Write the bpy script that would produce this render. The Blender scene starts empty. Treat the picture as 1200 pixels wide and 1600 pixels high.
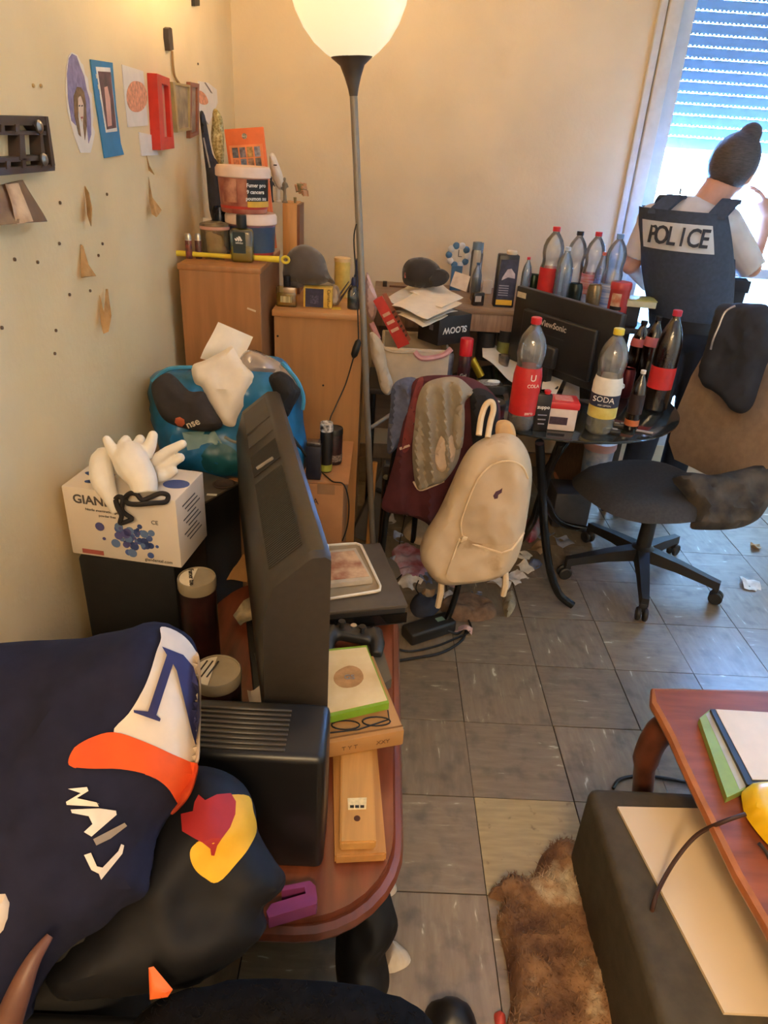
import bpy, bmesh, math, random
from mathutils import Vector, Matrix, noise, geometry
S = bpy.context.scene
COL = S.collection
rnd = random.Random(7)
PI = math.pi
# ------------------------------------------------------------------ camera
F, CX, CY, H = 1090.0, 600.0, 800.0, 1.55        # focal length in pixels of the 1200x1600 frame, eye height
_d = Vector((8, -575, F)).normalized()           # the room's depth direction, seen by the camera
_dn = Vector((-134, 2066, F)); _dn = (_dn - _d * _dn.dot(_d)).normalized()
_r = _dn.cross(_d)
ROT = Matrix((_r, _d, -_dn))
EYE = Vector((0, 0, H))
cam = bpy.data.objects.new('camera', bpy.data.cameras.new('camera'))
COL.objects.link(cam)
cam.data.sensor_fit = 'VERTICAL'; cam.data.sensor_height = 36.0; cam.data.lens = F / 1600 * 36
cam.data.clip_start = 0.02
_m = Matrix((ROT.col[0], -ROT.col[1], -ROT.col[2])).transposed().to_4x4()
cam.matrix_world = Matrix.Translation(EYE) @ _m
S.camera = cam
# ------------------------------------------------------------------ daylight and exposure
W = bpy.data.worlds.new('daylight'); S.world = W; W.use_nodes = True
_bg = W.node_tree.nodes['Background']
_bg.inputs[0].default_value = (0.19, 0.45, 1.0, 1); _bg.inputs[1].default_value = 190.0
S.view_settings.view_transform = 'Standard'; S.view_settings.look = 'None'
S.view_settings.exposure = 0.62; S.view_settings.gamma = 1.0; S.view_settings.use_curve_mapping = False
def lamp(name, kind, loc, energy, col, size=0.05, rot=None):
    l = bpy.data.lights.new(name, kind); l.energy = energy; l.color = col
    if kind == 'AREA': l.size = size
    else: l.shadow_soft_size = size
    o = bpy.data.objects.new(name, l); COL.objects.link(o); o.location = loc
    if rot: o.rotation_euler = rot
    return o
# sampling portal over the window opening: guides the sky's own light, emits nothing itself
_po = lamp('window_portal', 'AREA', (1.82, 3.84, 1.28), 1, (1, 1, 1), 1.30, (PI / 2, 0, 0))
_po.data.shape = 'RECTANGLE'; _po.data.size = 1.30; _po.data.size_y = 2.30; _po.data.cycles.is_portal = True
_po.rotation_euler = (-PI / 2, 0, 0)
# added fill light behind the camera, brightens what faces it; no lamp fixture
lamp('added_fill_light', 'AREA', (0.1, -1.15, 2.30), 44, (1.0, 0.72, 0.40), 0.5)
# ------------------------------------------------------------------ helpers
def at(px, py, X=None, Y=None, Z=None):
    """the point of the place that shows at a photo pixel, on a plane of constant X, Y or Z"""
    v = ROT @ Vector((px - CX, py - CY, F))
    t = (X / v.x) if X is not None else (Y / v.y) if Y is not None else (Z - H) / v.z
    return EYE + v * t
def atp(px, py, p0, n):
    v = ROT @ Vector((px - CX, py - CY, F))
    t = (Vector(p0) - EYE).dot(n) / v.dot(n)
    return EYE + v * t
def lin(c):
    return tuple((x / 255 / 12.92) if x / 255 <= 0.04045 else ((x / 255 + 0.055) / 1.055) ** 2.4 for x in c)
MATS = {}
def M(name, col=(128, 128, 128), rough=0.5, metal=0.0, var=0.10, scale=25.0, bump=0.0, bscale=None, col2=None,
      stretch=None, emit=0.0, spec=0.5, coat=0.0, sheen=0.0, dirt=None, wr=0):
    """procedural principled material: base colour broken up by noise, optional second colour, relief and dirt"""
    if name in MATS: return MATS[name]
    m = bpy.data.materials.new(name); m.use_nodes = True; MATS[name] = m
    nt = m.node_tree; b = nt.nodes['Principled BSDF']
    c = lin(col)
    tc = nt.nodes.new('ShaderNodeTexCoord'); mp = nt.nodes.new('ShaderNodeMapping')
    if stretch: mp.inputs['Scale'].default_value = stretch
    nt.links.new(tc.outputs['Object'], mp.inputs[0])
    nz = nt.nodes.new('ShaderNodeTexNoise'); nz.inputs['Scale'].default_value = scale; nz.inputs['Detail'].default_value = 5
    nt.links.new(mp.outputs[0], nz.inputs['Vector'])
    rp = nt.nodes.new('ShaderNodeValToRGB'); nt.links.new(nz.outputs[0], rp.inputs[0])
    c2 = lin(col2) if col2 else tuple(min(1, x * (1 + var)) for x in c)
    c1 = c if col2 else tuple(x * (1 - var) for x in c)
    rp.color_ramp.elements[0].position = 0.35; rp.color_ramp.elements[1].position = 0.65
    rp.color_ramp.elements[0].color = (*c1, 1); rp.color_ramp.elements[1].color = (*c2, 1)
    out = rp.outputs[0]
    if dirt:
        n2 = nt.nodes.new('ShaderNodeTexNoise'); n2.inputs['Scale'].default_value = dirt[1]; n2.inputs['Detail'].default_value = 6
        nt.links.new(tc.outputs['Object'], n2.inputs['Vector'])
        r2 = nt.nodes.new('ShaderNodeValToRGB'); r2.color_ramp.elements[0].position = dirt[2]; r2.color_ramp.elements[1].position = min(1, dirt[2] + 0.15)
        nt.links.new(n2.outputs[0], r2.inputs[0])
        mx = nt.nodes.new('ShaderNodeMixRGB'); mx.inputs[2].default_value = (*lin(dirt[0]), 1)
        nt.links.new(r2.outputs[0], mx.inputs[0]); nt.links.new(out, mx.inputs[1]); out = mx.outputs[0]
    nt.links.new(out, b.inputs['Base Color'])
    b.inputs['Roughness'].default_value = rough; b.inputs['Metallic'].default_value = metal
    b.inputs['Specular IOR Level'].default_value = spec; b.inputs['Coat Weight'].default_value = coat
    b.inputs['Sheen Weight'].default_value = sheen
    if emit:
        nt.links.new(out, b.inputs['Emission Color']); b.inputs['Emission Strength'].default_value = emit
    if wr:                                                  # creases of cloth, film or crumpled paper
        mw_ = nt.nodes.new('ShaderNodeTexNoise'); mw_.inputs['Scale'].default_value = wr; mw_.inputs['Detail'].default_value = 3; mw_.inputs['Distortion'].default_value = 1.2
        mw_.noise_type = 'RIDGED_MULTIFRACTAL'; nt.links.new(tc.outputs['Object'], mw_.inputs['Vector'])
        bw = nt.nodes.new('ShaderNodeBump'); bw.inputs['Strength'].default_value = 0.55; bw.inputs['Distance'].default_value = 0.012
        nt.links.new(mw_.outputs[0], bw.inputs['Height']); nt.links.new(bw.outputs[0], b.inputs['Normal'])
    if bump:
        bp = nt.nodes.new('ShaderNodeBump'); bp.inputs['Strength'].default_value = bump; bp.inputs['Distance'].default_value = 0.01
        nb = nt.nodes.new('ShaderNodeTexNoise'); nb.inputs['Scale'].default_value = bscale or scale * 3; nb.inputs['Detail'].default_value = 6
        nt.links.new(mp.outputs[0], nb.inputs['Vector'])
        nt.links.new(nb.outputs[0], bp.inputs['Height']); nt.links.new(bp.outputs[0], b.inputs['Normal'])
        if wr: nt.links.new(bw.outputs[0], bp.inputs['Normal'])
    return m
def clear(name, tint=(245, 245, 245), gloss=0.14, rough=0.06, body=None):
    """thin clear plastic: mostly see-through, with a mirror coat and an optional milky share"""
    if name in MATS: return MATS[name]
    m = bpy.data.materials.new(name); m.use_nodes = True; MATS[name] = m
    nt = m.node_tree; nt.nodes.remove(nt.nodes['Principled BSDF']); o = nt.nodes['Material Output']
    t = nt.nodes.new('ShaderNodeBsdfTransparent'); t.inputs[0].default_value = (*lin(tint), 1)
    last = t
    if body:
        d = nt.nodes.new('ShaderNodeBsdfDiffuse'); d.inputs[0].default_value = (*lin(body[0]), 1)
        x = nt.nodes.new('ShaderNodeMixShader'); x.inputs[0].default_value = body[1]
        nt.links.new(t.outputs[0], x.inputs[1]); nt.links.new(d.outputs[0], x.inputs[2]); last = x
    g = nt.nodes.new('ShaderNodeBsdfGlossy'); g.inputs['Roughness'].default_value = rough
    n = nt.nodes.new('ShaderNodeTexNoise'); n.inputs['Scale'].default_value = 40
    bp = nt.nodes.new('ShaderNodeBump'); bp.inputs['Strength'].default_value = 0.08; bp.inputs['Distance'].default_value = 0.01
    nt.links.new(n.outputs[0], bp.inputs['Height']); nt.links.new(bp.outputs[0], g.inputs['Normal'])
    fr = nt.nodes.new('ShaderNodeFresnel'); fr.inputs[0].default_value = 1.5
    ad = nt.nodes.new('ShaderNodeMath'); ad.operation = 'MULTIPLY_ADD'; ad.inputs[1].default_value = 1.2; ad.inputs[2].default_value = gloss * 0.35
    ad.use_clamp = True; nt.links.new(fr.outputs[0], ad.inputs[0])
    mx = nt.nodes.new('ShaderNodeMixShader'); nt.links.new(ad.outputs[0], mx.inputs[0])
    nt.links.new(last.outputs[0], mx.inputs[1]); nt.links.new(g.outputs[0], mx.inputs[2])
    nt.links.new(mx.outputs[0], o.inputs[0])
    return m
def tag(o, label=None, cat=None, group=None, kind=None):
    if label: o['label'] = label
    if cat: o['category'] = cat
    if group: o['group'] = group
    if kind: o['kind'] = kind
    return o
def thing(name, label, cat, loc=(0, 0, 0), rz=0.0, group=None):
    o = bpy.data.objects.new(name, None); COL.objects.link(o); o.empty_display_size = 0.05
    o.location = loc; o.rotation_euler = (0, 0, rz)
    return tag(o, label, cat, group)
def wpos(o):
    p = Vector(o.location)
    while o.parent: o = o.parent; p += Vector(o.location)
    return p
class MB:
    """collects shapes, then links them as ONE mesh object"""
    def __init__(s): s.bm = bmesh.new()
    def box(s, c, size, R=None, bev=0.0, seg=2, taper=None):
        v = bmesh.ops.create_cube(s.bm, size=1.0)['verts']
        for q in v:
            k = 1.0
            if taper and q.co.z > 0: k = taper
            q.co = Vector((q.co.x * size[0] * k, q.co.y * size[1] * k, q.co.z * size[2]))
        if bev:
            e = list({e for q in v for e in q.link_edges})
            r = bmesh.ops.bevel(s.bm, geom=e, offset=bev, segments=seg, affect='EDGES', profile=0.5)
            v = list({q for f in r['faces'] for q in f.verts} | {q for q in v if q.is_valid})
        Mx = (R.to_4x4() if R is not None else Matrix.Identity(4)); Mx = Matrix.Translation(Vector(c)) @ Mx
        for q in v: q.co = Mx @ q.co
        return s
    def lathe(s, prof, c=(0, 0, 0), axis=(0, 0, 1), n=24, wave=None, sx=1.0, sy=1.0, cap=True):
        """prof: (radius, height) pairs from bottom to top"""
        c = Vector(c); q = Vector((0, 0, 1)).rotation_difference(Vector(axis))
        rings = []
        for r, h in prof:
            ring = []
            for i in range(n):
                a = 2 * PI * i / n; rr = r * (1 + (wave(a, h) if wave else 0))
                ring.append(s.bm.verts.new(c + q @ Vector((rr * math.cos(a) * sx, rr * math.sin(a) * sy, h))))
            rings.append(ring)
        for a, b in zip(rings, rings[1:]):
            for i in range(n): s.bm.faces.new((a[i], a[(i + 1) % n], b[(i + 1) % n], b[i]))
        if cap:
            if prof[0][0] > 1e-5: s.bm.faces.new(rings[0][::-1])
            if prof[-1][0] > 1e-5: s.bm.faces.new(rings[-1])
        return s
    def tube(s, pts, r, n=8, cap=True, closed=False):
        """r: a radius, or one radius for each point"""
        P = [Vector(p) for p in pts]; m = len(P)
        rs = r if isinstance(r, (list, tuple)) else [r] * m
        rings = []; up = None
        for i, p in enumerate(P):
            if closed: t = P[(i + 1) % m] - P[i - 1]
            else: t = P[min(i + 1, m - 1)] - P[max(i - 1, 0)]
            t = t.normalized() if t.length > 1e-9 else Vector((0, 0, 1))
            if up is None:
                up = Vector((0, 0, 1)) if abs(t.z) < 0.9 else Vector((1, 0, 0))
            u = (up - t * up.dot(t))
            u = u.normalized() if u.length > 1e-6 else t.orthogonal().normalized()
            up = u; w = t.cross(u)
            rings.append([s.bm.verts.new(p + (u * math.cos(2 * PI * k / n) + w * math.sin(2 * PI * k / n)) * rs[i]) for k in range(n)])
        pairs = list(zip(rings, rings[1:])) + ([(rings[-1], rings[0])] if closed else [])
        for a, b in pairs:
            for k in range(n): s.bm.faces.new((a[k], a[(k + 1) % n], b[(k + 1) % n], b[k]))
        if cap and not closed:
            s.bm.faces.new(rings[0][::-1]); s.bm.faces.new(rings[-1])
        return s
    def loft(s, secs, cap=True):
        rings = [[s.bm.verts.new(Vector(p)) for p in sec] for sec in secs]; n = len(rings[0])
        for a, b in zip(rings, rings[1:]):
            for k in range(n): s.bm.faces.new((a[k], a[(k + 1) % n], b[(k + 1) % n], b[k]))
        if cap: s.bm.faces.new(rings[0][::-1]); s.bm.faces.new(rings[-1])
        return s
    def prism(s, pts, depth, R=None, c=(0, 0, 0)):
        """2D outline in local XY pushed along local Z by depth"""
        Mx = Matrix.Translation(Vector(c)) @ (R.to_4x4() if R is not None else Matrix.Identity(4))
        a = [s.bm.verts.new(Mx @ Vector((x, y, 0))) for x, y in pts]
        b = [s.bm.verts.new(Mx @ Vector((x, y, depth))) for x, y in pts]
        n = len(pts)
        s.bm.faces.new(a[::-1]); s.bm.faces.new(b)
        for i in range(n): s.bm.faces.new((a[i], a[(i + 1) % n], b[(i + 1) % n], b[i]))
        return s
    def ball(s, c, r, seg=16, R=None):
        r = r if isinstance(r, (tuple, list)) else (r, r, r)
        v = bmesh.ops.create_uvsphere(s.bm, u_segments=seg, v_segments=max(6, seg * 2 // 3), radius=1.0)['verts']
        for q in v:
            p = Vector((q.co.x * r[0], q.co.y * r[1], q.co.z * r[2]))
            if R is not None: p = R @ p
            q.co = p + Vector(c)
        return s
    def poly(s, verts, faces):
        vs = [s.bm.verts.new(Vector(v)) for v in verts]
        for f in faces:
            try: s.bm.faces.new([vs[i] for i in f])
            except ValueError: pass
        return s
    def mesh(s, name, smooth=True):
        bmesh.ops.recalc_face_normals(s.bm, faces=s.bm.faces)
        me = bpy.data.meshes.new(name); s.bm.to_mesh(me); s.bm.free()
        if smooth:
            for p in me.polygons: p.use_smooth = True
            me.set_sharp_from_angle(angle=math.radians(38))
        return me
    def build(s, name, mat, parent=None, smooth=True, world=True):
        """world: the shapes were given in place coordinates (the parent must not be turned)"""
        me = s.mesh(name, smooth); me.materials.append(mat)
        o = bpy.data.objects.new(name, me); COL.objects.link(o)
        if parent is not None:
            o.parent = parent
            if world: me.transform(Matrix.Translation(-wpos(parent)))
        elif world:
            vs = [v.co for v in me.vertices]
            lo = Vector([min(v[i] for v in vs) for i in range(3)]); hi = Vector([max(v[i] for v in vs) for i in range(3)])
            c = Vector(((lo.x + hi.x) / 2, (lo.y + hi.y) / 2, lo.z))
            me.transform(Matrix.Translation(-c)); o.location = c
        return o
def fuse(mb, name, mat, parent=None, voxel=0.006, smooth=6, sub=False):
    """melt overlapping shapes into one continuous skin"""
    o = mb.build(name, mat, None, world=False)
    r = o.modifiers.new('r', 'REMESH'); r.mode = 'VOXEL'; r.voxel_size = voxel
    if smooth:
        k = o.modifiers.new('s', 'SMOOTH'); k.factor = 0.5; k.iterations = smooth
    dg = bpy.context.evaluated_depsgraph_get()
    me = bpy.data.meshes.new_from_object(o.evaluated_get(dg))
    bpy.data.objects.remove(o)
    me.name = name; me.materials.clear(); me.materials.append(mat)
    for p in me.polygons: p.use_smooth = True
    q = bpy.data.objects.new(name, me); COL.objects.link(q)
    if parent is not None:
        q.parent = parent; me.transform(Matrix.Translation(-wpos(parent)))
    else:
        zs = min(v.co.z for v in me.vertices); c = sum((v.co for v in me.vertices), Vector()) / len(me.vertices); c.z = zs
        me.transform(Matrix.Translation(-c)); q.location = c
    return q
def crom(pts, k=6, closed=True):
    """Catmull-Rom smoothing of an outline or path"""
    P = [Vector(p) for p in pts]; n = len(P); out = []
    for i in range(n if closed else n - 1):
        if closed: a, b, c, d = P[i - 1], P[i], P[(i + 1) % n], P[(i + 2) % n]
        else: a, b, c, d = P[max(i - 1, 0)], P[i], P[i + 1], P[min(i + 2, n - 1)]
        for j in range(k):
            t = j / k
            out.append(0.5 * ((2 * b) + (c - a) * t + (2 * a - 5 * b + 4 * c - d) * t * t + (3 * b - a - 3 * c + d) * t ** 3))
    if not closed: out.append(P[-1])
    return out
def smooth_path(pts, k=6): return crom(pts, k, False)
class Drape:
    """A soft or thick body whose outline lies on a plane: the two faces swell away from the outline, with folds."""
    def __init__(s, outline, p0, n, thick=0.05, width=0.06, back=0.5, fold=None, smooth=True, k=4, world=False, bow=None):
        n = Vector(n).normalized()
        s.p0 = Vector(p0); s.n = n
        if n.dot(EYE - s.p0) < 0: s.n = n = -n
        ref = Vector((0, 0, 1)) if abs(n.z) < 0.9 else Vector((0, 1, 0))
        s.v = (ref - n * ref.dot(n)).normalized(); s.u = s.v.cross(n)
        s.thick, s.width, s.back, s.fold, s.bow = thick, width, back, fold, bow
        pts = [Vector(p) if world else atp(p[0], p[1], s.p0, n) for p in outline]
        uv = [s.uv(p) for p in pts]
        if smooth: uv = [Vector((q.x, q.y)) for q in crom([Vector((a.x, a.y, 0)) for a in uv], k)]
        s.out = uv
    def uv(s, p): d = Vector(p) - s.p0; return Vector((d.dot(s.u), d.dot(s.v)))
    def dist(s, q):
        best = 1e9; o = s.out; n = len(o)
        for i in range(n):
            a, b = o[i], o[(i + 1) % n]; ab = b - a; L = ab.length_squared
            t = 0 if L < 1e-12 else max(0, min(1, (q - a).dot(ab) / L))
            dd = (q - a - ab * t).length_squared
            if dd < best: best = dd
        return math.sqrt(best)
    def inside(s, q):
        c = False; o = s.out; j = len(o) - 1
        for i in range(len(o)):
            a, b = o[i], o[j]
            if (a.y > q.y) != (b.y > q.y) and q.x < (b.x - a.x) * (q.y - a.y) / (b.y - a.y + 1e-12) + a.x: c = not c
            j = i
        return c
    def prof(s, d): t = min(1.0, d / s.width); return math.sqrt(max(0.0, 1 - (1 - t) ** 2))
    def h(s, q, side=1, d=None):
        if d is None: d = s.dist(q)
        p = s.prof(d)
        f = s.fold(q.x, q.y) * min(1, d / s.width * 1.2) if s.fold else 0.0
        b = s.bow(q.x, q.y) if s.bow else 0.0
        return b + (s.thick * p + f if side > 0 else -s.back * s.thick * p + f * 0.5)
    def pos(s, q, h): return s.p0 + s.u * q.x + s.v * q.y + s.n * h
    def tri(s, poly, res):
        xs = [p.x for p in poly]; ys = [p.y for p in poly]
        pts = list(poly); n = len(poly)
        class T: pass
        t = T(); t.out = poly
        y = min(ys) + res / 2; row = 0
        while y < max(ys):
            x = min(xs) + res / 2 + (res / 2 if row % 2 else 0)
            while x < max(xs):
                q = Vector((x, y))
                if Drape.inside(t, q) and Drape.dist(t, q) > res * 0.45: pts.append(q)
                x += res
            y += res * 0.87; row += 1
        r = geometry.delaunay_2d_cdt(pts, [(i, (i + 1) % n) for i in range(n)], [], 1, 1e-6)
        return r[0], [list(f) for f in r[2]]
    def add(s, mb, res=0.02):
        vs, fs = s.tri(s.out, res)
        ds = [s.dist(v) for v in vs]
        A = [mb.bm.verts.new(s.pos(v, s.h(v, 1, d))) for v, d in zip(vs, ds)]
        B = [A[i] if d < 1e-5 else mb.bm.verts.new(s.pos(v, s.h(v, -1, d))) for i, (v, d) in enumerate(zip(vs, ds))]
        for f in fs:
            for X, ff in ((A, f), (B, f[::-1])):
                try: mb.bm.faces.new([X[i] for i in ff])
                except ValueError: pass
        return mb
    def build(s, name, mat, parent=None, res=0.02): return s.add(MB(), res).build(name, mat, parent)
    def patch(s, name, mat, outline, parent, off=0.0015, res=0.012, smooth=False, k=4):
        """a print or an applied piece that follows the swollen front"""
        uv = [s.uv(atp(p[0], p[1], s.p0 + s.n * s.thick * 0.7, s.n)) for p in outline]
        if smooth: uv = [Vector((q.x, q.y)) for q in crom([Vector((a.x, a.y, 0)) for a in uv], k)]
        vs, fs = s.tri(uv, res)
        mb = MB(); n = len(vs); k = len(uv)
        A = [mb.bm.verts.new(s.pos(v, s.h(v) + off)) for v in vs]; B = [mb.bm.verts.new(s.pos(v, s.h(v) - 0.002)) for v in vs]
        for f in fs:
            try: mb.bm.faces.new([A[i] for i in f]); mb.bm.faces.new([B[i] for i in f[::-1]])
            except ValueError: pass
        return mb.build(name, mat, parent)
def folds(amp, su, sv, seed=0.0, amp2=0.0):
    def f(u, v):
        w = noise.noise(Vector((u * su * .7 + seed, v * sv * .7, seed + 9))) * .35
        ca, sa = math.cos(.5), math.sin(.5); x, y = u * ca - v * sa, u * sa + v * ca
        r1 = .5 - abs(noise.noise(Vector((x * su * 1.3 + w + seed, y * sv * 1.3 + w, seed + 3))))
        r2 = .5 - abs(noise.noise(Vector((u * su * 2.9 + w, v * sv * 2.9 + seed, seed + 7))))
        return amp * noise.noise(Vector((u * su + seed, v * sv + seed * 1.7, seed))) + amp * (.9 * r1 * abs(r1) * 2 + .35 * r2) + amp2 * noise.noise(Vector((u * su * 3 + seed, v * sv * 3, seed + 5)))
    return f
def pleats(amp, freq, seed=0.0):
    """hanging folds that run down the cloth"""
    def f(u, v):
        w = noise.noise(Vector((u * 5 + seed, v * 4, seed))) * 2.2 + noise.noise(Vector((u * 14, v * 9 + seed, seed))) * .5
        k = .6 + .4 * noise.noise(Vector((u * 9, v * 3, seed + 4)))
        s_ = math.sin(u * freq + v * freq * .18 + w)
        return amp * k * (s_ if s_ > 0 else s_ * .6) + amp * .3 * noise.noise(Vector((u * 30, v * 20, seed)))
    return f
def text(s, size, c, xd, yd, mat, parent, name='lettering', bold=0.0, depth=0.0004, align='CENTER', sx=1.0):
    """raised or printed lettering on a face: c centre, xd reading direction, yd letter-up direction"""
    cu = bpy.data.curves.new(name, 'FONT'); cu.body = s; cu.size = size; cu.extrude = depth; cu.offset = bold * size
    cu.align_x = align; cu.align_y = 'CENTER'; cu.resolution_u = 3
    o = bpy.data.objects.new(name, cu); COL.objects.link(o)
    dg = bpy.context.evaluated_depsgraph_get()
    me = bpy.data.meshes.new_from_object(o.evaluated_get(dg))
    bpy.data.objects.remove(o); bpy.data.curves.remove(cu)
    xd = Vector(xd).normalized(); yd = Vector(yd); yd = (yd - xd * yd.dot(xd)).normalized(); zd = xd.cross(yd)
    R = Matrix((xd * sx, yd, zd)).transposed().to_4x4()
    me.transform(Matrix.Translation(Vector(c) - wpos(parent)) @ R)
    me.materials.append(mat)
    q = bpy.data.objects.new(name, me); COL.objects.link(q); q.parent = parent
    return q
def copy_tree(o, parent=None):
    c = o.copy(); COL.objects.link(c); c.parent = parent
    for ch in list(o.children): copy_tree(ch, c)
    return c
def rotz(a): return Matrix.Rotation(a, 3, 'Z')
def basis(x, y, z): return Matrix((Vector(x), Vector(y), Vector(z))).transposed()
def sheet(name, mat, corners, thick=0.001, parent=None, curl=0.0, nu=8, nv=8, seed=0.0):
    """a thin sheet between four corners (around), gently curled; has real thickness"""
    a, b, c, d = [Vector(p) for p in corners]; n = (b - a).cross(d - a).normalized()
    mb = MB(); G = [[], []]
    for k in (0, 1):
        for j in range(nv + 1):
            for i in range(nu + 1):
                u, v = i / nu, j / nv
                p = a.lerp(b, u).lerp(d.lerp(c, u), v)
                p = p + n * (curl * noise.noise(Vector((u * 1.7 + seed, v * 1.7, seed))) + k * thick)
                G[k].append(mb.bm.verts.new(p))
    w = nu + 1
    for j in range(nv):
        for i in range(nu):
            q = (j * w + i, j * w + i + 1, (j + 1) * w + i + 1, (j + 1) * w + i)
            mb.bm.faces.new([G[0][t] for t in q[::-1]]); mb.bm.faces.new([G[1][t] for t in q])
    rim = [i for i in range(w)] + [j * w + nu for j in range(1, nv + 1)] + [nv * w + i for i in range(nu - 1, -1, -1)] + [j * w for j in range(nv - 1, 0, -1)]
    for i in range(len(rim)):
        p, q = rim[i], rim[(i + 1) % len(rim)]
        mb.bm.faces.new((G[0][p], G[0][q], G[1][q], G[1][p]))
    return mb.build(name, mat, parent)
# ------------------------------------------------------------------ the room
XL, XR, YB, YF, ZC = -0.70, 2.90, 3.60, -1.60, 2.55
wall_m = M('wall_plaster', (228, 203, 156), 0.85, var=0.05, scale=3, bump=0.12, bscale=60, dirt=((186, 160, 118), 1.3, 0.60))
wallb_m = M('wall_plaster_back', (220, 200, 168), 0.85, var=0.05, scale=3, bump=0.10, bscale=60, dirt=((190, 170, 140), 1.1, 0.62))
def struct(o): return tag(o, kind='structure')
struct(MB().box((XL - 0.05, (YB + YF) / 2, ZC / 2), (0.10, YB - YF + 0.4, ZC)).build('wall_left', wall_m))
struct(MB().box((XR + 0.05, (YB + YF) / 2, ZC / 2), (0.10, YB - YF + 0.4, ZC)).build('wall_right', wall_m))
struct(MB().box(((XL + XR) / 2, YF - 0.05, ZC / 2), (XR - XL, 0.10, ZC)).build('wall_front', wall_m))
struct(MB().box(((XL + XR) / 2, (YB + YF) / 2, ZC + 0.05), (XR - XL + 0.2, YB - YF + 0.4, 0.10)).build('ceiling', M('ceiling_paint', (226, 216, 198), 0.9, var=0.04, scale=4)))
WX0, WX1, WZ0, WZ1 = 1.185, 2.46, 0.16, 2.40        # the window opening
wb = MB()
wb.box(((XL + WX0) / 2, YB + 0.11, ZC / 2), (WX0 - XL, 0.22, ZC)); wb.box(((WX1 + XR) / 2, YB + 0.11, ZC / 2), (XR - WX1, 0.22, ZC))
wb.box(((WX0 + WX1) / 2, YB + 0.11, WZ0 / 2), (WX1 - WX0, 0.22, WZ0)); wb.box(((WX0 + WX1) / 2, YB + 0.11, (WZ1 + ZC) / 2), (WX1 - WX0, 0.22, ZC - WZ1))
struct(wb.build('wall_back', wallb_m, smooth=False))
bb_m = M('baseboard_paint', (150, 120, 92), 0.5)
struct(MB().box((XL + 0.008, (YB + YF) / 2, 0.04), (0.016, YB - YF, 0.08)).build('baseboard_left', bb_m))
struct(MB().box(((XL + WX0) / 2, YB - 0.008, 0.04), (WX0 - XL - 0.04, 0.016, 0.08)).build('baseboard_back', bb_m))
# floor of separate vinyl tiles with marbled streaks, laid crosswise
def tile_mat():
    m = bpy.data.materials.new('vinyl_tile'); m.use_nodes = True; nt = m.node_tree; b = nt.nodes['Principled BSDF']
    tc = nt.nodes.new('ShaderNodeTexCoord'); oi = nt.nodes.new('ShaderNodeObjectInfo')
    add = nt.nodes.new('ShaderNodeVectorMath'); add.operation = 'MULTIPLY_ADD'
    cmb = nt.nodes.new('ShaderNodeCombineXYZ')
    for i in range(3): nt.links.new(oi.outputs['Random'], cmb.inputs[i])
    add.inputs[1].default_value = (37, 53, 11); nt.links.new(cmb.outputs[0], add.inputs[0]); nt.links.new(tc.outputs['Object'], add.inputs[2])
    mp = nt.nodes.new('ShaderNodeMapping'); mp.inputs['Scale'].default_value = (1.0, 5.0, 1.0); nt.links.new(add.outputs[0], mp.inputs[0])
    n1 = nt.nodes.new('ShaderNodeTexNoise'); n1.inputs['Scale'].default_value = 3.2; n1.inputs['Detail'].default_value = 6; n1.inputs['Distortion'].default_value = 0.4
    nt.links.new(mp.outputs[0], n1.inputs['Vector'])
    r1 = nt.nodes.new('ShaderNodeValToRGB'); nt.links.new(n1.outputs[0], r1.inputs[0])
    e = r1.color_ramp.elements; e[0].position = 0.30; e[0].color = (*lin((120, 102, 80)), 1); e[1].position = 0.58; e[1].color = (*lin((134, 116, 92)), 1)
    x = r1.color_ramp.elements.new(0.675); x.color = (*lin((142, 126, 100)), 1); x = r1.color_ramp.elements.new(0.72); x.color = (*lin((205, 196, 170)), 1)
    # brightness from tile to tile
    hv = nt.nodes.new('ShaderNodeHueSaturation'); nt.links.new(r1.outputs[0], hv.inputs['Color'])
    ml = nt.nodes.new('ShaderNodeMath'); ml.operation = 'MULTIPLY_ADD'; ml.inputs[1].default_value = 0.30; ml.inputs[2].default_value = 0.82
    nt.links.new(oi.outputs['Random'], ml.inputs[0]); nt.links.new(ml.outputs[0], hv.inputs['Value'])
    # grime
    n2 = nt.nodes.new('ShaderNodeTexNoise'); n2.inputs['Scale'].default_value = 5; n2.inputs['Detail'].default_value = 9; nt.links.new(add.outputs[0], n2.inputs['Vector'])
    r2 = nt.nodes.new('ShaderNodeValToRGB'); r2.color_ramp.elements[0].position = 0.50; r2.color_ramp.elements[1].position = 0.72; nt.links.new(n2.outputs[0], r2.inputs[0])
    mx = nt.nodes.new('ShaderNodeMixRGB'); mx.inputs[2].default_value = (*lin((70, 58, 44)), 1); mm = nt.nodes.new('ShaderNodeMath'); mm.operation = 'MULTIPLY'; mm.inputs[1].default_value = 0.55
    nt.links.new(r2.outputs[0], mm.inputs[0]); nt.links.new(mm.outputs[0], mx.inputs[0]); nt.links.new(hv.outputs[0], mx.inputs[1]); nt.links.new(mx.outputs[0], b.inputs['Base Color'])
    rr = nt.nodes.new('ShaderNodeMapRange'); rr.inputs[3].default_value = 0.30; rr.inputs[4].default_value = 0.55; nt.links.new(n2.outputs[0], rr.inputs[0]); nt.links.new(rr.outputs[0], b.inputs['Roughness'])
    b.inputs['Coat Weight'].default_value = 0.7; b.inputs['Coat Roughness'].default_value = 0.46
    bp = nt.nodes.new('ShaderNodeBump'); bp.inputs['Strength'].default_value = 0.04; bp.inputs['Distance'].default_value = 0.01
    nt.links.new(n2.outputs[0], bp.inputs['Height']); nt.links.new(bp.outputs[0], b.inputs['Normal'])
    return m
tm = tile_mat()
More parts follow.
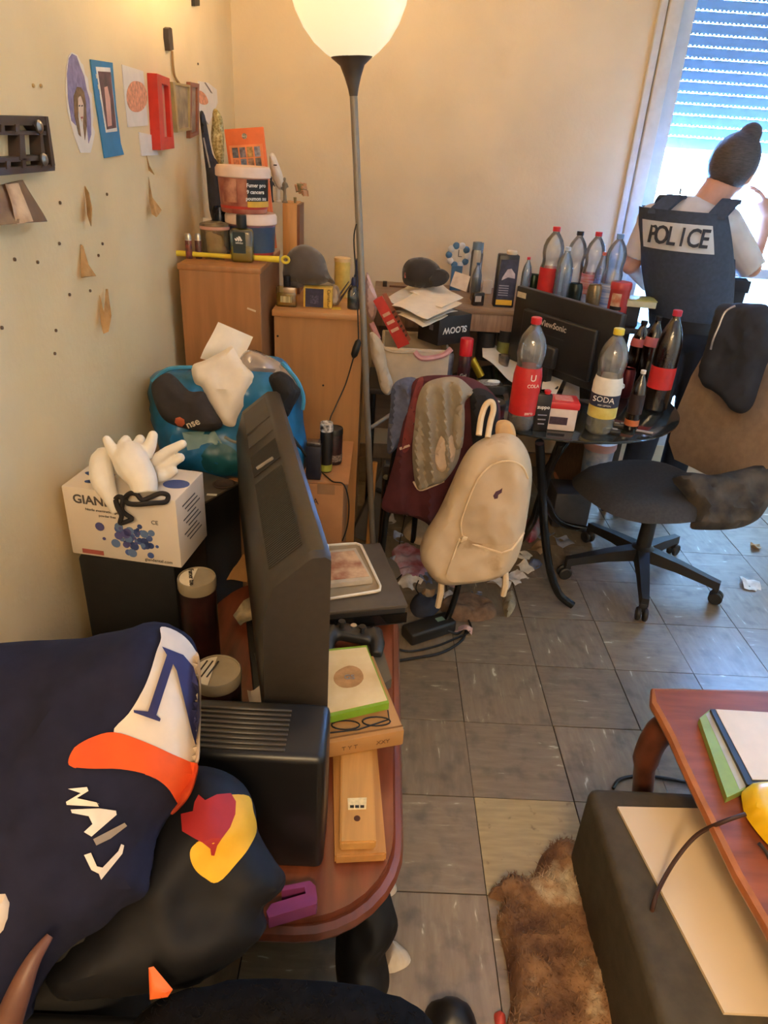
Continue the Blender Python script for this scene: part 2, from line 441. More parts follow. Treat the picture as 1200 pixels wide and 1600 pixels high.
floor = struct(MB().box(((XL + XR) / 2, (YB + YF) / 2 + 0.1, -0.053), (XR - XL, YB - YF + 0.4, 0.10)).build('floor', M('floor_screed', (46, 38, 30), 0.9)))
TX, TY = 0.2735, 0.279
tile_me = MB().box((0, 0, 0), (1, 1, 0.003)).mesh('tile', False); tile_me.materials.append(tm)
pale_me = tile_me.copy(); pale_me.materials.clear(); pale_me.materials.append(M('vinyl_tile_pale', (166, 146, 106), .4, var=.12, scale=3, stretch=(7, 1, 1), dirt=((110, 92, 66), 8, .62)))
fl = wpos(floor)
for i in range(-4, 10):
    for j in range(-13, 7):
        x0, x1 = max(XL, 0.325 + i * TX), min(XR, 0.325 + (i + 1) * TX); y0, y1 = max(YF, 1.872 + j * TY), min(YB, 1.872 + (j + 1) * TY)
        if x1 - x0 < 0.02 or y1 - y0 < 0.02: continue
        t = bpy.data.objects.new('tile', tile_me); COL.objects.link(t); t.parent = floor
        if (i, j) == (0, -3): t.data = pale_me
        t.location = Vector(((x0 + x1) / 2 + rnd.uniform(-.001, .001), (y0 + y1) / 2, -0.0015 + rnd.uniform(-.0006, 0.0))) - fl
        w, d = x1 - x0 - rnd.uniform(.0015, .004), y1 - y0 - rnd.uniform(.0015, .004)
        if (i + j) % 2: t.rotation_euler = (0, 0, PI / 2); t.scale = (d, w, 1)
        else: t.scale = (w, d, 1)
# window: casing boards, frame, clear upper pane, frosted lower pane, perforated roller shutter half down
paint = M('white_paint', (206, 200, 192), 0.45, var=0.05)
win = bpy.data.objects.new('window_1', None); COL.objects.link(win); win.location = ((WX0 + WX1) / 2, YB, WZ0); struct(win)
MB().box((1.118, YB - 0.012, 1.25), (0.034, 0.024, 2.5), bev=0.006).build('casing_strip', paint, win)
MB().box((1.168, YB - 0.018, 1.25), (0.060, 0.036, 2.5), bev=0.008).build('casing_board', paint, win)
MB().box((1.150, YB - 0.030, 1.02), (0.030, 0.03, 0.10), bev=0.004).build('strap_box', paint, win)
frame_m = M('window_frame_paint', (200, 204, 208), 0.4, var=0.04)
zr = at(1170, 426, Y=YB + 0.03).z
f = MB(); f.box((1.229, YB + 0.03, 1.25), (0.066, 0.06, 2.3)); f.box((WX1 - 0.03, YB + 0.03, 1.25), (0.06, 0.06, 2.3))
f.box(((WX0 + WX1) / 2, YB + 0.03, zr), (WX1 - WX0, 0.05, 0.045)); f.box(((WX0 + WX1) / 2, YB + 0.03, WZ0 + 0.06), (WX1 - WX0, 0.05, 0.12)); f.box(((WX0 + WX1) / 2, YB + 0.03, WZ1 - 0.02), (WX1 - WX0, 0.05, 0.08))
f.build('frame', frame_m, win)
MB().box(((WX0 + WX1) / 2, YB + 0.03, (zr + WZ1) / 2), (WX1 - WX0 - 0.1, 0.004, WZ1 - zr - 0.05)).build('pane', clear('window_glass', (250, 252, 253), 0.05, 0.02), win)
def frosted():
    m = bpy.data.materials.new('frosted_glass'); m.use_nodes = True; nt = m.node_tree; nt.nodes.remove(nt.nodes['Principled BSDF'])
    a = nt.nodes.new('ShaderNodeBsdfTranslucent'); a.inputs[0].default_value = (0.21, 0.19, 0.165, 1); g = nt.nodes.new('ShaderNodeBsdfGlossy'); g.inputs['Roughness'].default_value = 0.3
    n = nt.nodes.new('ShaderNodeTexNoise'); n.inputs['Scale'].default_value = 60; bp = nt.nodes.new('ShaderNodeBump'); bp.inputs['Strength'].default_value = 0.2
    nt.links.new(n.outputs[0], bp.inputs['Height']); nt.links.new(bp.outputs[0], g.inputs['Normal'])
    x = nt.nodes.new('ShaderNodeMixShader'); x.inputs[0].default_value = 0.05
    nt.links.new(a.outputs[0], x.inputs[1]); nt.links.new(g.outputs[0], x.inputs[2]); nt.links.new(x.outputs[0], nt.nodes['Material Output'].inputs[0])
    return m
MB().box(((WX0 + WX1) / 2, YB + 0.03, (WZ0 + zr) / 2), (WX1 - WX0 - 0.1, 0.006, zr - WZ0 - 0.05)).build('frosted_pane', frosted(), win)
shut_m = M('shutter_pvc', (150, 172, 190), 0.5, var=0.05)
_nt = shut_m.node_tree; _tr = _nt.nodes.new('ShaderNodeBsdfTranslucent'); _tr.inputs[0].default_value = (.018, .0165, .0145, 1); _ms = _nt.nodes.new('ShaderNodeMixShader'); _ms.inputs[0].default_value = 0.5
_nt.links.new(_nt.nodes['Principled BSDF'].outputs[0], _ms.inputs[1]); _nt.links.new(_tr.outputs[0], _ms.inputs[2]); _nt.links.new(_ms.outputs[0], _nt.nodes['Material Output'].inputs[0])
YS, SP = YB + 0.13, 0.0440
zs0 = at(1045, 231, Y=YS).z
sx0, sx1 = 1.19, WX1 - 0.005
MB().box(((sx0 + sx1) / 2, YS, zs0 + 0.024), (sx1 - sx0, 0.016, 0.048), bev=0.004).build('bottom_bar', shut_m, win)
sm = MB(); sm.box((0, 0, 0.022), (sx1 - sx0, 0.010, 0.0375), bev=0.003, seg=1)
k = int((sx1 - sx0) / 0.0190)
for i in range(k + 1):
    sm.box((-(sx1 - sx0) / 2 + 0.004 + i * 0.0190, 0, 0.0025), (0.0112, 0.006, 0.0085))
slat_me = sm.mesh('slat'); slat_me.materials.append(shut_m)
n_sl = int((WZ1 - zs0 - 0.05) / SP) + 1
for i in range(n_sl):
    s_ = bpy.data.objects.new('slat', slat_me); COL.objects.link(s_); s_.parent = win
    s_.location = Vector(((sx0 + sx1) / 2, YS, zs0 + 0.052 + i * SP)) - Vector(win.location)
# ------------------------------------------------------------------ torchiere floor lamp
YL = 2.42
lb = at(583, 905, Y=YL); lb = Vector((lb.x, YL, 0.0))
lt = at(552, 138, Y=YL); lc = at(551, 90, Y=YL); ax = (lt - Vector((lb.x, YL, 0.02))).normalized()
L = thing('floor_lamp', 'tall grey torchiere floor lamp with glowing glass bowl', 'lamp', lb)
grey_met = M('grey_metal', (142, 132, 120), 0.38, 0.35, var=0.06)
MB().lathe([(0.112, 0), (0.112, 0.008), (0.10, 0.016), (0.02, 0.022), (0.014, 0.05)], lb, n=40).build('base', grey_met, L)
MB().tube([lb + Vector((0, 0, 0.02)), lt], 0.0115, 14).build('pole', grey_met, L)
MB().tube([lb.lerp(lt, 0.52), lb.lerp(lt, 0.54)], 0.0128, 14).build('joint', grey_met, L)
nl = (lc - lt).length
MB().lathe([(0.012, -0.02), (0.016, 0.0), (0.024, nl * 0.35), (0.036, nl * 0.75), (0.060, nl), (0.064, nl + 0.006), (0.02, nl + 0.006)], lt, ax, 32).build('neck', M('lamp_neck_brown', (96, 84, 74), 0.4, 0.5), L)
def bowl_mat():
    m = bpy.data.materials.new('opal_glass'); m.use_nodes = True; nt = m.node_tree; b = nt.nodes['Principled BSDF']
    b.inputs['Base Color'].default_value = (0.88, 0.76, 0.48, 1); b.inputs['Roughness'].default_value = 0.25
    lw = nt.nodes.new('ShaderNodeTexNoise'); lw.inputs['Scale'].default_value = 2
    rp = nt.nodes.new('ShaderNodeValToRGB'); rp.color_ramp.elements[0].color = (1.0, 0.90, 0.55, 1); rp.color_ramp.elements[1].color = (1.0, 0.93, 0.64, 1)
    nt.links.new(lw.outputs[0], rp.inputs[0]); nt.links.new(rp.outputs[0], b.inputs['Emission Color']); b.inputs['Emission Strength'].default_value = 0.42
    return m
bp_ = [(0.060, 0.0), (0.078, 0.012), (0.110, 0.040), (0.138, 0.078), (0.158, 0.120), (0.170, 0.165), (0.174, 0.190)]
MB().lathe(bp_ + [(r - 0.004, h) for r, h in bp_[::-1]], lc, ax, 48, cap=False).build('glass_bowl', bowl_mat(), L)
MB().lathe([(0.001, 0), (0.018, 0.01), (0.028, 0.05), (0.03, 0.07), (0.02, 0.095), (0.001, 0.105)], lc + ax * 0.02, ax, 16).build('bulb', M('bulb_glass', (255, 240, 205), 0.4, emit=6.0), L)
lamp('floor_lamp_light', 'POINT', lc + ax * 0.235, 15, (1.0, 0.70, 0.36), 0.06)
wire = M('black_cable', (22, 20, 19), 0.5)
cd = [at(557, 350, Y=YL - .02), at(553, 375, Y=YL - .02), at(557, 440, Y=YL - .016), at(560, 520, Y=YL - .018), at(559, 535, Y=YL - .02), at(552, 560, Y=YL - .03), at(540, 600, Y=YL - .03), at(524, 636, Y=YL - .05), at(515, 660, Y=YL - .07), at(518, 700, Y=YL - .09)]
MB().tube(smooth_path(cd, 5), 0.0024, 6).build('cord', wire, L)
sw0, sw1 = at(561, 530, Y=YL - .02), at(552, 559, Y=YL - .025)
MB().tube([sw0, sw0.lerp(sw1, .15), sw0.lerp(sw1, .5), sw0.lerp(sw1, .85), sw1], [0.004, 0.011, 0.013, 0.012, 0.005], 10).build('foot_switch', wire, L)
# ------------------------------------------------------------------ left side: cabinets, cartons, television stand
def qb(mb, fl, fr, depth, z0, z1, bev=0.0):
    """box from its front-left and front-right corners (seen from the camera), pushed back by depth"""
    fl = Vector((fl[0], fl[1], 0)); fr = Vector((fr[0], fr[1], 0)); x = (fr - fl); w = x.length; x.normalize(); y = Vector((-x.y, x.x, 0))
    c = (fl + fr) / 2 + y * depth / 2; c.z = (z0 + z1) / 2
    mb.box(c, (w, depth, z1 - z0), basis(x, y, (0, 0, 1)), bev); return x, y
cab_m = M('brown_laminate', (172, 116, 68), 0.45, var=0.10, scale=6, stretch=(6, 6, 0.6), bump=0.03)
cab2_m = M('light_laminate', (186, 132, 80), 0.45, var=0.08, scale=6, stretch=(6, 6, 0.5), bump=0.03)
edge_m = M('laminate_edge', (138, 92, 56), 0.5, var=0.1)
dark_m = M('screw_dark', (40, 30, 24), 0.6)
zc1 = at(300, 413, Y=2.38).z
c1 = thing('side_cabinet', 'brown laminate cabinet standing against the stained left wall', 'cabinet', (-0.53, 2.60, 0))
MB().box((-0.532, 2.388, (zc1 - .018) / 2), (0.264, 0.016, zc1 - .018), bev=.001, seg=1).build('front_panel', cab_m, c1)
MB().box((-0.409, 2.615, (zc1 - .018) / 2), (0.018, 0.438, zc1 - .018)).build('side_panel', edge_m, c1)
MB().box((-0.655, 2.615, (zc1 - .018) / 2), (0.018, 0.438, zc1 - .018)).build('side_panel', edge_m, c1)
MB().box((-0.532, 2.828, (zc1 - .018) / 2), (0.264, 0.012, zc1 - .018)).build('back_panel', edge_m, c1)
MB().box((-0.532, 2.607, zc1 - .009), (0.272, 0.458, 0.018), bev=.002).build('top_board', cab_m, c1)
zc2 = at(500, 488, Y=2.55).z
c2 = thing('low_cabinet', 'light brown laminate cabinet right of the taller brown one', 'cabinet', (-0.22, 2.77, 0))
MB().box((-0.221, 2.568, (zc2 - .022) / 2), (0.322, 0.018, zc2 - .022)).build('end_panel', cab2_m, c2)
MB().box((-0.221, 2.790, (zc2 - .022) / 2), (0.322, 0.426, zc2 - .022)).build('carcass', cab2_m, c2)
MB().box((-0.221, 2.775, zc2 - .011), (0.334, 0.462, 0.022), bev=.003).build('top_board', M('top_edge_wood', (196, 140, 86), 0.4, var=.08, scale=8, stretch=(.6, 6, 6)), c2)
for px, py in ((434, 525), (505, 602)): MB().lathe([(0.004, 0), (0.004, 0.002)], at(px, py, Y=2.5595), (0, -1, 0), 8).build('screw', dark_m, c2)
MB().box(at(393, 484, Y=2.378) , (0.03, 0.001, 0.006), Matrix.Rotation(.3, 3, 'Y')).build('scratch', M('scratch_pale', (214, 190, 160), .7), c1)
# cardboard carton that carries the blue bag and tobacco tins
zb = 0.60
cbx = M('cardboard', (178, 122, 74), 0.75, var=0.08, scale=14, bump=0.05)
car = thing('cardboard_carton', 'large brown cardboard carton in front of the cabinets, half hidden by television', 'carton', (-0.36, 2.18, 0))
fr = at(537, 757, Z=zb)
MB().box(((-0.64 + fr.x) / 2, (fr.y + 2.33) / 2, zb / 2 - .002), (fr.x + 0.64, 2.33 - fr.y, zb - .004), bev=.004).build('box_body', cbx, car)
MB().box((-0.15, (fr.y + 2.33) / 2, zb), (0.16, 2.325 - fr.y, 0.003)).build('flap', cbx, car)
MB().box((fr.x - .055, fr.y - .001, zb - .02), (0.055, 0.001, 0.035)).build('packing_tape', M('tape', (160, 120, 86), .25), car)
text('VIA', 0.03, (fr.x - .10, fr.y - .0015, zb - .065), (1, 0, 0), (0, 0, 1), M('ink_brown', (70, 40, 24), .8), car)
# speaker behind the glove box, round disc on its top
zk = 0.64
k0, k1 = at(300, 800, Z=zk), at(374, 757, Z=zk)
spk = thing('speaker', 'black speaker box with round port on top, behind television', 'speaker', (k0.x, k0.y, 0))
blk = M('black_vinyl', (24, 22, 21), 0.5, var=.15, scale=40, bump=.05)
blkp = M('black_plastic', (30, 28, 27), 0.42, var=.12, scale=50)
sb = MB(); ex, ey = qb(sb, k0, k1, 0.17, 0.0, zk, .006); sb.build('cabinet', blk, spk)
topc = (k0 + k1) / 2 + ey * 0.085
sb = MB(); sb.box((topc.x, topc.y, zk + .004), ((k1 - k0).length, 0.17, 0.008), basis(ex, ey, (0, 0, 1)), .003); sb.build('top_plate', M('grey_brown_plastic', (86, 76, 66), .5), spk)
pc = at(350, 757, Z=zk + .009)
MB().lathe([(0.030, 0), (0.033, 0.003), (0.028, 0.004), (0.024, 0.001)], pc, n=28).build('port', M('port_brown', (58, 40, 32), .6), spk)
MB().box(at(331, 773, Z=zk + .009), (0.028, 0.009, 0.002)).build('sticker', M('white_label', (226, 222, 212), .6), spk)
# subwoofer below the glove box
sub = thing('subwoofer', 'tall black subwoofer cabinet under the glove box', 'speaker', (-0.555, 1.50, 0))
zs = 0.668
MB().box((-0.556, 1.515, zs / 2 + .01), (0.222, 0.29, zs - .02), bev=.008).build('cabinet', blk, sub)
MB().lathe([(0.088, 0), (0.092, .006), (0.08, .008), (0.066, .002), (0.03, -.004), (0.001, .004)], (-0.556, 1.370, 0.20), (0, -1, 0), 36).build('driver', blkp, sub)
for dx in (-.09, .09):
    for dy in (-.11, .11): MB().lathe([(0.014, 0), (0.016, .02)], (-0.556 + dx, 1.515 + dy, 0), n=12).build('foot', blkp, sub)
# glove box
zg = 0.842
g0, g1, g2 = at(95, 759, Z=zg), at(274, 782, Z=zg), at(311, 741, Z=zg)
gx = Vector((g1.x - g0.x, g1.y - g0.y, 0)).normalized(); gy = Vector((-gx.y, gx.x, 0)); gd = 0.155
gb = thing('glove_box', 'white cardboard box printed with blue dots and lettering on subwoofer', 'box', (g0.x + .1, g0.y + .06, zs))
white_card = M('white_card', (222, 208, 190), 0.6, var=.04, scale=10)
m_ = MB(); qb(m_, g0, g1, gd, zs, zg, .003); m_.build('carton_body', white_card, gb)
def gface(u, v): return g0 + gx * ((g1 - g0).length * u) + Vector((0, 0, -(zg - zs) * v)) - gy * .0012
up = Vector((0, 0, 1))
ink = M('grey_ink', (84, 76, 72), .7)
text('GIAND', 0.030, gface(.27, .16), gx, up, ink, gb, bold=.02); text('Nitrile examination gloves', 0.0085, gface(.36, .29), gx, up, ink, gb); text('powder free', 0.008, gface(.38, .36), gx, up, ink, gb)
text('CE', 0.014, gface(.80, .36), gx, up, ink, gb); text('giandental.com', 0.011, gface(.80, .93), gx, up, ink, gb)
m_ = MB(); m_.box(gface(.20, .93), (0.052, 0.001, 0.011), basis(gx, gy, up)); m_.build('red_strip', M('dull_red', (170, 86, 76), .6), gb)
blues = [M('dot_blue_%d' % i, c, .6) for i, c in enumerate(((72, 92, 150), (60, 76, 128), (98, 122, 164), (86, 84, 140)))]
md = [MB() for _ in blues]
R_ = basis(gx, up, -gy)
for i in range(46):
    u = min(.80, max(.30, rnd.gauss(.55, .12))); v = min(.86, max(.44, rnd.gauss(.66, .10))); r = rnd.choice((.004, .006, .008, .010, .011))
    md[i % 4].prism([(math.cos(a * PI / 6) * r, math.sin(a * PI / 6) * r) for a in range(12)], .0006, R_, gface(u, v) - gy * (.0002 * (i % 4)))
for i, q in enumerate(md): tag(q.build('printed_dots', blues[i], gb), kind='stuff')
mt = MB()
for i in range(16):
    u, v, r = rnd.uniform(.03, .34), rnd.uniform(.15, .9), rnd.choice((.006, .009, .013)); p = g0 + gx * ((g1 - g0).length * u) + gy * gd * v
    mt.prism([(math.cos(a * PI / 6) * r, math.sin(a * PI / 6) * r * .6) for a in range(12)], .001, None, (p.x, p.y, zg))
p = g0 + gx * .235 + gy * .075; mt.prism([(math.cos(a * PI / 8) * .03, math.sin(a * PI / 8) * .022) for a in range(16)], .001, None, (p.x, p.y, zg))
tag(mt.build('top_print', blues[0], gb), kind='stuff')
q = g1 + gx * .0008
for j in range(9):
    m_ = MB(); m_.box(q + gy * (.065 + .012 * (j % 3)) + Vector((0, 0, -.03 - .012 * j)), (.0008, .07, .003), basis(gx, gy, up)) ; m_.build('fine_print', ink, gb)
# white work gloves on the box
def glove(name, label, palm, fingers, cuff, fr_, yoff, parent_=None):
    t = thing(name, label, 'glove', at(palm[0][0], palm[0][1], Y=palm[0][2]), group='white work gloves')
    b = MB()
    b.tube(smooth_path([at(x, y, Y=Y) for x, y, Y, r in palm], 5), [v.x for v in smooth_path([(r, 0, 0) for x, y, Y, r in palm], 5)], 14)
    for fg in fingers:
        b.tube([at(x, y, Y=Y) for x, y, Y, r in fg], [r for x, y, Y, r in fg], 10); x, y, Y, r = fg[-1]; b.ball(at(x, y, Y=Y), r, 10)
    fuse(b, 'knit_glove', M('white_knit', (232, 222, 206), .8, var=.04, bump=.08, bscale=400, sheen=.2), t, .0032, 3)
    MB().tube(crom([at(x, y, Y=Y) for x, y, Y in cuff], 5), .0055, 8, closed=True).build('cuff_rim', M('cuff_black', (34, 28, 26), .85), t)
    return t
Yg = g0.y; fgl = 0.0115
gl1 = glove('work_glove', 'white knit work glove with loop-shaped dark cuff, lying on top', [(226, 772, Yg - .05, .026), (222, 748, Yg - .03, .032), (205, 722, Yg + .00, .038), (203, 708, Yg + .03, .034)],
      [[(186, 715, Yg, .018), (174, 700, Yg + .01, .013), (167, 687, Yg + .02, .010)], [(195, 705, Yg + .03, .016), (192, 694, Yg + .05, .013), (197, 688, Yg + .06, .012)], [(215, 705, Yg + .03, .016), (217, 692, Yg + .06, .013), (219, 687, Yg + .06, .012)],
       [(226, 712, Yg + .03, .018), (236, 692, Yg + .04, .014), (239, 680, Yg + .045, .011)]],
      [(196, 778, Yg - .055), (203, 771, Yg - .06), (213, 772, Yg - .065), (222, 781, Yg - .07), (233, 778, Yg - .065), (250, 771, Yg - .06), (262, 774, Yg - .05), (259, 784, Yg - .06), (240, 786, Yg - .085), (215, 788, Yg - .09), (199, 786, Yg - .07)], None, 0)
gl2 = glove('work_glove', 'white knit work glove half hidden below the other, dangling cuff', [(184, 800, Yg - .045, .013), (172, 775, Yg - .035, .018), (160, 748, Yg - .015, .026), (162, 715, Yg + .03, .024), (200, 728, Yg + .06, .03), (240, 735, Yg + .06, .028)],
      [[(240, 722, Yg + .05, .016), (262, 705, Yg + .05, .012), (285, 694, Yg + .05, .0105)], [(245, 735, Yg + .05, .016), (265, 725, Yg + .05, .012), (282, 715, Yg + .05, .0105)], [(245, 745, Yg + .03, .014), (262, 742, Yg + .04, .012), (272, 736, Yg + .04, .010)]],
      [(181, 780, Yg - .05), (187, 776, Yg - .055), (192, 781, Yg - .06), (190, 795, Yg - .062), (196, 803, Yg - .06), (206, 810, Yg - .06), (200, 814, Yg - .065), (188, 817, Yg - .065), (190, 805, Yg - .07), (184, 793, Yg - .068)], None, 0)
# blue shopping bag stuffed with clothes and papers
Yb_ = 2.06
bag = thing('shopping_bag', 'blue and teal woven plastic shopping bag stuffed full, on the carton', 'bag', at(355, 748, Y=Yb_))
bag_m = M('woven_blue', (44, 128, 190), 0.32, var=.25, scale=9, col2=(24, 92, 120), wr=9)
D_ = Drape([(236, 590), (262, 575), (300, 572), (345, 572), (400, 558), (440, 560), (464, 592), (472, 615), (474, 655), (480, 700), (474, 737), (440, 748), (370, 748), (300, 744), (262, 735), (250, 690), (236, 640)], at(355, 650, Y=Yb_), (0, -1, 0.25), .12, .10, .6, folds(.034, 9, 6, 3, .012))
D_.build('bag_body', bag_m, bag, .018)
D_.patch('pale_print', M('bag_print', (128, 160, 160), .4), [(292, 672), (340, 670), (352, 690), (300, 700)], bag); D_.patch('leaf_print', M('bag_print_teal', (34, 96, 108), .4), [(320, 712), (334, 692), (352, 690), (372, 700), (385, 722), (360, 740), (328, 736)], bag, smooth=True)
MB().tube(smooth_path([at(x, y, Y=2.0) for x, y in ((238, 596), (262, 577), (300, 574), (345, 576))], 5), .006, 6).build('rim', M('bag_rim', (70, 150, 190), .4), bag)
MB().tube(smooth_path([at(x, y, Y=2.0) for x, y in ((440, 566), (464, 594), (474, 620), (473, 640))], 5), .006, 6).build('rim', M('bag_rim'), bag)
MB().tube(smooth_path([at(352, 683, Y=1.93), at(365, 690, Y=1.915), at(378, 690, Y=1.915), at(384, 676, Y=1.925)], 5), .005, 6).build('handle', M('bag_handle_pale', (150, 150, 140), .6), bag)
MB().tube(smooth_path([at(438, 660, Y=1.94), at(455, 680, Y=1.92), at(470, 700, Y=1.93), at(478, 712, Y=1.95)], 5), .004, 6).build('drawstring', wire, bag)
MB().tube(smooth_path([at(442, 672, Y=1.94), at(458, 690, Y=1.92), at(476, 706, Y=1.94)], 5), .003, 6).build('drawstring', wire, bag)
pap = M('paper_white', (236, 226, 208), .75, var=.03)
fc = M('off_white_cloth', (232, 218, 198), .85, var=.04, wr=8)
D2 = Drape([(300, 572), (322, 562), (352, 546), (362, 540), (372, 556), (384, 572), (398, 590), (388, 620), (372, 650), (366, 666), (350, 664), (338, 650), (326, 632), (316, 606), (304, 598)], at(345, 610, Y=1.97), (0, -1, .5), .02, .03, .8, folds(.014, 10, 10, 8))
tag(D2.build('white_cloth', fc, None, .014), 'folded white cloth heaped in the mouth of blue bag', 'cloth')
tag(sheet('paper_sheet', pap, [at(313, 560, Y=2.06), at(372, 575, Y=2.06), at(395, 526, Y=2.10), at(341, 503, Y=2.10)], .002, None, .02, seed=2), 'bent white paper sticking up out of the blue bag', 'paper')
D3 = Drape([(236, 606), (246, 590), (262, 583), (275, 590), (290, 606), (300, 612), (318, 612), (326, 625), (338, 645), (348, 664), (330, 674), (300, 672), (262, 660), (246, 640)], at(290, 630, Y=1.92), (0, -1, .3), .035, .03, .7, folds(.008, 14, 12, 2))
cp = tag(thing('baseball_cap', 'charcoal cap with orange round logo hanging from the blue bag', 'cap', at(290, 672, Y=1.92)), None)
char = M('charcoal_cotton', (52, 46, 44), .85, var=.12, wr=10)
D3.build('crown', char, cp, .012)
D3.patch('logo_disc', M('logo_orange', (196, 98, 62), .7), [(274, 660), (276, 653), (283, 651), (290, 655), (290, 662), (284, 667), (277, 666)], cp, res=.006)
text('nse', 0.030, D3.pos(D3.uv(atp(303, 661, D3.p0 + D3.n * .03, D3.n)), .043), (1, 0, .45), (-.45, 0, 1), M('logo_cream', (214, 196, 168), .7), cp, bold=.015)
D4 = Drape([(420, 590), (438, 580), (455, 590), (462, 600), (470, 612), (458, 636), (448, 652), (436, 640), (428, 615)], at(445, 610, Y=1.94), (0, -1, .3), .04, .03, .7, folds(.012, 20, 16, 4))
tag(D4.build('black_garment', M('black_cotton', (28, 25, 27), .85, var=.2, wr=14), None, .012), 'crumpled black garment spilling from the right of blue bag', 'clothes')
D5 = Drape([(372, 572), (380, 552), (396, 546), (420, 556), (445, 572), (462, 590), (468, 612), (455, 622), (440, 605), (415, 590), (390, 588)], at(420, 580, Y=2.04), (0, -1, .4), .045, .03, .7, folds(.014, 22, 22, 6))
tag(D5.build('plastic_bag', clear('bag_film', (235, 225, 215), .3, .15, ((220, 196, 180), .45)), None, .012), 'clear crinkled plastic bag on top of the blue bag', 'bag')
tag(sheet('paper_sheet', pap, [at(344, 752, Y=1.99), at(375, 752, Y=1.99), at(374, 738, Y=1.985), at(352, 735, Y=1.985)], .002), 'small white card in front of the blue bag', 'paper')
# tobacco tins at the carton's right end
def tin(px, pyb, pyt, zs_, r, label, body, lid, name='tobacco_tin', group=None, cat='tin'):
    p = at(px, pyb, Z=zs_); h = at(px, pyt, Y=p.y).z - zs_
    t = thing(name, label, cat, p, group=group)
    MB().lathe([(r * .96, 0), (r, .004), (r, h * .88), (r * .95, h * .90)], p, n=28).build('can', body, t)
    MB().lathe([(r * 1.05, h * .84), (r * 1.05, h * .97), (r * .98, h), (r * .9, h), (r * .88, h * .985)], p, n=28).build('lid', lid, t)
    return t, p, h
t_, p_, h_ = tin(521, 722, 668, zb + .003, .028, 'dark red tobacco tin with wide lid behind the spray can', M('tin_maroon', (64, 34, 34), .35, var=.3, scale=60, col2=(30, 20, 22)), blkp)
MB().lathe([(.0285, .012), (.0285, .035)], p_, n=28, cap=False).build('label_band', M('tin_text', (120, 104, 92), .5, var=.6, scale=150), t_)
t_, p_, h_ = tin(509, 735, 660, zb + .003, .020, 'slim black tin with patterned white lid and green foot', M('tin_black', (26, 24, 24), .35), M('lid_pattern', (220, 214, 204), .4, scale=90, col2=(40, 36, 36)))
MB().lathe([(.0205, .004), (.0205, .026)], p_, n=28, cap=False).build('green_band', M('tin_green', (150, 150, 54), .5), t_)
p_ = at(489, 750, Z=zb + .003); hh = at(489, 694, Y=p_.y).z - zb
t_ = thing('small_box', 'small square black box with clear lid beside the tins', 'box', p_)
MB().box(p_ + Vector((0, .02, hh * .45)), (.046, .04, hh * .9), bev=.003).build('box_body', M('box_navy', (38, 36, 44), .4, var=.2), t_)
MB().box(p_ + Vector((0, .02, hh * .95)), (.044, .038, hh * .1), bev=.002).build('lid', clear('lid_clear', (180, 180, 185), .3, .1, ((60, 58, 62), .5)), t_)
tag(MB().tube(smooth_path([at(503, 738, Z=zb + .006), at(512, 746, Z=zb + .006), at(521, 753, Z=zb + .006), at(537, 757, Y=fr.y - .006), at(545, 785, Y=fr.y - .004), at(543, 820, Y=fr.y - .004), at(535, 845, Y=fr.y - .004)], 6), .0022, 6).build('thin_cable', wire), 'thin black cable drooping over the edge of cardboard carton', 'cable')
# ------------------------------------------------------------------ television stand
ZT = 0.40
redwood = M('red_brown_wood', (120, 62, 38), 0.35, var=.25, scale=7, stretch=(5, .7, 5), coat=.2, bump=.03)
tvt = thing('tv_table', 'low reddish brown wooden television table with rounded end', 'table', (-0.15, 1.25, 0))
def rrect(x0, x1, y0, y1, r, n=8):
    out = []
    for cx_, cy_, a0 in ((x1 - r, y1 - r, 0), (x0 + r, y1 - r, 90), (x0 + r, y0 + r, 180), (x1 - r, y0 + r, 270)):
        for i in range(n + 1): a = math.radians(a0 + 90 * i / n); out.append((cx_ + r * math.cos(a), cy_ + r * math.sin(a)))
    return out
tp = rrect(-.405, .078, .712, 1.72, .17)
MB().prism(tp, .026, None, (0, 0, ZT - .026)).build('table_top', redwood, tvt)
MB().tube([(x, y, ZT - .03) for x, y in rrect(-.41, .083, .707, 1.725, .17)], .016, 8, closed=True).build('edge_moulding', redwood, tvt)
for x, y in ((-.33, .84), (.01, .90), (-.33, 1.62), (.01, 1.60)):
    s_ = 1 if x > 0 else -1
    MB().tube(smooth_path([(x, y, ZT - .03), (x + .03 * s_, y, .28), (x + .012 * s_, y, .14), (x + .05 * s_, y, .012)], 5), [.034] * 5 + [.03] * 5 + [.022] * 5 + [.02], 10).build('leg', redwood, tvt)
MB().box((-.16, 1.25, .13), (.36, .8, .018), bev=.004).build('lower_shelf', redwood, tvt)
# television seen from behind
ZTV = 0.93
a0, a1 = at(518, 863, Z=ZTV), at(434, 600, Z=ZTV)
tx = Vector((a1.x - a0.x, a1.y - a0.y, 0)); tvw = tx.length; tx.normalize(); tn = Vector((tx.y, -tx.x, 0))      # tn: the way the screen faces
tv = thing('television', 'big grey-black flat television seen from behind with slotted vents', 'television', (a0.x, a0.y, ZT))
tvm = M('tv_plastic', (54, 47, 39), 0.42, var=.08, scale=60, bump=.03, bscale=300)
zb0 = ZT + .055; hT = ZTV - zb0
def tvp(u, back, z): return Vector((a0.x, a0.y, 0)) + tx * (tvw * u) - tn * back + Vector((0, 0, z))
sec = [(0, zb0 + .01), (0, ZTV - .008), (.010, ZTV), (.034, ZTV), (.040, ZTV - .004), (.104, ZTV - .056), (.124, ZTV - .13), (.125, zb0 + .14), (.100, zb0 + .04), (.045, zb0), (.012, zb0)]
us = [(0, .96), (.012, 1.0), (.5, 1.0), (.93, 1.0), (.975, .93), (1.0, .62)]
m_ = MB()
secs = []
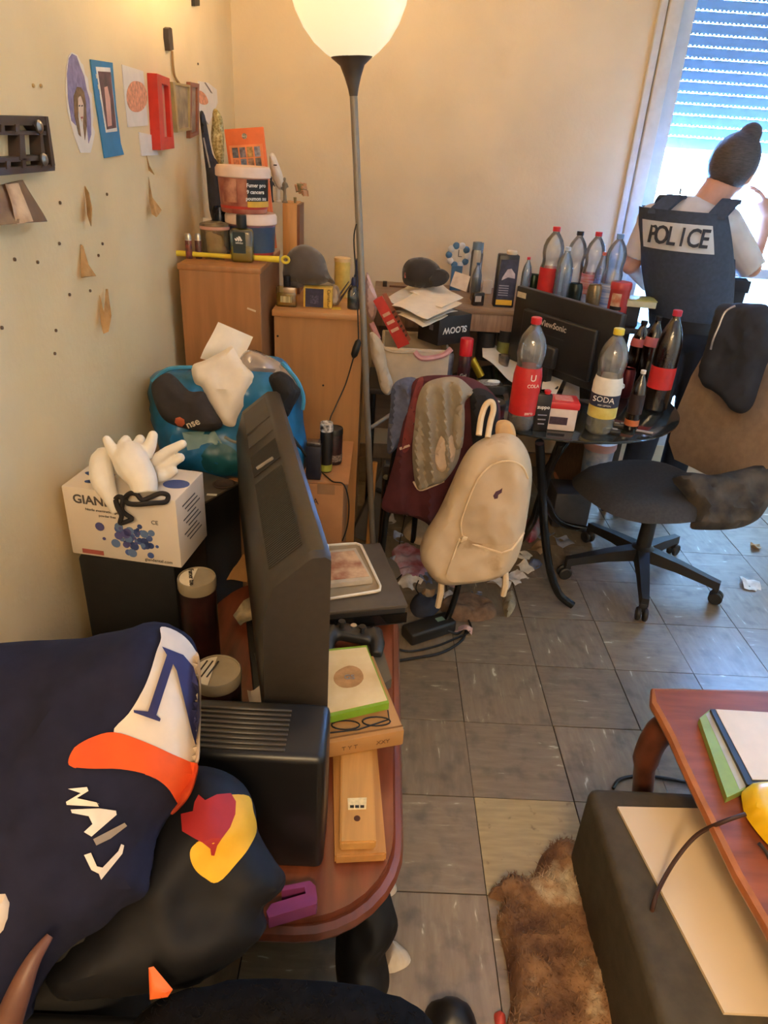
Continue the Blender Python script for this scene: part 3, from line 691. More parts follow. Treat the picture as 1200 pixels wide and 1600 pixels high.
for u, k_ in us:
    secs.append([tvp(u, b * (k_ if b > .03 else 1), (z - zb0) * (k_ ** .5) + zb0) for b, z in sec])
m_.loft(secs); m_.build('case', tvm, tv)
MB().box(tvp(.5, -.002, (zb0 + ZTV) / 2), (tvw - .05, .004, hT - .05), basis(tx, tn, (0, 0, 1))).build('screen', M('screen_glass', (10, 10, 12), .12), tv)
# vent slots on the sloping back: thin ribs over a flat panel coloured dark as the slots' shade
sl0, sl1 = Vector((.060, 0, ZTV - .010)), Vector((.105, 0, ZTV - .085))
def vp(u, t, o=0.0):
    b = .040 + (.104 - .040) * t; z = ZTV - .004 - .052 * t
    return tvp(u, b, z) + (-tn * .63 + Vector((0, 0, .776))) * o
vent_d = M('vent_shade', (14, 12, 11), .8)
for u0, u1, step in ((.05, .42, .0078), (.46, .58, .0078), (.64, .72, .3), (.74, .90, .3)):
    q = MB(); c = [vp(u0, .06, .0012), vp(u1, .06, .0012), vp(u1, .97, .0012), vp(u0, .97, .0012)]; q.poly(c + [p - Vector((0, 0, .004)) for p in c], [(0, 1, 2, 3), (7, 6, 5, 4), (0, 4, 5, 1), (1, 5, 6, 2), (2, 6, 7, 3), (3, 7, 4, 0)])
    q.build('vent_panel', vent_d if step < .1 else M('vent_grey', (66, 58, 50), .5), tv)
    if step < .1:
        r = MB(); u = u0
        while u < u1:
            r.tube([vp(u, .05, .0018), vp(u, .98, .0018)], .0011, 4); u += step
        tag(r.build('vent_ribs', tvm, tv), kind='stuff')
MB().tube([vp(.475, .25, .004), vp(.485, .8, .004)], .004, 6).build('vent_catch', M('grey_metal_light', (150, 140, 128), .4), tv)
MB().box(tvp(.42, .05, ZT + .034), (.10, .06, .05), basis(tx, tn, (0, 0, 1)), .006).build('stand_neck', blkp, tv)
MB().box(tvp(.42, .05, ZT + .007), (.42, .16, .012), basis(tx, tn, (0, 0, 1)), .005).build('stand_foot', blkp, tv)
# black amplifier box in front of the television
am = thing('amplifier', 'black box with ribbed top standing upright before the television', 'amplifier', (-.17, .86, ZT))
zm = at(503, 1186, Y=.80).z
MB().box((-.185, .865, (ZT + zm) / 2), (.272, .13, zm - ZT - .002), bev=.014, seg=3).build('case', M('black_case', (22, 20, 20), .38, var=.1), am)
for i in range(9): MB().box((-.21, .815 + i * .011, zm), (.19, .005, .004), bev=.0012, seg=1).build('rib', M('rib_grey', (58, 52, 46), .4), am)
# ------------------------------------------------------------------ things on the left wall
def S1(x, y): return (x / 2.857, y / 2.857)
def wprism(mb, outline, X0, depth, k=0):
    """flat piece fixed to the left wall: traced outline, real thickness towards the room"""
    f_ = [at(x, y, X=X0 + depth) for x, y in outline]
    if k: f_ = crom(f_, k)
    b_ = [p - Vector((depth, 0, 0)) for p in f_]; n = len(f_)
    mb.poly(f_ + b_, [tuple(range(n)), tuple(range(2 * n - 1, n - 1, -1))] + [(i, i + n, (i + 1) % n + n, (i + 1) % n) for i in range(n)])
    return mb
XW = XL + 0.0005
def wpiece(name, mat, out, X0, d, parent=None, k=0, s=True): return wprism(MB(), [S1(*q) if s else q for q in out], X0, d, k).build(name, mat, parent)
steel = M('bracket_brown', (74, 60, 52), .45, .4)
br = thing('tv_bracket', 'dark brown steel television wall bracket with cut-outs', 'bracket', at(20, 275, X=XW))
for q in ([(-60, 515), (213, 520), (217, 560), (-60, 560)], [(-60, 585), (205, 585), (207, 603), (-60, 603)], [(-60, 708), (212, 690), (213, 715), (-60, 730)], [(-60, 752), (228, 735), (246, 742), (246, 762), (-60, 790)]):
    wpiece('rail', steel, q, XW, .02, br)
for q in ([(5, 555), (20, 555), (22, 590), (5, 590)], [(70, 555), (88, 555), (90, 590), (72, 590)], [(88, 600), (110, 600), (118, 715), (92, 715)], [(148, 555), (185, 555), (210, 745), (188, 750), (180, 600)], [(30, 720), (46, 718), (48, 755), (32, 755)], [(100, 708), (116, 706), (118, 750), (102, 750)], [(205, 520), (215, 520), (247, 740), (232, 742)]):
    wpiece('crossbar', steel, q, XW, .022, br)
for x, y in ((168, 565), (190, 712)):
    p = at(*S1(x, y), X=XW + .022); MB().lathe([(.011, 0), (.012, .004), (.008, .008), (.003, .009)], p, (1, 0, 0), 14).build('bolt', M('bolt_steel', (150, 146, 140), .3, .9), br)
photo = M('photo_sepia', (120, 92, 70), .35, scale=14, col2=(206, 178, 150), stretch=(2, 8, 2))
phc = [at(*q, X=XW + o) for q, o in (((-12, 290), .003), ((34, 282), .004), ((74, 346), .035), ((-12, 352), .030))]
ph = thing('photo_print', 'curled sepia photograph hanging under the wall bracket', 'photograph', phc[3])
sheet('print', M('photo_dark', (104, 76, 58), .4, scale=20, var=.3), phc, .001, ph, .006)
sheet('pale_figure', M('photo_pale', (214, 186, 156), .4, scale=16, col2=(150, 116, 92)), [at(*q, X=XW + o) for q, o in (((8, 287), .006), ((28, 287), .007), ((52, 346), .036), ((28, 350), .035))], .0006, ph, .004)
white_p = M('drawing_paper', (226, 214, 200), .8, var=.04)
dr = thing('portrait_drawing', 'cut-out crayon drawing of long-haired head in purple halo on wall', 'drawing', at(130, 238, X=XW))
wpiece('paper', white_p, [(322, 234), (345, 245), (362, 280), (372, 290), (380, 330), (392, 350), (398, 400), (410, 420), (412, 480), (418, 520), (414, 560), (425, 590), (415, 640), (405, 682), (360, 682), (330, 600), (305, 500), (295, 400), (298, 300), (308, 250)], XW, .002, dr)
wpiece('purple_halo', M('crayon_purple', (142, 128, 158), .85, var=.2, scale=60), [(322, 240), (342, 250), (360, 300), (376, 340), (388, 400), (400, 440), (406, 520), (408, 600), (396, 640), (388, 560), (384, 460), (372, 410), (345, 395), (330, 420), (330, 500), (340, 560), (320, 540), (304, 440), (300, 330), (308, 260)], XW + .002, .0006, dr)
wpiece('hair', M('crayon_brown', (128, 98, 66), .85, var=.3, scale=80), [(345, 388), (362, 390), (376, 412), (384, 460), (388, 560), (380, 625), (372, 560), (374, 470), (360, 425), (348, 440), (350, 520), (362, 610), (352, 600), (334, 520), (330, 430)], XW + .0026, .0006, dr)
wpiece('face', M('crayon_skin', (226, 196, 168), .85), [(350, 432), (362, 430), (373, 460), (375, 510), (368, 545), (356, 520), (349, 475)], XW + .0026, .0006, dr)
wpiece('mouth', M('crayon_red', (176, 86, 84), .85), [(362, 522), (370, 520), (369, 530), (364, 530)], XW + .0033, .0004, dr)
for x in (355, 367): wpiece('eye', M('crayon_dark', (70, 60, 60), .85), [(x - 3, 470), (x + 3, 468), (x + 3, 475), (x - 3, 476)], XW + .0033, .0004, dr)
bc = thing('photo_card', 'blue card mount with white-framed photograph on wall', 'picture', at(180, 247, X=XW))
wpiece('card', M('card_blue', (58, 128, 172), .7, var=.06), [(405, 265), (503, 280), (520, 480), (540, 640), (554, 690), (468, 706), (430, 460)], XW, .003, bc)
wpiece('mount', M('mount_white', (230, 222, 210), .7), [(428, 298), (492, 302), (524, 586), (474, 592)], XW + .003, .001, bc)
wpiece('photo', M('photo_purple', (116, 76, 84), .4, scale=30, col2=(60, 46, 54)), [(438, 318), (494, 322), (520, 570), (478, 578)], XW + .004, .0006, bc)
wpiece('figure', M('photo_flesh', (214, 164, 146), .4, scale=30), [(466, 390), (480, 385), (492, 440), (500, 560), (482, 565), (474, 480)], XW + .0046, .0005, bc)
for i in range(5): wpiece('dash', M('dash_cream', (216, 206, 180), .7), [(428 + i * 9, 330 + i * 48), (438 + i * 9, 330 + i * 48), (441 + i * 9, 350 + i * 48), (431 + i * 9, 350 + i * 48)], XW + .003, .0006, bc)
od = thing('flower_drawing', 'pale paper with orange crayon flower on wall', 'drawing', at(210, 196, X=XW))
wpiece('paper', white_p, [(545, 288), (640, 318), (650, 440), (662, 560), (572, 568), (556, 420)], XW, .002, od)
wpiece('orange_flower', M('crayon_orange', (222, 150, 110), .85, var=.25, scale=90), [(600, 362), (635, 372), (655, 410), (655, 460), (630, 495), (595, 498), (572, 470), (566, 420), (578, 380)], XW + .002, .0006, od, 4)
tag(wpiece('note_paper', white_p, [(622, 590), (690, 605), (696, 650), (708, 692), (632, 696)], XW, .003), 'small blank white note pinned under the flower drawing', 'paper')
def pframe(name, label, out, inn, mat, pic, d, cat='picture frame'):
    t = thing(name, label, cat, at(*S1(*out[2]), X=XW)); n = 4
    for i in range(4): wpiece('frame_bar', mat, [out[i], out[(i + 1) % 4], inn[(i + 1) % 4], inn[i]], XW, d, t)
    wpiece('picture', pic, inn, XW, d * .5, t); return t
pframe('picture_frame', 'bright red wooden picture frame on the wall', [(700, 328), (757, 350), (779, 662), (718, 671)], [(722, 372), (752, 384), (766, 612), (736, 618)], M('frame_red', (204, 48, 32), .4), M('pic_pinkish', (206, 138, 112), .5, scale=40), .028)
pframe('picture_frame', 'thin silver-gold picture frame beside the red frame', [(772, 366), (852, 380), (857, 580), (794, 592)], [(782, 378), (846, 390), (850, 568), (800, 578)], M('frame_gold', (186, 168, 124), .35, .6), M('pic_grey', (176, 158, 132), .3, scale=20, col2=(120, 106, 92)), .014)
pframe('picture_frame', 'narrow reddish brown picture frame nearest the room corner', [(850, 366), (890, 374), (888, 600), (850, 618)], [(858, 388), (882, 392), (882, 585), (856, 600)], M('frame_brown', (140, 84, 60), .5), M('pic_dull', (176, 150, 128), .4, scale=30, col2=(130, 110, 96)), .014)
tp_ = thing('pointed_paper', 'white pointed paper with orange tree drawing near room corner', 'drawing', at(325, 192, X=XW))
wpiece('paper', white_p, [(888, 362), (930, 370), (968, 400), (972, 460), (932, 556), (888, 490)], XW, .004, tp_)
wpiece('orange_blot', M('crayon_orange'), [(888, 405), (915, 420), (930, 455), (915, 468), (888, 455)], XW + .004, .0006, tp_, 3)
wpiece('scribble', M('crayon_grey', (140, 124, 110), .9), [(912, 368), (918, 368), (944, 408), (950, 418), (942, 415)], XW + .004, .0006, tp_)
kn = thing('hanging_tool', 'dark-handled tool with long curved strip hanging on wall', 'tool', at(275, 128, X=XW))
wpiece('handle', M('handle_black', (60, 50, 46), .5), [(752, 128), (760, 122), (768, 128), (776, 222), (760, 228), (753, 170)], XW, .016, kn)
MB().tube(smooth_path([at(*S1(*q), X=XW + .006) for q in ((768, 228), (772, 290), (780, 340), (800, 372))], 5), .004, 6).build('strip', M('strip_ochre', (160, 124, 76), .6), kn)
tag(wpiece('wall_clip', M('clip_black', (40, 34, 30), .5), [(868, -60), (892, -60), (892, 26), (870, 28)], XW, .012), 'small black clip high on the left wall', 'clip')
peel = M('peeled_wallpaper', (190, 154, 108), .85, var=.12, col2=(150, 116, 76)); peel2 = M('peel_back', (214, 186, 150), .85)
wl_ = bpy.data.objects['wall_left']
def flap(out, dx):
    o = [S1(*q) for q in out]; f_ = [at(x, y, X=XW + d) for (x, y), d in zip(o, dx)]; n = len(f_)
    b_ = [p - Vector((.0015, 0, 0)) for p in f_]
    MB().poly(f_ + b_, [tuple(range(n)), tuple(range(2 * n - 1, n - 1, -1))] + [(i, i + n, (i + 1) % n + n, (i + 1) % n) for i in range(n)]).build('wallpaper_flap', peel, wl_)
flap([(380, 830), (398, 860), (412, 930), (408, 1010), (392, 960)], (.002, .012, .03, .02, .004))
flap([(362, 1090), (372, 1100), (395, 1180), (430, 1232), (380, 1235), (364, 1240)], (.002, .004, .02, .03, .02, .004))
flap([(446, 1318), (466, 1400), (474, 1290), (482, 1290), (498, 1410), (485, 1480), (464, 1490), (452, 1440)], (.002, .02, .004, .012, .03, .03, .02, .006))
flap([(655, 690), (668, 740), (690, 780), (664, 760)], (.002, .01, .02, .004)); flap([(664, 790), (680, 880), (722, 938), (700, 970), (680, 955), (668, 900)], (.002, .014, .03, .035, .02, .004))
plug_m = M('wall_plug', (96, 76, 56), .7); plug2 = M('wall_plug_ochre', (184, 148, 92), .6)
for i, (x, y) in enumerate(((146, 382), (180, 383), (265, 905), (475, 867), (262, 1087), (165, 1170), (62, 1158), (308, 1315), (247, 1475), (242, 1578), (5, 1463), (400, 1298), (437, 1140), (455, 1088), (882, 285))):
    MB().lathe([(.0036, 0), (.0036, .003), (.002, .004)], at(*S1(x, y), X=XW), (1, 0, 0), 8).build('wall_plug', plug2 if i < 2 else plug_m, wl_)
# ------------------------------------------------------------------ on the taller cabinet
zt = zc1
def bucket(px, pyb, pyt, z0, Y, r, label, lab_m, warn):
    p = at(px, pyb, Y=Y); p.z = z0; h = at(px, pyt, Y=Y).z - z0
    t = thing('tobacco_bucket', label, 'bucket', p)
    MB().lathe([(r * .84, 0), (r * .86, .004), (r * .95, h * .80), (r * .95, h * .82)], p, n=36).build('tub', lab_m, t)
    MB().lathe([(r * 1.0, h * .76), (r * 1.03, h * .78), (r * 1.03, h * .93), (r * .96, h), (r * .6, h * 1.0), (r * .55, h * .985)], p, n=36).build('lid', M('lid_white', (232, 206, 188), .35, var=.05), t)
    MB().lathe([(r * .875, h * .10), (r * .885, h * .16)], p, n=36, cap=False).build('red_band', M('band_red', (196, 60, 46), .4), t)
    return t, p, h
redlab = M('label_red_brown', (150, 70, 60), .4, scale=18, col2=(196, 130, 104))
b1, pb1, hb1 = bucket(394, 400, 332, zt, 2.62, .087, 'lower tobacco bucket with navy panel under the other bucket', M('label_blue_red', (70, 84, 110), .4, scale=12, col2=(196, 96, 84)), 0)
MB().lathe([(.0795, .022), (.0835, hb1 * .72)], pb1, n=36, cap=False).build('label', M('label_navy', (40, 56, 80), .4, scale=10, col2=(60, 80, 104)), b1)
b2, pb2, hb2 = bucket(382, 335, 259, zt + hb1 + .001, 2.61, .090, 'upper tobacco bucket with white lid and black French health warning', redlab, 1)
def curved(p, r, a0, a1, z0, z1, name, mat, parent, n=10):
    m = MB(); v = []; q = []
    for i in range(n + 1):
        a = math.radians(a0 + (a1 - a0) * i / n)
        for rr in (r, r - .002):
            for z in (z0, z1): v.append((p.x + rr * math.cos(a), p.y + rr * math.sin(a), p.z + z))
    f_ = []
    for i in range(n):
        a = i * 4; b = a + 4
        f_ += [(a, b, b + 1, a + 1), (a + 2, a + 3, b + 3, b + 2), (a + 1, b + 1, b + 3, a + 3), (a, a + 2, b + 2, b)]
    f_ += [(0, 1, 3, 2), (4 * n, 4 * n + 2, 4 * n + 3, 4 * n + 1)]
    return m.poly(v, f_).build(name, mat, parent)
curved(pb2, .0865, -72, -10, .030, hb2 * .74, 'warning_panel', M('warn_black', (24, 22, 22), .5), b2)
curved(pb2, .0868, -72, -10, .022, .040, 'yellow_strip', M('warn_yellow', (226, 176, 50), .5), b2)
wtxt = M('print_white', (236, 232, 224), .6)
def ctext(s, size, p, r, a, z, mat, parent, bold=.02):
    a = math.radians(a); nrm = Vector((math.cos(a), math.sin(a), 0))
    return text(s, size, p + nrm * r + Vector((0, 0, z)), (-nrm.y, nrm.x, 0), (0, 0, 1), mat, parent, bold=bold)
for i, (s_, a_) in enumerate((('Fumer pro', -52), ('9 cancers', -54), ('poumon su', -53))): ctext(s_, .0165, pb2, .0890, a_, hb2 * .62 - i * .020, wtxt, b2)
curved(pb2, .0862, -128, -95, .035, hb2 * .74, 'photo_panel', M('label_photo', (206, 150, 124), .4, scale=25, col2=(150, 86, 72)), b2)
# drinks can, papers, cotton jar, lighters, cologne, yellow handle
def can(px, pyb, Y, z0, r, h, label, body, cat='can', group=None):
    p = at(px, pyb, Y=Y); p.z = z0; t = thing('drinks_can', label, cat, p, group=group)
    MB().lathe([(r * .78, 0), (r, .010), (r, h - .014), (r * .84, h - .002), (r * .84, h), (r * .80, h - .004)], p, n=28).build('can_body', body, t)
    MB().lathe([(r * .8, h - .006), (r * .8, h - .004)], p, n=28).build('can_top', M('can_alu', (190, 186, 180), .3, .9), t)
    return t
can(345, 352, 2.72, zt, .031, .150, 'dark blue drinks can on the cabinet beside the buckets', M('can_darkblue', (44, 52, 74), .25, .6, scale=25, col2=(28, 30, 44)))
p = at(322, 352, Y=2.76); tag(sheet('paper_sheet', pap, [Vector((p.x - .02, 2.80, zt + .001)), Vector((p.x + .025, 2.79, zt + .001)), Vector((p.x + .025, 2.80, zt + .10)), Vector((p.x - .02, 2.81, zt + .10))], .002, None, .008), 'folded white paper standing behind the drinks can', 'paper')
for px, lb_, c in ((296, 'picture-printed lighter left of its twin on brown cabinet', (150, 76, 60)), (311, 'darker picture-printed lighter beside the cotton jar', (110, 62, 54))):
    p = at(px, 404, Z=zt); t = thing('lighter', lb_, 'lighter', p, group='printed lighters')
    MB().lathe([(.0105, 0), (.0115, .003), (.0115, .058), (.010, .060)], p, n=18, sy=.65).build('lighter_body', M('lighter_print_%d' % px, c, .3, scale=70, col2=(60, 40, 44)), t)
    MB().lathe([(.0108, .060), (.0108, .074), (.007, .080)], p, n=18, sy=.65).build('metal_hood', M('can_alu'), t)
    MB().lathe([(.0112, .052), (.0112, .060)], p, n=18, sy=.65).build('white_band', wtxt, t)
p = at(338, 402, Z=zt); t = thing('plastic_tub', 'clear plastic tub of cotton between lighters and cologne', 'jar', p)
MB().lathe([(.044, 0), (.046, .004), (.050, .10), (.052, .105), (.048, .110), (.02, .118)], p, n=28).build('tub', clear('tub_clear', (235, 225, 205), .2, .12, ((214, 196, 160), .18)), t)
q = MB(); [q.ball(p + Vector((rnd.uniform(-.02, .02), rnd.uniform(-.02, .02), .016 + rnd.uniform(0, .05))), rnd.uniform(.013, .019), 10) for _ in range(14)]; fuse(q, 'cotton_filling', M('cotton', (206, 182, 136), .95, var=.12), t, .004, 3)
MB().lathe([(.047, .090), (.051, .094), (.051, .104)], p, n=28, cap=False).build('rim', M('rim_pink', (214, 160, 140), .4), t)
p = at(378, 411, Z=zt); p.y += .016; t = thing('cologne_bottle', 'clear cologne bottle of yellow liquid with black cap and label', 'bottle', p)
MB().box(p + Vector((0, 0, .054)), (.078, .036, .108), None, .014, 3).build('glass', clear('cologne_glass', (225, 232, 225), .25, .05), t)
MB().box(p + Vector((0, 0, .028)), (.070, .029, .050), None, .008, 3).build('liquid', clear('cologne_yellow', (246, 224, 70), .1, .05, ((236, 208, 60), .35)), t)
MB().lathe([(.016, .108), (.017, .112), (.017, .148), (.015, .150)], p, n=20).build('cap', M('cap_black', (26, 28, 34), .3), t)
MB().box(p + Vector((-.006, -.0188, .064)), (.042, .0012, .066)).build('label', M('label_dark_teal', (30, 48, 50), .4), t)
lw_ = p + Vector((-.006, -.0198, .070))
for i in range(3): MB().prism([(-.003, 0), (.003, 0), (.003 , .006 + i * .004), (-.003, .010 + i * .004)], .0006, basis((.88, 0, .48), (-.48, 0, .88), (0, -1, 0)), lw_ + Vector((-.008 + i * .008, 0, 0))).build('stripe', wtxt, t)
text('adidas', .010, lw_ + Vector((0, 0, -.006)), (1, 0, 0), (0, 0, 1), wtxt, t)
yl = M('yellow_plastic', (232, 206, 60), .35, var=.05)
p0_, p1_, p2_ = [Vector((at(x_, 395, Y=2.50).x, 2.50, zt + .014)) for x_ in (258, 398, 446)]
t = thing('brush', 'long yellow plastic handle lying across the brown cabinet top', 'brush', at(330, 400, Y=2.48))
MB().tube([p0_, p0_.lerp(p1_, .06), p0_.lerp(p1_, .12), p0_.lerp(p1_, .5), p1_, p1_.lerp(p2_, .8)], [.008, .012, .010, .007, .009, .011], 12).build('handle', yl, t)
MB().tube([p2_ + Vector((.012 * math.cos(a), 0, .010 * math.sin(a))) for a in [i * PI / 7 for i in range(14)]], .0045, 8, closed=True).build('hanging_ring', yl, t)
q = at(335, 406, Z=zt); tag(sheet('dry_leaf', M('leaf_dry', (132, 104, 66), .8), [q + Vector((-.03, 0, .001)), q + Vector((.035, -.004, .001)), q + Vector((.03, .02, .004)), q + Vector((-.02, .02, .008))], .0015, None, .01), 'flat dry brown scrap at the cabinet edge', 'scrap')
# navy case, glittery ornament, orange display board
t = thing('umbrella', 'folded dark navy umbrella leaning in the room corner', 'umbrella', at(340, 345, Y=2.79))
Drape([(312, 178), (320, 180), (332, 240), (345, 262), (350, 330), (330, 340), (322, 270), (316, 220)], at(330, 260, Y=2.90), (0, -1, 0), .022, .02, .8, folds(.004, 30, 12, 1)).build('canopy', M('navy_cloth', (50, 52, 66), .6, var=.2), t, .012)
MB().tube([at(318, 215, Y=2.872), at(328, 262, Y=2.872)], .003, 6).build('rib', M('can_alu'), t)
t = thing('glitter_ornament', 'gold glittery leaf-shaped ornament in the room corner', 'ornament', at(342, 262, Y=2.9))
Drape([(333, 172), (340, 172), (348, 188), (350, 225), (349, 258), (338, 250), (330, 220), (331, 195)], at(340, 215, Y=2.86), (.3, -1, 0), .010, .012, .8, folds(.004, 60, 60, 1)).build('leaf', M('gold_glitter', (150, 132, 80), .3, .7, scale=120, col2=(220, 206, 150), bump=.4, bscale=250), t, .008)
ob = thing('display_board', 'orange board with black thumbnail pictures leaning behind the buckets', 'board', (-0.5, 2.75, zt))
o0, o1, o2 = at(350, 202, Y=2.76), at(411, 198, Y=2.76), at(418, 262, Y=2.72)
ox = (o1 - o0).normalized(); bt = Vector((o0.x, 2.735, zt)); oz = (o0 - bt); hob = oz.length; oz.normalize(); oy = oz.cross(ox).normalized(); oz = ox.cross(oy).normalized(); wob = (o1 - o0).length
RB = basis(ox, oy, oz); obc = o0 + ox * wob / 2 - oz * hob / 2
MB().box(obc + oy * .008, (wob, .016, hob), RB, .002).build('panel', M('board_orange', (222, 110, 58), .5, var=.06), ob)
MB().box(obc - oy * .001 - oz * .02, (wob * .86, .002, hob * .84), RB).build('inset', M('board_inset', (230, 138, 84), .5), ob)
tc_ = [(60, 60, 72), (86, 76, 84), (150, 110, 50), (110, 110, 130), (170, 84, 44), (70, 80, 104), (120, 84, 60), (60, 52, 52)]
for i in range(8):
    cx_, cz_ = (i % 4 - 1.5) * wob * .19, hob / 2 - .075 - (i // 4) * .036
    MB().box(obc + ox * cx_ + oz * cz_ - oy * .0025, (wob * .15, .0015, .032), RB).build('thumbnail', M('thumb_%d' % i, tc_[i], .4, scale=70, col2=tuple(min(255, c + 60) for c in tc_[i])), ob)
MB().lathe([(.009, 0), (.009, .002)], obc + oz * (hob / 2 - .025) - oy * .002, -oy, 14).build('badge', M('badge_grey', (190, 186, 176), .4, scale=200, col2=(60, 56, 54)), ob)
# wooden box behind, with ornaments
zw = at(450, 318, Y=2.84).z
wbx = thing('wooden_box', 'upright orange-brown wooden box behind the buckets', 'box', (-.36, 2.90, zc2))
x0_, x1_ = at(424, 318, Y=2.84).x, at(464, 318, Y=2.84).x; x0_ = max(x0_, -.386)
MB().box(((x0_ + x1_) / 2, 2.915, (zc2 + zw) / 2), (x1_ - x0_, .15, zw - zc2), bev=.003).build('box_body', M('pine_orange', (198, 138, 72), .45, var=.15, scale=6, stretch=(6, 6, .6)), wbx)
MB().box((x1_ + .005, 2.915, (zc2 + zw) / 2), (.010, .146, zw - zc2 - .006)).build('door', M('pine_dark', (120, 72, 44), .5), wbx)
pw = M('ornament_white', (216, 204, 188), .6, var=.1)
t = thing('white_mask', 'small white carved mask on the wooden box', 'ornament', at(432, 312, Y=2.86))
Drape([(421, 242), (428, 240), (436, 258), (442, 275), (444, 290), (436, 296), (428, 284), (422, 262)], at(432, 270, Y=2.87), (0, -1, 0), .02, .014, .4, folds(.006, 40, 40, 2)).build('face', pw, t, .008)
MB().box(at(430, 258, Y=2.845), (.012, .004, .004)).build('brow', dark_m, t)
MB().tube([at(434, 314, Y=2.87), at(434, 290, Y=2.87)], .006, 8).build('stem', pw, t)
def figurine(px, pyt, pyb, m_, label):
    p = at(px, pyb, Z=zw); hh = at(px, pyt, Y=p.y).z - zw; t = thing('figurine', label, 'figurine', p, group='figurines on the wooden box')
    q = MB(); q.lathe([(.012, 0), (.012, .004), (.006, .006)], p, n=12); q.tube([p + Vector((-.004, 0, .004)), p + Vector((-.003, 0, hh * .5))], .0035, 8); q.tube([p + Vector((.005, 0, .004)), p + Vector((.003, 0, hh * .5))], .0035, 8)
    q.tube([p + Vector((0, 0, hh * .45)), p + Vector((0, 0, hh * .6)), p + Vector((0, 0, hh * .8))], [.006, .007, .008], 8); q.tube([p + Vector((-.008, 0, hh * .78)), p + Vector((-.013, 0, hh * .5))], .003, 6); q.tube([p + Vector((.008, 0, hh * .78)), p + Vector((.014, 0, hh * .6))], .003, 6); q.ball(p + Vector((0, 0, hh * .92)), (.006, .006, hh * .09), 10)
    fuse(q, 'figure', m_, t, .003, 2)
figurine(424, 275, 316, M('figure_black', (44, 38, 38), .5), 'small dark standing figurine, leftmost on the wooden box')
figurine(435, 282, 316, pw, 'small white standing figurine in the middle of wooden box top')
figurine(445, 277, 317, M('figure_grey', (128, 118, 100), .5), 'small grey-green figurine, rightmost on the wooden box')
p = at(468, 318, Y=2.88); t = thing('dried_flower', 'dried curled flower at the right end of wooden box', 'flower', Vector((x1_ - .012, 2.88, zw)))
q0 = Vector((x1_ - .004, 2.88, zw + .012))
for i in range(7):
    a = i * .9; c = q0 + Vector((math.cos(a) * .014 + .008, math.sin(a) * .012, .012 + .004 * i))
    sheet('petal', M('petal_%d' % (i % 2), ((184, 140, 110), (128, 120, 84))[i % 2], .8), [c, c + Vector((.022, 0, .004)), c + Vector((.018, .012, .022)), c + Vector((-.006, .01, .024))], .0015, t, .012, 4, 4, i)
MB().lathe([(.004, 0), (.006, .02)], Vector((x1_ - .012, 2.88, zw)), n=8).build('stalk', M('petal_1'), t)
# ------------------------------------------------------------------ on the lower cabinet
p = at(447, 480, Z=zc2); t = thing('perfume_bottle', 'square clear perfume bottle with dark cap on light cabinet', 'bottle', p)
MB().box(p + Vector((0, .016, .036)), (.074, .032, .072), None, .006, 2).build('glass', clear('perfume_glass', (236, 226, 170), .3, .05), t)
MB().box(p + Vector((0, .016, .026)), (.066, .024, .044), None, .004).build('liquid', clear('perfume_liquid', (242, 224, 130), .1, .05, ((226, 200, 110), .2)), t)
MB().lathe([(.012, .072), (.013, .074), (.013, .106), (.011, .108)], p + Vector((0.002, .016, 0)), n=18).build('cap', M('cap_black'), t)
MB().box(p + Vector((0, -.0008, .028)), (.040, .001, .022)).build('label', M('label_faint', (220, 206, 150), .5, scale=200, col2=(150, 136, 90), stretch=(1, 1, .02)), t)
p = at(496, 482, Z=zc2); t = thing('carton_box', 'navy and yellow printed carton under the brown cap', 'box', p)
MB().box(p + Vector((0, .04, .036)), (.105, .07, .070), None, .002).build('box_body', M('carton_yellow', (212, 170, 66), .5), t)
MB().box(p + Vector((-.012, .0046, .036)), (.066, .001, .066)).build('navy_panel', M('panel_navy', (46, 44, 72), .5, var=.2, scale=60), t)
MB().box(p + Vector((-.012, .0040, .030)), (.030, .001, .030)).build('print', M('panel_print', (88, 84, 112), .5, scale=200, col2=(40, 38, 60)), t)
text('Carrefour', .016, p + Vector((.040, .0045, .036)), (0, 0, -1), (1, 0, 0), M('ink_dark', (50, 40, 30), .7), t)
def cap_hat(name, label, dome, brim, Y, c_m, thick, tilt=(0, -1, .2), extra=None):
    t = thing(name, label, 'cap', at(*dome[0], Y=Y))
    d = Drape(dome, at(*dome[len(dome) // 3], Y=Y), tilt, thick, thick * .9, .9, folds(.004, 14, 14, 3)); d.build('crown', c_m, t, .014)
    b = Drape(brim, at(*brim[0], Y=Y - thick * .8), (0, -1, .9), .012, .012, .9); b.build('brim', c_m, t, .012)
    return t, d
t, d = cap_hat('baseball_cap', 'brown-grey baseball cap resting on the navy carton', [(446, 440), (444, 410), (455, 390), (473, 382), (492, 388), (506, 402), (513, 425), (516, 438), (490, 446)], [(452, 445), (466, 428), (485, 424), (506, 426), (520, 436), (522, 444), (500, 436), (482, 440), (468, 450)], 2.70, M('cap_brown', (86, 76, 68), .8, var=.12, sheen=.3), .055)
p = at(534, 454, Y=2.86); p.z = zc2; t = thing('yellow_tin', 'tall yellow tin with pale lid behind the lamp pole', 'tin', p); hh = at(534, 402, Y=2.86).z - zc2
MB().lathe([(.030, 0), (.031, .004), (.031, hh * .93)], p, n=28).build('can', M('tin_yellow', (216, 186, 96), .4, scale=30, var=.12), t)
MB().lathe([(.033, hh * .90), (.033, hh * .985), (.030, hh)], p, n=28).build('lid', M('lid_cream', (222, 186, 130), .4), t)
p = at(552, 484, Z=zc2); t = thing('spray_bottle', 'blue-capped clear bottle of blue liquid behind the lamp pole', 'bottle', p + Vector((0, .02, 0)))
p = p + Vector((0, .02, 0))
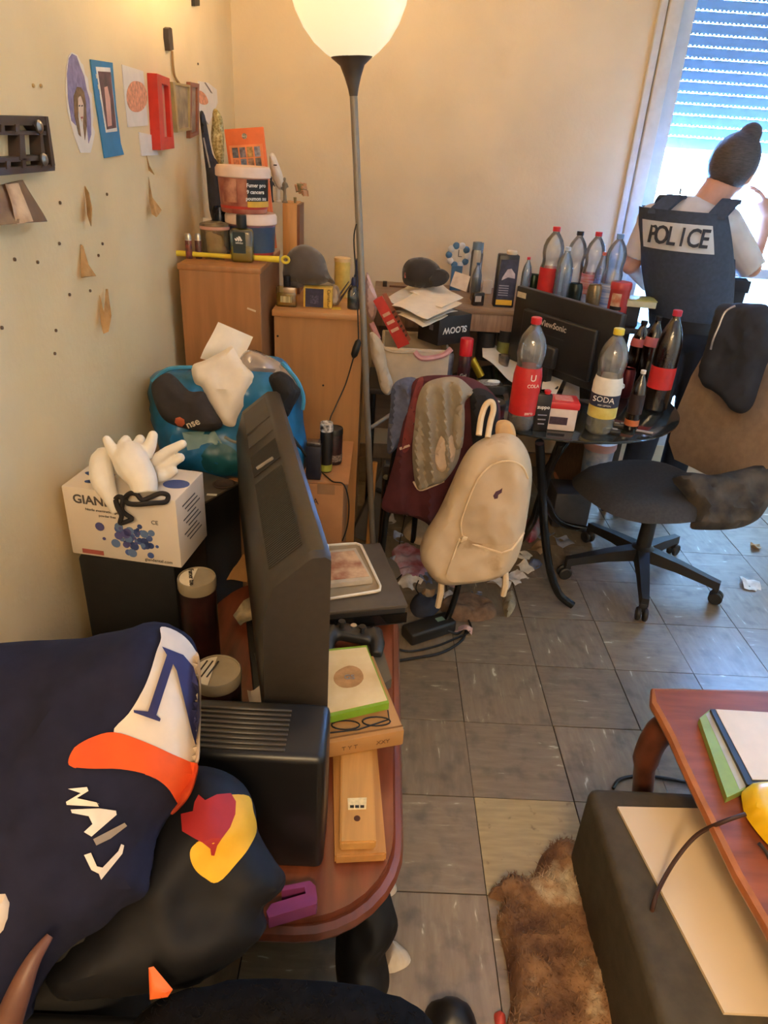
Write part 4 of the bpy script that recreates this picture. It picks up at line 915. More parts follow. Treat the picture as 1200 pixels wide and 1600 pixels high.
MB().lathe([(.022, 0), (.024, .004), (.024, .06), (.018, .075), (.010, .082), (.010, .088)], p, n=24).build('body', clear('bottle_pale', (210, 226, 232), .2, .05), t)
MB().lathe([(.021, .003), (.0225, .006), (.0225, .040)], p, n=24).build('liquid', clear('liquid_blue', (110, 170, 190), .1, .05, ((60, 120, 150), .35)), t)
MB().lathe([(.012, .084), (.012, .105), (.009, .112)], p, n=20).build('cap', M('cap_navy', (34, 44, 84), .35), t)
p = at(563, 470, Y=2.70); p.z = zc2; t = thing('spray_bottle', 'taller navy spray bottle just right of the lamp pole', 'bottle', Vector((p.x - .01, 2.70, zc2))); p.x -= .01
MB().lathe([(.018, 0), (.020, .004), (.020, .10), (.016, .115)], p, n=24).build('body', M('bottle_navy', (40, 60, 110), .3, var=.15), t)
MB().lathe([(.015, .112), (.015, .16), (.011, .17)], p, n=20).build('cap', M('cap_navy'), t)
t = thing('scissors', 'pair of grey scissors leaning beside the navy carton', 'scissors', at(530, 478, Z=zc2))
for o_ in (0, .014): MB().tube([at(521, 477, Z=zc2) + Vector((o_, .02, .004)), at(545, 440, Y=2.66) + Vector((o_, 0, 0))], [.006, .002], 6).build('blade', M('scissor_grey', (120, 114, 118), .35, .7), t)
tag(sheet('yellow_slip', M('slip_yellow', (226, 190, 70), .6), [at(518, 484, Z=zc2 + .001), at(533, 484, Z=zc2 + .001), at(532, 480, Z=zc2 + .001), at(520, 480, Z=zc2 + .001)], .001), 'small yellow slip at the light cabinet edge', 'paper')
Drape([(520, 445), (528, 448), (532, 462), (528, 476), (514, 474), (510, 455)], at(522, 460, Y=2.68), (0, -1, .1), .015, .012, .8, folds(.004, 50, 50)).build('plastic_wrap', clear('bag_film'), None, .008)['label'] = 'small crumpled clear wrapper beside the navy carton'
bpy.data.objects['plastic_wrap']['category'] = 'wrapper'
# ------------------------------------------------------------------ back desk and round glass table
ZD, ZG = 0.95, 0.72
dk = thing('desk', 'grey-brown wooden desk against the back wall crowded with bottles', 'desk', (.5, 3.3, 0))
dk_m = M('desk_wood', (142, 112, 88), .5, var=.15, scale=6, stretch=(.7, 6, 6)); dk_f = M('desk_front', (150, 118, 96), .5, var=.2, scale=9, stretch=(9, 9, 1))
MB().box((.505, 3.315, ZD - .012), (1.07, .53, .024), bev=.003).build('desk_top', dk_m, dk)
for i in range(3): MB().box((.155 + i * .35, 3.066, ZD - .062), (.342, .018, .074), bev=.002).build('drawer', dk_f, dk)
for x in (-.015, 1.025): MB().box((x, 3.33, (ZD - .024) / 2), (.022, .48, ZD - .024)).build('side_panel', dk_m, dk)
MB().box((.505, 3.56, .55), (1.02, .012, .72)).build('back_panel', dk_m, dk)
gt = thing('glass_table', 'round smoked glass table on curved black tube legs', 'table', (.70, 2.60, 0))
gx0, gy0, gr = .70, 2.605, .455
MB().lathe([(gr - .006, 0), (gr, .003), (gr, .008), (gr - .006, .011)], (gx0, gy0, ZG - .011), n=72).build('glass_top', M('smoked_glass', (34, 36, 34), .10, var=.05, coat=.4, spec=.6), gt)
tubem = M('black_tube', (20, 20, 22), .22, .3, var=.05)
def leg(pts): MB().tube(smooth_path(pts, 8), .0155, 12).build('leg', tubem, gt)
leg([at(843, 691, Z=ZG - .02), at(847, 760, Y=2.27), at(850, 820, Y=2.26), at(858, 885, Y=2.25), at(873, 927, Y=2.242), at(895, 946, Z=.016)])
leg([at(876, 691, Z=ZG - .02), at(858, 735, Y=2.33), at(842, 785, Y=2.42), at(832, 815, Y=2.50), at(815, 842, Z=.016)])
leg([Vector((.95, 2.80, ZG - .02)), at(852, 740, Y=2.50), at(857, 790, Y=2.60), at(876, 817, Y=2.72), at(917, 827, Z=.016)])
leg([Vector((.50, 2.90, ZG - .02)), Vector((.60, 2.75, .45)), Vector((.58, 2.85, .18)), Vector((.48, 2.98, .016))])
MB().lathe([(.30, 0), (.30, .012), (.285, .012), (.285, 0)], (gx0, gy0, ZG - .026), n=48, cap=False).build('support_ring', tubem, gt)
# ------------------------------------------------------------------ bottles
PET = clear('clear_pet', (244, 245, 245), .2, .06, ((226, 226, 226), .13))
PETB = clear('blue_pet', (206, 226, 246), .25, .06, ((200, 220, 245), .17))
def waist(r, h): return [(r * .80, 0), (r * .96, .008), (r, .03), (r * .985, h * .16), (r, h * .18), (r, h * .50), (r * .90, h * .55), (r * .88, h * .60), (r * 1.0, h * .68), (r * .98, h * .76), (r * .80, h * .84), (r * .45, h * .91), (r * .32, h * .93), (r * .32, h * .955)]
def straight(r, h): return [(r * .82, 0), (r, .010), (r, h * .60), (r * .97, h * .68), (r * .75, h * .80), (r * .42, h * .89), (r * .31, h * .92), (r * .31, h * .955)]
def bottle(px, pyb, pyt, zs_, r, label, cap, lab=None, rng=(.18, .50), liq=None, lf=.1, Y=None, body=PET, shape=waist, group=None, petal=True, name='plastic_bottle'):
    if Y is None: p = at(px, pyb, Z=zs_)
    else: p = at(px, pyb, Y=Y); p.z = zs_
    h = at(px, pyt, Y=p.y).z - zs_
    t = thing(name, label, 'bottle', p, group=group)
    wv = (lambda a, z: .05 * math.cos(5 * a) if z < .01 else 0) if petal else None
    pr = shape(r, h)
    MB().lathe(pr, p, n=30, wave=wv).build('body', body, t)
    MB().lathe([(r * .36, h * .945), (r * .37, h * .95), (r * .37, h * .995), (r * .33, h)], p, n=20).build('cap', cap, t)
    def rad(z):
        for (r0, z0), (r1, z1) in zip(pr, pr[1:]):
            if z0 <= z <= z1: return r0 + (r1 - r0) * (z - z0) / max(1e-6, z1 - z0)
        return pr[-1][0]
    if lab:
        MB().lathe([(rad(h * f) + .0008, h * f) for f in [rng[0] + (rng[1] - rng[0]) * i / 5 for i in range(6)]], p, n=30, cap=False).build('label', lab, t)
    if liq:
        MB().lathe([(max(.002, rad(h * f) - .0015), max(.002, h * f)) for f in [lf * i / 8 for i in range(9)]], p, n=24).build('liquid', liq, t)
    return t, p, h
redc, blackc, yelc, bluec = M('cap_red', (206, 44, 50), .35), M('cap_dark', (36, 34, 38), .35), M('cap_yellow', (222, 200, 70), .35), M('cap_blue', (120, 150, 190), .35)
redl = M('label_red', (204, 46, 44), .4, var=.12, scale=20); cola = M('cola', (26, 14, 14), .15)
colal = clear('cola_thin', (70, 36, 28), .2, .05, ((30, 16, 14), .7))
t, p, h = bottle(812, 668, 494, ZG, .046, 'large nearly empty bottle with red label and red cap on glass table', redc, redl, (.15, .58), clear('dregs', (200, 170, 130), .1, .05, ((150, 110, 80), .2)), .06)
for zz, s_, sz, a_ in ((.50, 'U', .030, -78), (.43, 'COLA', .016, -74), (.18, 'zero', .016, -76)): ctext(s_, sz, p, .0475, a_, h * zz, M('print_cream', (240, 220, 200), .5), t, .01)
t, p, h = bottle(934, 674, 511, ZG, .047, 'clear soda bottle with yellow cap and lemon label on glass table', yelc, M('label_white', (226, 220, 206), .5), (.40, .56), clear('lemonade', (226, 220, 150), .1, .05, ((196, 190, 120), .18)), .18)
MB().lathe([(.0478, h * .28), (.0478, h * .40)], p, n=30, cap=False).build('label_navy', M('soda_navy', (40, 44, 66), .5), t); MB().lathe([(.0478, h * .17), (.0478, h * .28)], p, n=30, cap=False).build('label_lemon', M('soda_lemon', (222, 206, 120), .5, scale=30, col2=(206, 180, 80)), t)
ctext('SODA', .026, p, .0485, -112, h * .36, M('print_white'), t, .0); ctext('MIX LEMON', .008, p, .0485, -105, h * .305, M('print_white'), t, 0)
t, p, h = bottle(984, 672, 577, ZG, .024, 'small brown bottle with white cap right of the soda', M('cap_white', (222, 214, 206), .4), M('label_darkbrown', (44, 26, 26), .5), (.30, .62), cola, .7, body=colal, shape=straight, petal=False)
MB().lathe([(.0245, h * .10), (.0245, h * .2)], p, n=24, cap=False).build('orange_band', M('band_orange', (196, 106, 60), .5), t)
t, p, h = bottle(1021, 640, 482, ZG, .044, 'full cola bottle with red cap and red label at table edge', M('cap_magenta', (196, 50, 72), .35), redl, (.24, .46), cola, .86, body=colal, shape=straight)
t, p, h = bottle(985, 600, 500, ZG, .036, 'dark bottle with pink label behind the soda, nearest monitor', blackc, M('label_pink', (196, 104, 104), .5), (.62, .74), cola, .6, body=colal, shape=straight)
t, p, h = bottle(1002, 612, 492, ZG, .034, 'dark bottle with pink label just left of cola bottle', blackc, M('label_pink'), (.62, .74), cola, .6, body=colal, shape=straight)
can(977, 602, at(977, 620, Z=ZG).y, ZG, .030, .115, 'dark red drinks can behind the small brown bottle', M('can_wine', (96, 34, 40), .3, .5))
p = at(952, 640, Z=ZG); t = thing('paper_cup', 'clear tumbler with pale flat lid behind the soda bottle', 'cup', p)
MB().lathe([(.024, 0), (.030, .09)], p, n=24).build('cup', clear('cup_clear', (214, 206, 200), .2, .1, ((150, 140, 136), .3)), t); MB().lathe([(.035, .09), (.036, .094), (.035, .100), (.02, .101)], p, n=24).build('lid', M('lid_pale', (216, 206, 192), .5), t)
# back row on the desk
bt_ = 'group'
bottle(852, 470, 353, ZD, .045, 'clear bottle with red cap and red label behind the monitor', redc, redl, (.12, .50), Y=3.20)
bottle(873, 475, 385, ZD, .036, 'bluish uncapped-looking clear bottle right of the red-labelled one', M('cap_clear', (196, 202, 210), .4), None, Y=3.12, body=PETB, shape=straight)
bottle(888, 472, 360, ZD, .042, 'clear bottle with dark cap in the back row', blackc, None, Y=3.30)
bottle(916, 472, 361, ZD, .042, 'clear bottle with red cap and red-white label near window trim', redc, M('label_redwhite', (210, 180, 176), .5, scale=25, col2=(190, 70, 66), stretch=(.2, .2, 4)), (.18, .45), Y=3.26)
bottle(931, 470, 393, ZD, .026, 'small clear bottle with orange cap before the tall blue bottle', M('cap_orange', (214, 110, 90), .4), None, Y=3.18, body=PETB, shape=straight)
bottle(948, 476, 364, ZD, .042, 'tall bluish water bottle with blue-white label by the window', bluec, M('label_bluewhite', (206, 214, 232), .5, scale=18, col2=(70, 110, 190), stretch=(.2, .2, 5)), (.04, .38), Y=3.14, body=PETB)
bottle(818, 462, 401, ZD, .022, 'small clear bottle with red cap beside the black canister', redc, None, Y=3.22, body=PETB, shape=straight)
for px, Y_, l_, c_ in ((829, 3.28, 'dark green drinks can beside the small red-capped bottle', (40, 62, 50)), (896, 3.10, 'dark green-black drinks can behind the monitor top edge', (30, 40, 40)), (926, 3.10, 'gold and brown drinks can below the red-white labelled bottle', (130, 112, 84))):
    can(px, 470, Y_, ZD, .030, .120, l_, M('can_%d' % px, c_, .3, .5, scale=30, var=.3))
# black canister, clock, jars on the desk
p = at(787, 474, Y=3.10); p.z = ZD; hh = at(787, 398, Y=3.10).z - ZD
t = thing('fluid_canister', 'rectangular black canister with photo and yellow strip on desk', 'canister', p)
MB().box(p + Vector((0, .03, hh / 2)), (.088, .052, hh), None, .006, 2).build('canister', M('canister_black', (34, 34, 40), .35), t)
MB().box(p + Vector((.003, .0032, hh * .52)), (.074, .001, hh * .78)).build('panel', M('canister_navy', (52, 52, 72), .4, scale=50, var=.25), t)
MB().prism([(-.026, 0), (.0, .014), (.030, .010), (.028, .030), (.01, .05), (-.006, .046), (-.024, .012)], .0008, basis((1, 0, 0), (0, 0, 1), (0, -1, 0)), p + Vector((.004, .0026, hh * .52))).build('hand_photo', M('canister_photo', (190, 176, 180), .4, scale=40, var=.2), t)
MB().box(p + Vector((.0, .0026, hh * .10)), (.070, .001, hh * .10)).build('yellow_strip', M('warn_yellow'), t)
for i in range(5): MB().box(p + Vector((-.008, .0024, hh * (.42 - .045 * i))), (.042, .001, .004)).build('print_line', M('print_grey', (150, 148, 160), .6), t)
MB().lathe([(.022, hh), (.022, hh + .012), (.018, hh + .016)], p + Vector((.012, .03, 0)), n=20).build('screw_cap', M('cap_cream', (214, 196, 170), .4), t)
pc_ = at(716, 399, Y=3.46); t = thing('alarm_clock', 'round clock with scalloped blue and white rim on desk', 'clock', Vector((pc_.x, 3.46, ZD)))
for i in range(10):
    a = i * 2 * PI / 10; MB().ball(pc_ + Vector((math.cos(a) * .043, 0, math.sin(a) * .043)), (.017, .012, .017), 12).build('rim_lobe', M('clock_blue', (66, 110, 150), .4) if i % 2 else M('clock_white', (206, 206, 206), .4), t)
MB().lathe([(.040, 0), (.040, .014)], pc_ + Vector((0, .008, 0)), (0, -1, 0), 28).build('dial', M('dial_cream', (206, 196, 180), .4), t)
MB().box(pc_ + Vector((0, -.0075, .012)), (.003, .002, .028)).build('hand', dark_m, t); MB().box(pc_ + Vector((.008, -.0075, -.004)), (.018, .002, .003)).build('hand', dark_m, t)
MB().box(Vector((pc_.x, 3.46, (ZD + pc_.z - .045) / 2)), (.05, .03, max(.01, pc_.z - .045 - ZD))).build('foot', M('clock_blue'), t)
p = at(741, 440, Y=3.40); p.z = ZD; hh = at(741, 378, Y=3.40).z - ZD; t = thing('glass_jar', 'tall clear jar with blue rim beside the clock', 'jar', p)
MB().lathe([(.026, 0), (.028, .004), (.028, hh * .8), (.022, hh * .9), (.024, hh)], p, n=24, cap=False).build('jar', PET, t); MB().lathe([(.025, hh * .86), (.026, hh * .88), (.025, hh)], p, n=24, cap=False).build('rim', M('rim_blue', (110, 130, 150), .4), t)
bottle(743, 452, 410, ZD, .022, 'small bottle of brownish water with blue cap on desk', M('cap_slate', (70, 100, 130), .4), None, (0, 0), clear('brown_water', (160, 130, 100), .1, .05, ((120, 90, 66), .3)), .6, Y=3.22, body=PETB, shape=straight)
p = at(719, 452, Y=3.12); t = tag(sheet('punched_card', M('card_beige', (210, 186, 158), .7, scale=40, col2=(196, 168, 140)), [at(703, 447, Y=3.13), at(728, 456, Y=3.13), at(735, 432, Y=3.16), at(711, 424, Y=3.16)], .002), 'beige perforated card leaning beside the black cap', 'card')
p = at(762, 437, Y=3.42); tag(MB().box(Vector((p.x, 3.42, ZD + .03)), (.045, .03, .06), None, .003).build('white_carton', M('carton_white', (214, 196, 178), .6)), 'small white carton behind the black canister', 'box')
p = at(748, 462, Y=3.10); t = thing('glass_ornament', 'small dark glass paperweight on desk before blue-capped bottle', 'ornament', Vector((p.x, 3.12, ZD)))
MB().box(Vector((p.x, 3.12, ZD + .028)), (.05, .03, .056), rotz(.3), .004).build('block', M('dark_block', (46, 36, 34), .15, scale=40, var=.4), t); MB().box(Vector((p.x, 3.103, ZD + .030)), (.028, .002, .024), rotz(.3)).build('inset', M('inset_pale', (190, 170, 150), .4), t)
p = at(606, 432, Y=3.44); tag(MB().box(Vector((p.x - .012, 3.44, ZD + .012)), (.02, .02, .024), None, .002).build('small_cube', dark_m), 'tiny dark cube at the left end of the desk', 'cube')
tag(MB().tube([Vector((p.x + .01, 3.43, ZD + .005)), Vector((p.x + .10, 3.43, ZD + .005))], .004, 6).build('pencil', M('pencil_brown', (110, 70, 46), .6)), 'thin dark pencil lying at the back of the desk', 'pencil')
# open notebooks and prints under the bottles, right end
for i, (px, c_, l_) in enumerate(((905, (196, 186, 170), 'pale paperback under the gold can behind the monitor'), (914, (70, 110, 150), 'blue-printed booklet on the pale paperback'))):
    tag(MB().box((.86 + i * .01, 3.085, ZD + .006 + i * .011), (.13, .05, .010), rotz(-.1 * i), .001).build('booklet', M('booklet_%d' % i, c_, .6, scale=40, var=.3)), l_, 'booklet')
p = Vector((.985, 3.10, ZD)); hh = at(968, 440, Y=3.10).z - ZD; p.x = at(968, 460, Y=3.10).x
t = thing('tobacco_tin', 'round red tobacco tin with white label behind monitor corner', 'tin', p)
MB().lathe([(.042, 0), (.043, .004), (.043, hh * .84)], p, n=30).build('can', M('tin_red', (176, 54, 52), .4, var=.1), t); MB().lathe([(.0455, hh * .80), (.0455, hh * .96), (.042, hh), (.03, hh)], p, n=30).build('lid', M('tin_lid_red', (190, 60, 60), .35), t)
curved(p, .0440, -150, -95, .02, hh * .68, 'label', M('tin_label', (214, 190, 160), .5, scale=30, col2=(190, 110, 80)), t); curved(p, .0444, -150, -85, .025, .040, 'dark_label', M('warn_black'), t)
# dark stand right of the desk that carries the yellow book
st = thing('side_stand', 'dark wooden stand at the right end of the desk', 'stand', (1.12, 3.16, 0))
zk_ = .90
MB().box((1.115, 3.20, zk_ - .012), (.13, .26, .024), bev=.003).build('stand_top', M('stand_dark', (48, 40, 38), .5), st)
for x in (1.065, 1.165):
    for y in (3.09, 3.31): MB().box((x, y, (zk_ - .024) / 2), (.024, .024, zk_ - .024)).build('leg', M('stand_dark'), st)
p = at(1000, 480, Y=3.12); t = tag(MB().box((1.10, 3.15, zk_ + .045), (.07, .07, .09), None, .004).build('black_box', M('black_card', (40, 38, 42), .5)), 'small black box under the yellow book', 'box')
by = thing('paperback_book', 'yellow-covered book lying on a black box before the officer', 'book', (1.12, 3.14, zk_ + .09))
MB().box((1.095, 3.12, zk_ + .105), (.18, .11, .026), rotz(-.15), .002).build('pages', M('book_pages', (206, 196, 160), .7), by); MB().box((1.095, 3.12, zk_ + .1205), (.184, .114, .005), rotz(-.15), .001).build('cover', M('cover_yellow', (176, 166, 96), .5, scale=30, var=.15), by)
# ------------------------------------------------------------------ monitor seen from behind
ZM = 1.06
m0, m1 = at(808, 446, Z=ZM), at(972, 491, Z=ZM); mx = Vector((m1.x - m0.x, m1.y - m0.y, 0)); mw = mx.length; mx.normalize(); mb_ = Vector((mx.y, -mx.x, 0))   # mb_: the back's outward normal, towards the camera
mon = thing('monitor', 'black computer monitor seen from behind on the glass table', 'monitor', (m0 + mx * mw / 2) * 1.0 - Vector((0, 0, ZM - ZG)))
RM = basis(mx, -mb_, (0, 0, 1)); mc = (m0 + m1) / 2
monm = M('monitor_plastic', (38, 36, 38), .4, var=.08, scale=40)
MB().box(mc - mb_ * .016 + Vector((0, 0, -.155)), (mw, .032, .31), RM, .006, 2).build('panel', monm, mon)
MB().box(mc + mb_ * .010 + Vector((0, 0, -.175)), (mw * .72, .026, .20), RM, .010, 3).build('back_bulge', monm, mon)
MB().box(mc - mb_ * .0335 + Vector((0, 0, -.155)), (mw - .03, .002, .275), RM).build('screen', M('screen_glass'), mon)
MB().box(mc + mb_ * .035 + mx * -.02 + Vector((0, 0, -.225)), (.11, .03, .085), RM, .010, 3).build('stand_hinge', M('hinge_grey', (52, 50, 52), .4), mon)
MB().box(mc + mb_ * .030 + mx * -.02 + Vector((0, 0, -.275)), (.07, .03, .11), RM, .006).build('stand_neck', monm, mon)
MB().lathe([(.115, 0), (.115, .006), (.02, .014)], (mc.x, mc.y, ZG + .001), n=32, sy=.8).build('stand_foot', monm, mon)
MB().box(m0 + mx * .036 + mb_ * .0008 + Vector((0, 0, -.032)), (.052, .0012, .022), RM, 0).build('sticker', M('sticker_cream', (206, 196, 178), .5, scale=200, var=.12), mon)
text('ViewSonic', .034, m0 + mx * (mw * .47) + mb_ * .024 + Vector((0, 0, -.108)), mx, (0, 0, 1), M('logo_silver', (196, 190, 182), .4), mon, bold=.01)
MB().box(m0 + mx * (mw * .47) + mb_ * .0235 + Vector((0, 0, -.150)), (.13, .001, .004), RM).build('ridge', M('hinge_grey'), mon)
# ------------------------------------------------------------------ small things on the glass table
def on(px, py): return at(px, py, Z=ZG)
p = on(722, 602); t = thing('spray_can', 'black and red spray can with tall red cap', 'spray can', p); hh = at(722, 528, Y=p.y).z - ZG
MB().lathe([(.023, 0), (.025, .004), (.025, hh * .62), (.021, hh * .66)], p, n=26).build('can', M('spray_black', (42, 34, 40), .35, scale=30, col2=(90, 30, 36)), t); MB().lathe([(.026, hh * .65), (.026, hh * .98), (.024, hh)], p, n=26).build('cap', M('cap_bright_red', (214, 34, 44), .35), t)
text('Gel', .018, p + Vector((-.004, -.0262, hh * .25)), (1, 0, 0), (0, 0, 1), M('print_white'), t)
p = on(695, 598); t = can(695, 598, p.y, ZG, .026, .125, 'slim silver and blue drinks can left of spray can', M('can_silverblue', (176, 174, 180), .3, .6, scale=10, col2=(50, 56, 104)))
p = on(756, 560); t = thing('protein_shaker', 'black shaker jar with pink lid behind the spray can', 'jar', p); hh = at(756, 502, Y=p.y).z - ZG
MB().lathe([(.040, 0), (.042, .004), (.042, hh * .62), (.044, hh * .66), (.044, hh * .74), (.030, hh * .80), (.022, hh * .84)], p, n=30).build('jar', M('jar_black', (44, 42, 44), .35), t); MB().lathe([(.021, hh * .82), (.021, hh * .96), (.018, hh)], p, n=24).build('cap', M('cap_pink', (200, 70, 84), .4), t)
p = on(785, 565); t = thing('open_jar', 'open green jar with black rim beside the shaker', 'jar', p); hh = at(785, 515, Y=p.y).z - ZG
MB().lathe([(.032, 0), (.034, .004), (.034, hh * .7)], p, n=28).build('jar', M('jar_green', (140, 140, 70), .4, scale=12, col2=(60, 70, 40)), t); MB().lathe([(.037, hh * .66), (.038, hh), (.034, hh), (.033, hh * .7)], p, n=28, cap=False).build('rim', M('jar_black'), t)
p = on(785, 580); t = thing('drinking_glass', 'small clear drinking glass in front of the green jar', 'glass', p); MB().lathe([(.020, 0), (.025, .07), (.0235, .07), (.019, .005)], p, n=24, cap=False).build('tumbler', clear('cup_clear'), t); MB().lathe([(.020, 0), (.020, .006)], p, n=24).build('base', clear('cup_clear'), t)
p = on(742, 594); t = thing('gold_tube', 'tilted shiny gold tube beside the spray can', 'tube', p)
MB().tube([p + Vector((.022, 0, .018)), p + Vector((-.022, .005, .085))], .017, 16).build('tube', M('gold_foil', (220, 186, 60), .25, .7), t)
tag(sheet('paper_sheet', pap, [on(752, 574) + Vector((0, 0, .045)), on(800, 600) + Vector((0, 0, .012)), on(815, 575) + Vector((0, 0, .016)), on(750, 550) + Vector((0, 0, .07))], .002, None, .012, seed=4), 'white folded paper leaning behind the red-labelled bottle', 'paper')
p = on(762, 612); t = thing('ashtray', 'dark glass ashtray full of ash on the table corner', 'ashtray', p)
MB().box(p + Vector((0, 0, .018)), (.11, .09, .034), rotz(.1), .006, 2).build('tray', M('ashtray_glass', (58, 54, 50), .15), t); MB().lathe([(.040, 0), (.041, .003)], p + Vector((0, 0, .034)), n=24).build('ash', M('ash', (130, 122, 112), .95, scale=120, var=.4), t)
MB().lathe([(.014, 0), (.012, .006)], p + Vector((.02, .012, .037)), n=14, sx=1.8).build('stub', wtxt, t)
p = at(765, 650, Z=ZG - .0); t = thing('tobacco_tin', 'round black tin with white lid label and red print at table edge', 'tin', on(765, 650))
p = on(765, 650); hh = .055
MB().lathe([(.048, 0), (.050, .004), (.050, hh * .72)], p, n=34).build('can', M('tin_blackred', (36, 28, 28), .4, scale=14, col2=(110, 34, 36)), t); MB().lathe([(.052, hh * .66), (.052, hh * .94), (.049, hh)], p, n=34).build('lid', M('jar_black'), t); MB().lathe([(.030, hh), (.030, hh + .0012)], p, n=28, sy=.5).build('lid_label', M('white_label'), t)
ctext('nr null', .015, p, .0512, -100, hh * .36, M('print_white'), t)
p = on(843, 674); t = thing('lighter_fluid', 'black lighter fluid can with red nozzle lettered zippo', 'can', p); hh = at(843, 616, Y=p.y).z - ZG
MB().box(p + Vector((0, .012, hh / 2)), (.052, .024, hh), None, .006, 2).build('can', M('zippo_black', (30, 26, 28), .35), t); MB().lathe([(.010, hh), (.012, hh + .010), (.006, hh + .014)], p + Vector((.008, .012, 0)), n=16).build('nozzle', redc, t)
text('zuppo', .017, p + Vector((0, -.0006, hh * .66)), (1, 0, 0), (0, 0, 1), M('print_white'), t, bold=.02)
for i in range(3): MB().box(p + Vector((0, -.0004, hh * (.45 - i * .12))), (.030 - .004 * i, .001, .004)).build('print_line', M('print_grey'), t)
q0, q1 = on(853, 672), on(897, 676); t = thing('lidded_tub', 'square white tub with red lid on the glass table', 'tub', (q0 + q1) / 2); hh = at(880, 628, Y=q0.y).z - ZG
m_ = MB(); qb(m_, q0, q1, .085, ZG + .001, ZG + hh * .82, .006); m_.build('tub', M('tub_white', (222, 204, 192), .45, var=.06), t)
m_ = MB(); ex_, ey_ = qb(m_, q0 + Vector((-.004, -.004, 0)), q1 + Vector((.004, -.004, 0)), .093, ZG + hh * .76, ZG + hh, .005); m_.build('lid', M('tub_red', (206, 48, 52), .4), t)
m_ = MB(); m_.box((q0 + q1) / 2 + ey_ * .045 + Vector((0, 0, hh + .0005)), (.06, .055, .002), basis(ex_, ey_, (0, 0, 1))); m_.build('lid_label', M('tub_label', (224, 170, 150), .5, scale=60, col2=(206, 70, 66), stretch=(1, 6, 1)), t)
m_ = MB(); m_.box((q0 + q1) / 2 + ex_ * -.012 - ey_ * .0006 + Vector((0, 0, hh * .36)), (.06, .001, hh * .26), basis(ex_, ey_, (0, 0, 1))); m_.build('dark_label', M('label_plum', (60, 44, 60), .5, scale=100, var=.3), t)
tag(sheet('paper_sheet', pap, [on(846, 610) + Vector((0, 0, .004)), on(868, 618) + Vector((0, 0, .004)), on(893, 575) + Vector((0, 0, .03)), on(846, 566) + Vector((0, 0, .03))], .0015, None, .01, seed=6), 'white paper curled between red-labelled bottle and soda bottle', 'paper')
tag(sheet('grey_envelope', M('envelope_grey', (150, 140, 130), .7), [on(876, 622) + Vector((0, 0, .004)), on(905, 626) + Vector((0, 0, .004)), on(905, 592) + Vector((0, 0, .02)), on(890, 588) + Vector((0, 0, .02))], .0015, None, .01, seed=9), 'greyish folded paper beside the soda bottle', 'paper')
for px, py, l_ in ((955, 677, 'black two-button key fob on the glass table edge'), (968, 668, 'second black plastic gadget beside the key fob')):
    p = on(px, py); t = thing('key_fob', l_, 'gadget', p); MB().box(p + Vector((0, 0, .008)), (.058, .03, .016), rotz(-.2), .006, 2).build('case', blkp, t)
    for dx in (-.012, .010): MB().box(p + Vector((dx, 0, .0165)), (.016, .012, .002), rotz(-.2), 0).build('button', M('button_grey', (170, 164, 156), .5), t)
p = on(1000, 676); tag(MB().tube([p + Vector((-.03, .015, .005)), p + Vector((.04, -.012, .005))], .0045, 8).build('pen', M('pen_grey', (140, 130, 126), .4)), 'thin grey pen lying near the brown bottle', 'pen')
# small stool with white crate, papers, boxes
zq = .70
so = thing('stool', 'plain dark stool behind the clothes chair', 'stool', (.10, 2.80, 0))
MB().box((.095, 2.795, zq - .012), (.25, .30, .024), bev=.004).build('seat', M('stand_dark'), so)
for x in (-.01, .20):
    for y in (2.67, 2.92): MB().tube([(x, y, 0.001), (x, y, zq - .02)], .012, 8).build('leg', tubem, so)
cr = thing('plastic_crate', 'cream plastic crate with pink handles holding papers and boxes', 'crate', (.11, 2.79, zq))
creamp = M('crate_cream', (214, 196, 172), .45, var=.06)
c0, c1_ = at(612, 600, Y=2.66), at(690, 600, Y=2.66); zcr = at(650, 548, Y=2.66).z
xa, xb, ya, yb = at(598, 560, Y=2.66).x, at(700, 560, Y=2.66).x, 2.66, 2.93
for nm, c, s in (('crate_front', ((xa + xb) / 2, ya, (zq + zcr) / 2), (xb - xa, .008, zcr - zq)), ('crate_back', ((xa + xb) / 2, yb, (zq + zcr) / 2), (xb - xa, .008, zcr - zq)), ('crate_side', (xa, (ya + yb) / 2, (zq + zcr) / 2), (.008, yb - ya, zcr - zq)), ('crate_side', (xb, (ya + yb) / 2, (zq + zcr) / 2), (.008, yb - ya, zcr - zq)), ('crate_floor', ((xa + xb) / 2, (ya + yb) / 2, zq + .006), (xb - xa, yb - ya, .01))):
    MB().box(c, s, None, .002).build(nm, creamp, cr)
MB().tube([(xa, ya, zcr), (xb, ya, zcr), (xb, yb, zcr), (xa, yb, zcr)], .009, 8, closed=True).build('rim', creamp, cr)
pinkm = M('pink_plastic', (220, 160, 160), .45)
MB().tube([at(580, 505, Y=2.68), at(592, 530, Y=2.66)], [.012, .010], 8).build('handle', pinkm, cr); MB().tube(smooth_path([at(648, 550, Y=2.64), at(660, 560, Y=2.63), at(690, 556, Y=2.63), at(705, 545, Y=2.64)], 4), .011, 8).build('handle', pinkm, cr)
MB().tube(smooth_path([at(592, 530, Y=2.66), at(602, 545, Y=2.65), at(620, 550, Y=2.65), at(648, 550, Y=2.65)], 4), .006, 8).build('wire_handle', creamp, cr)
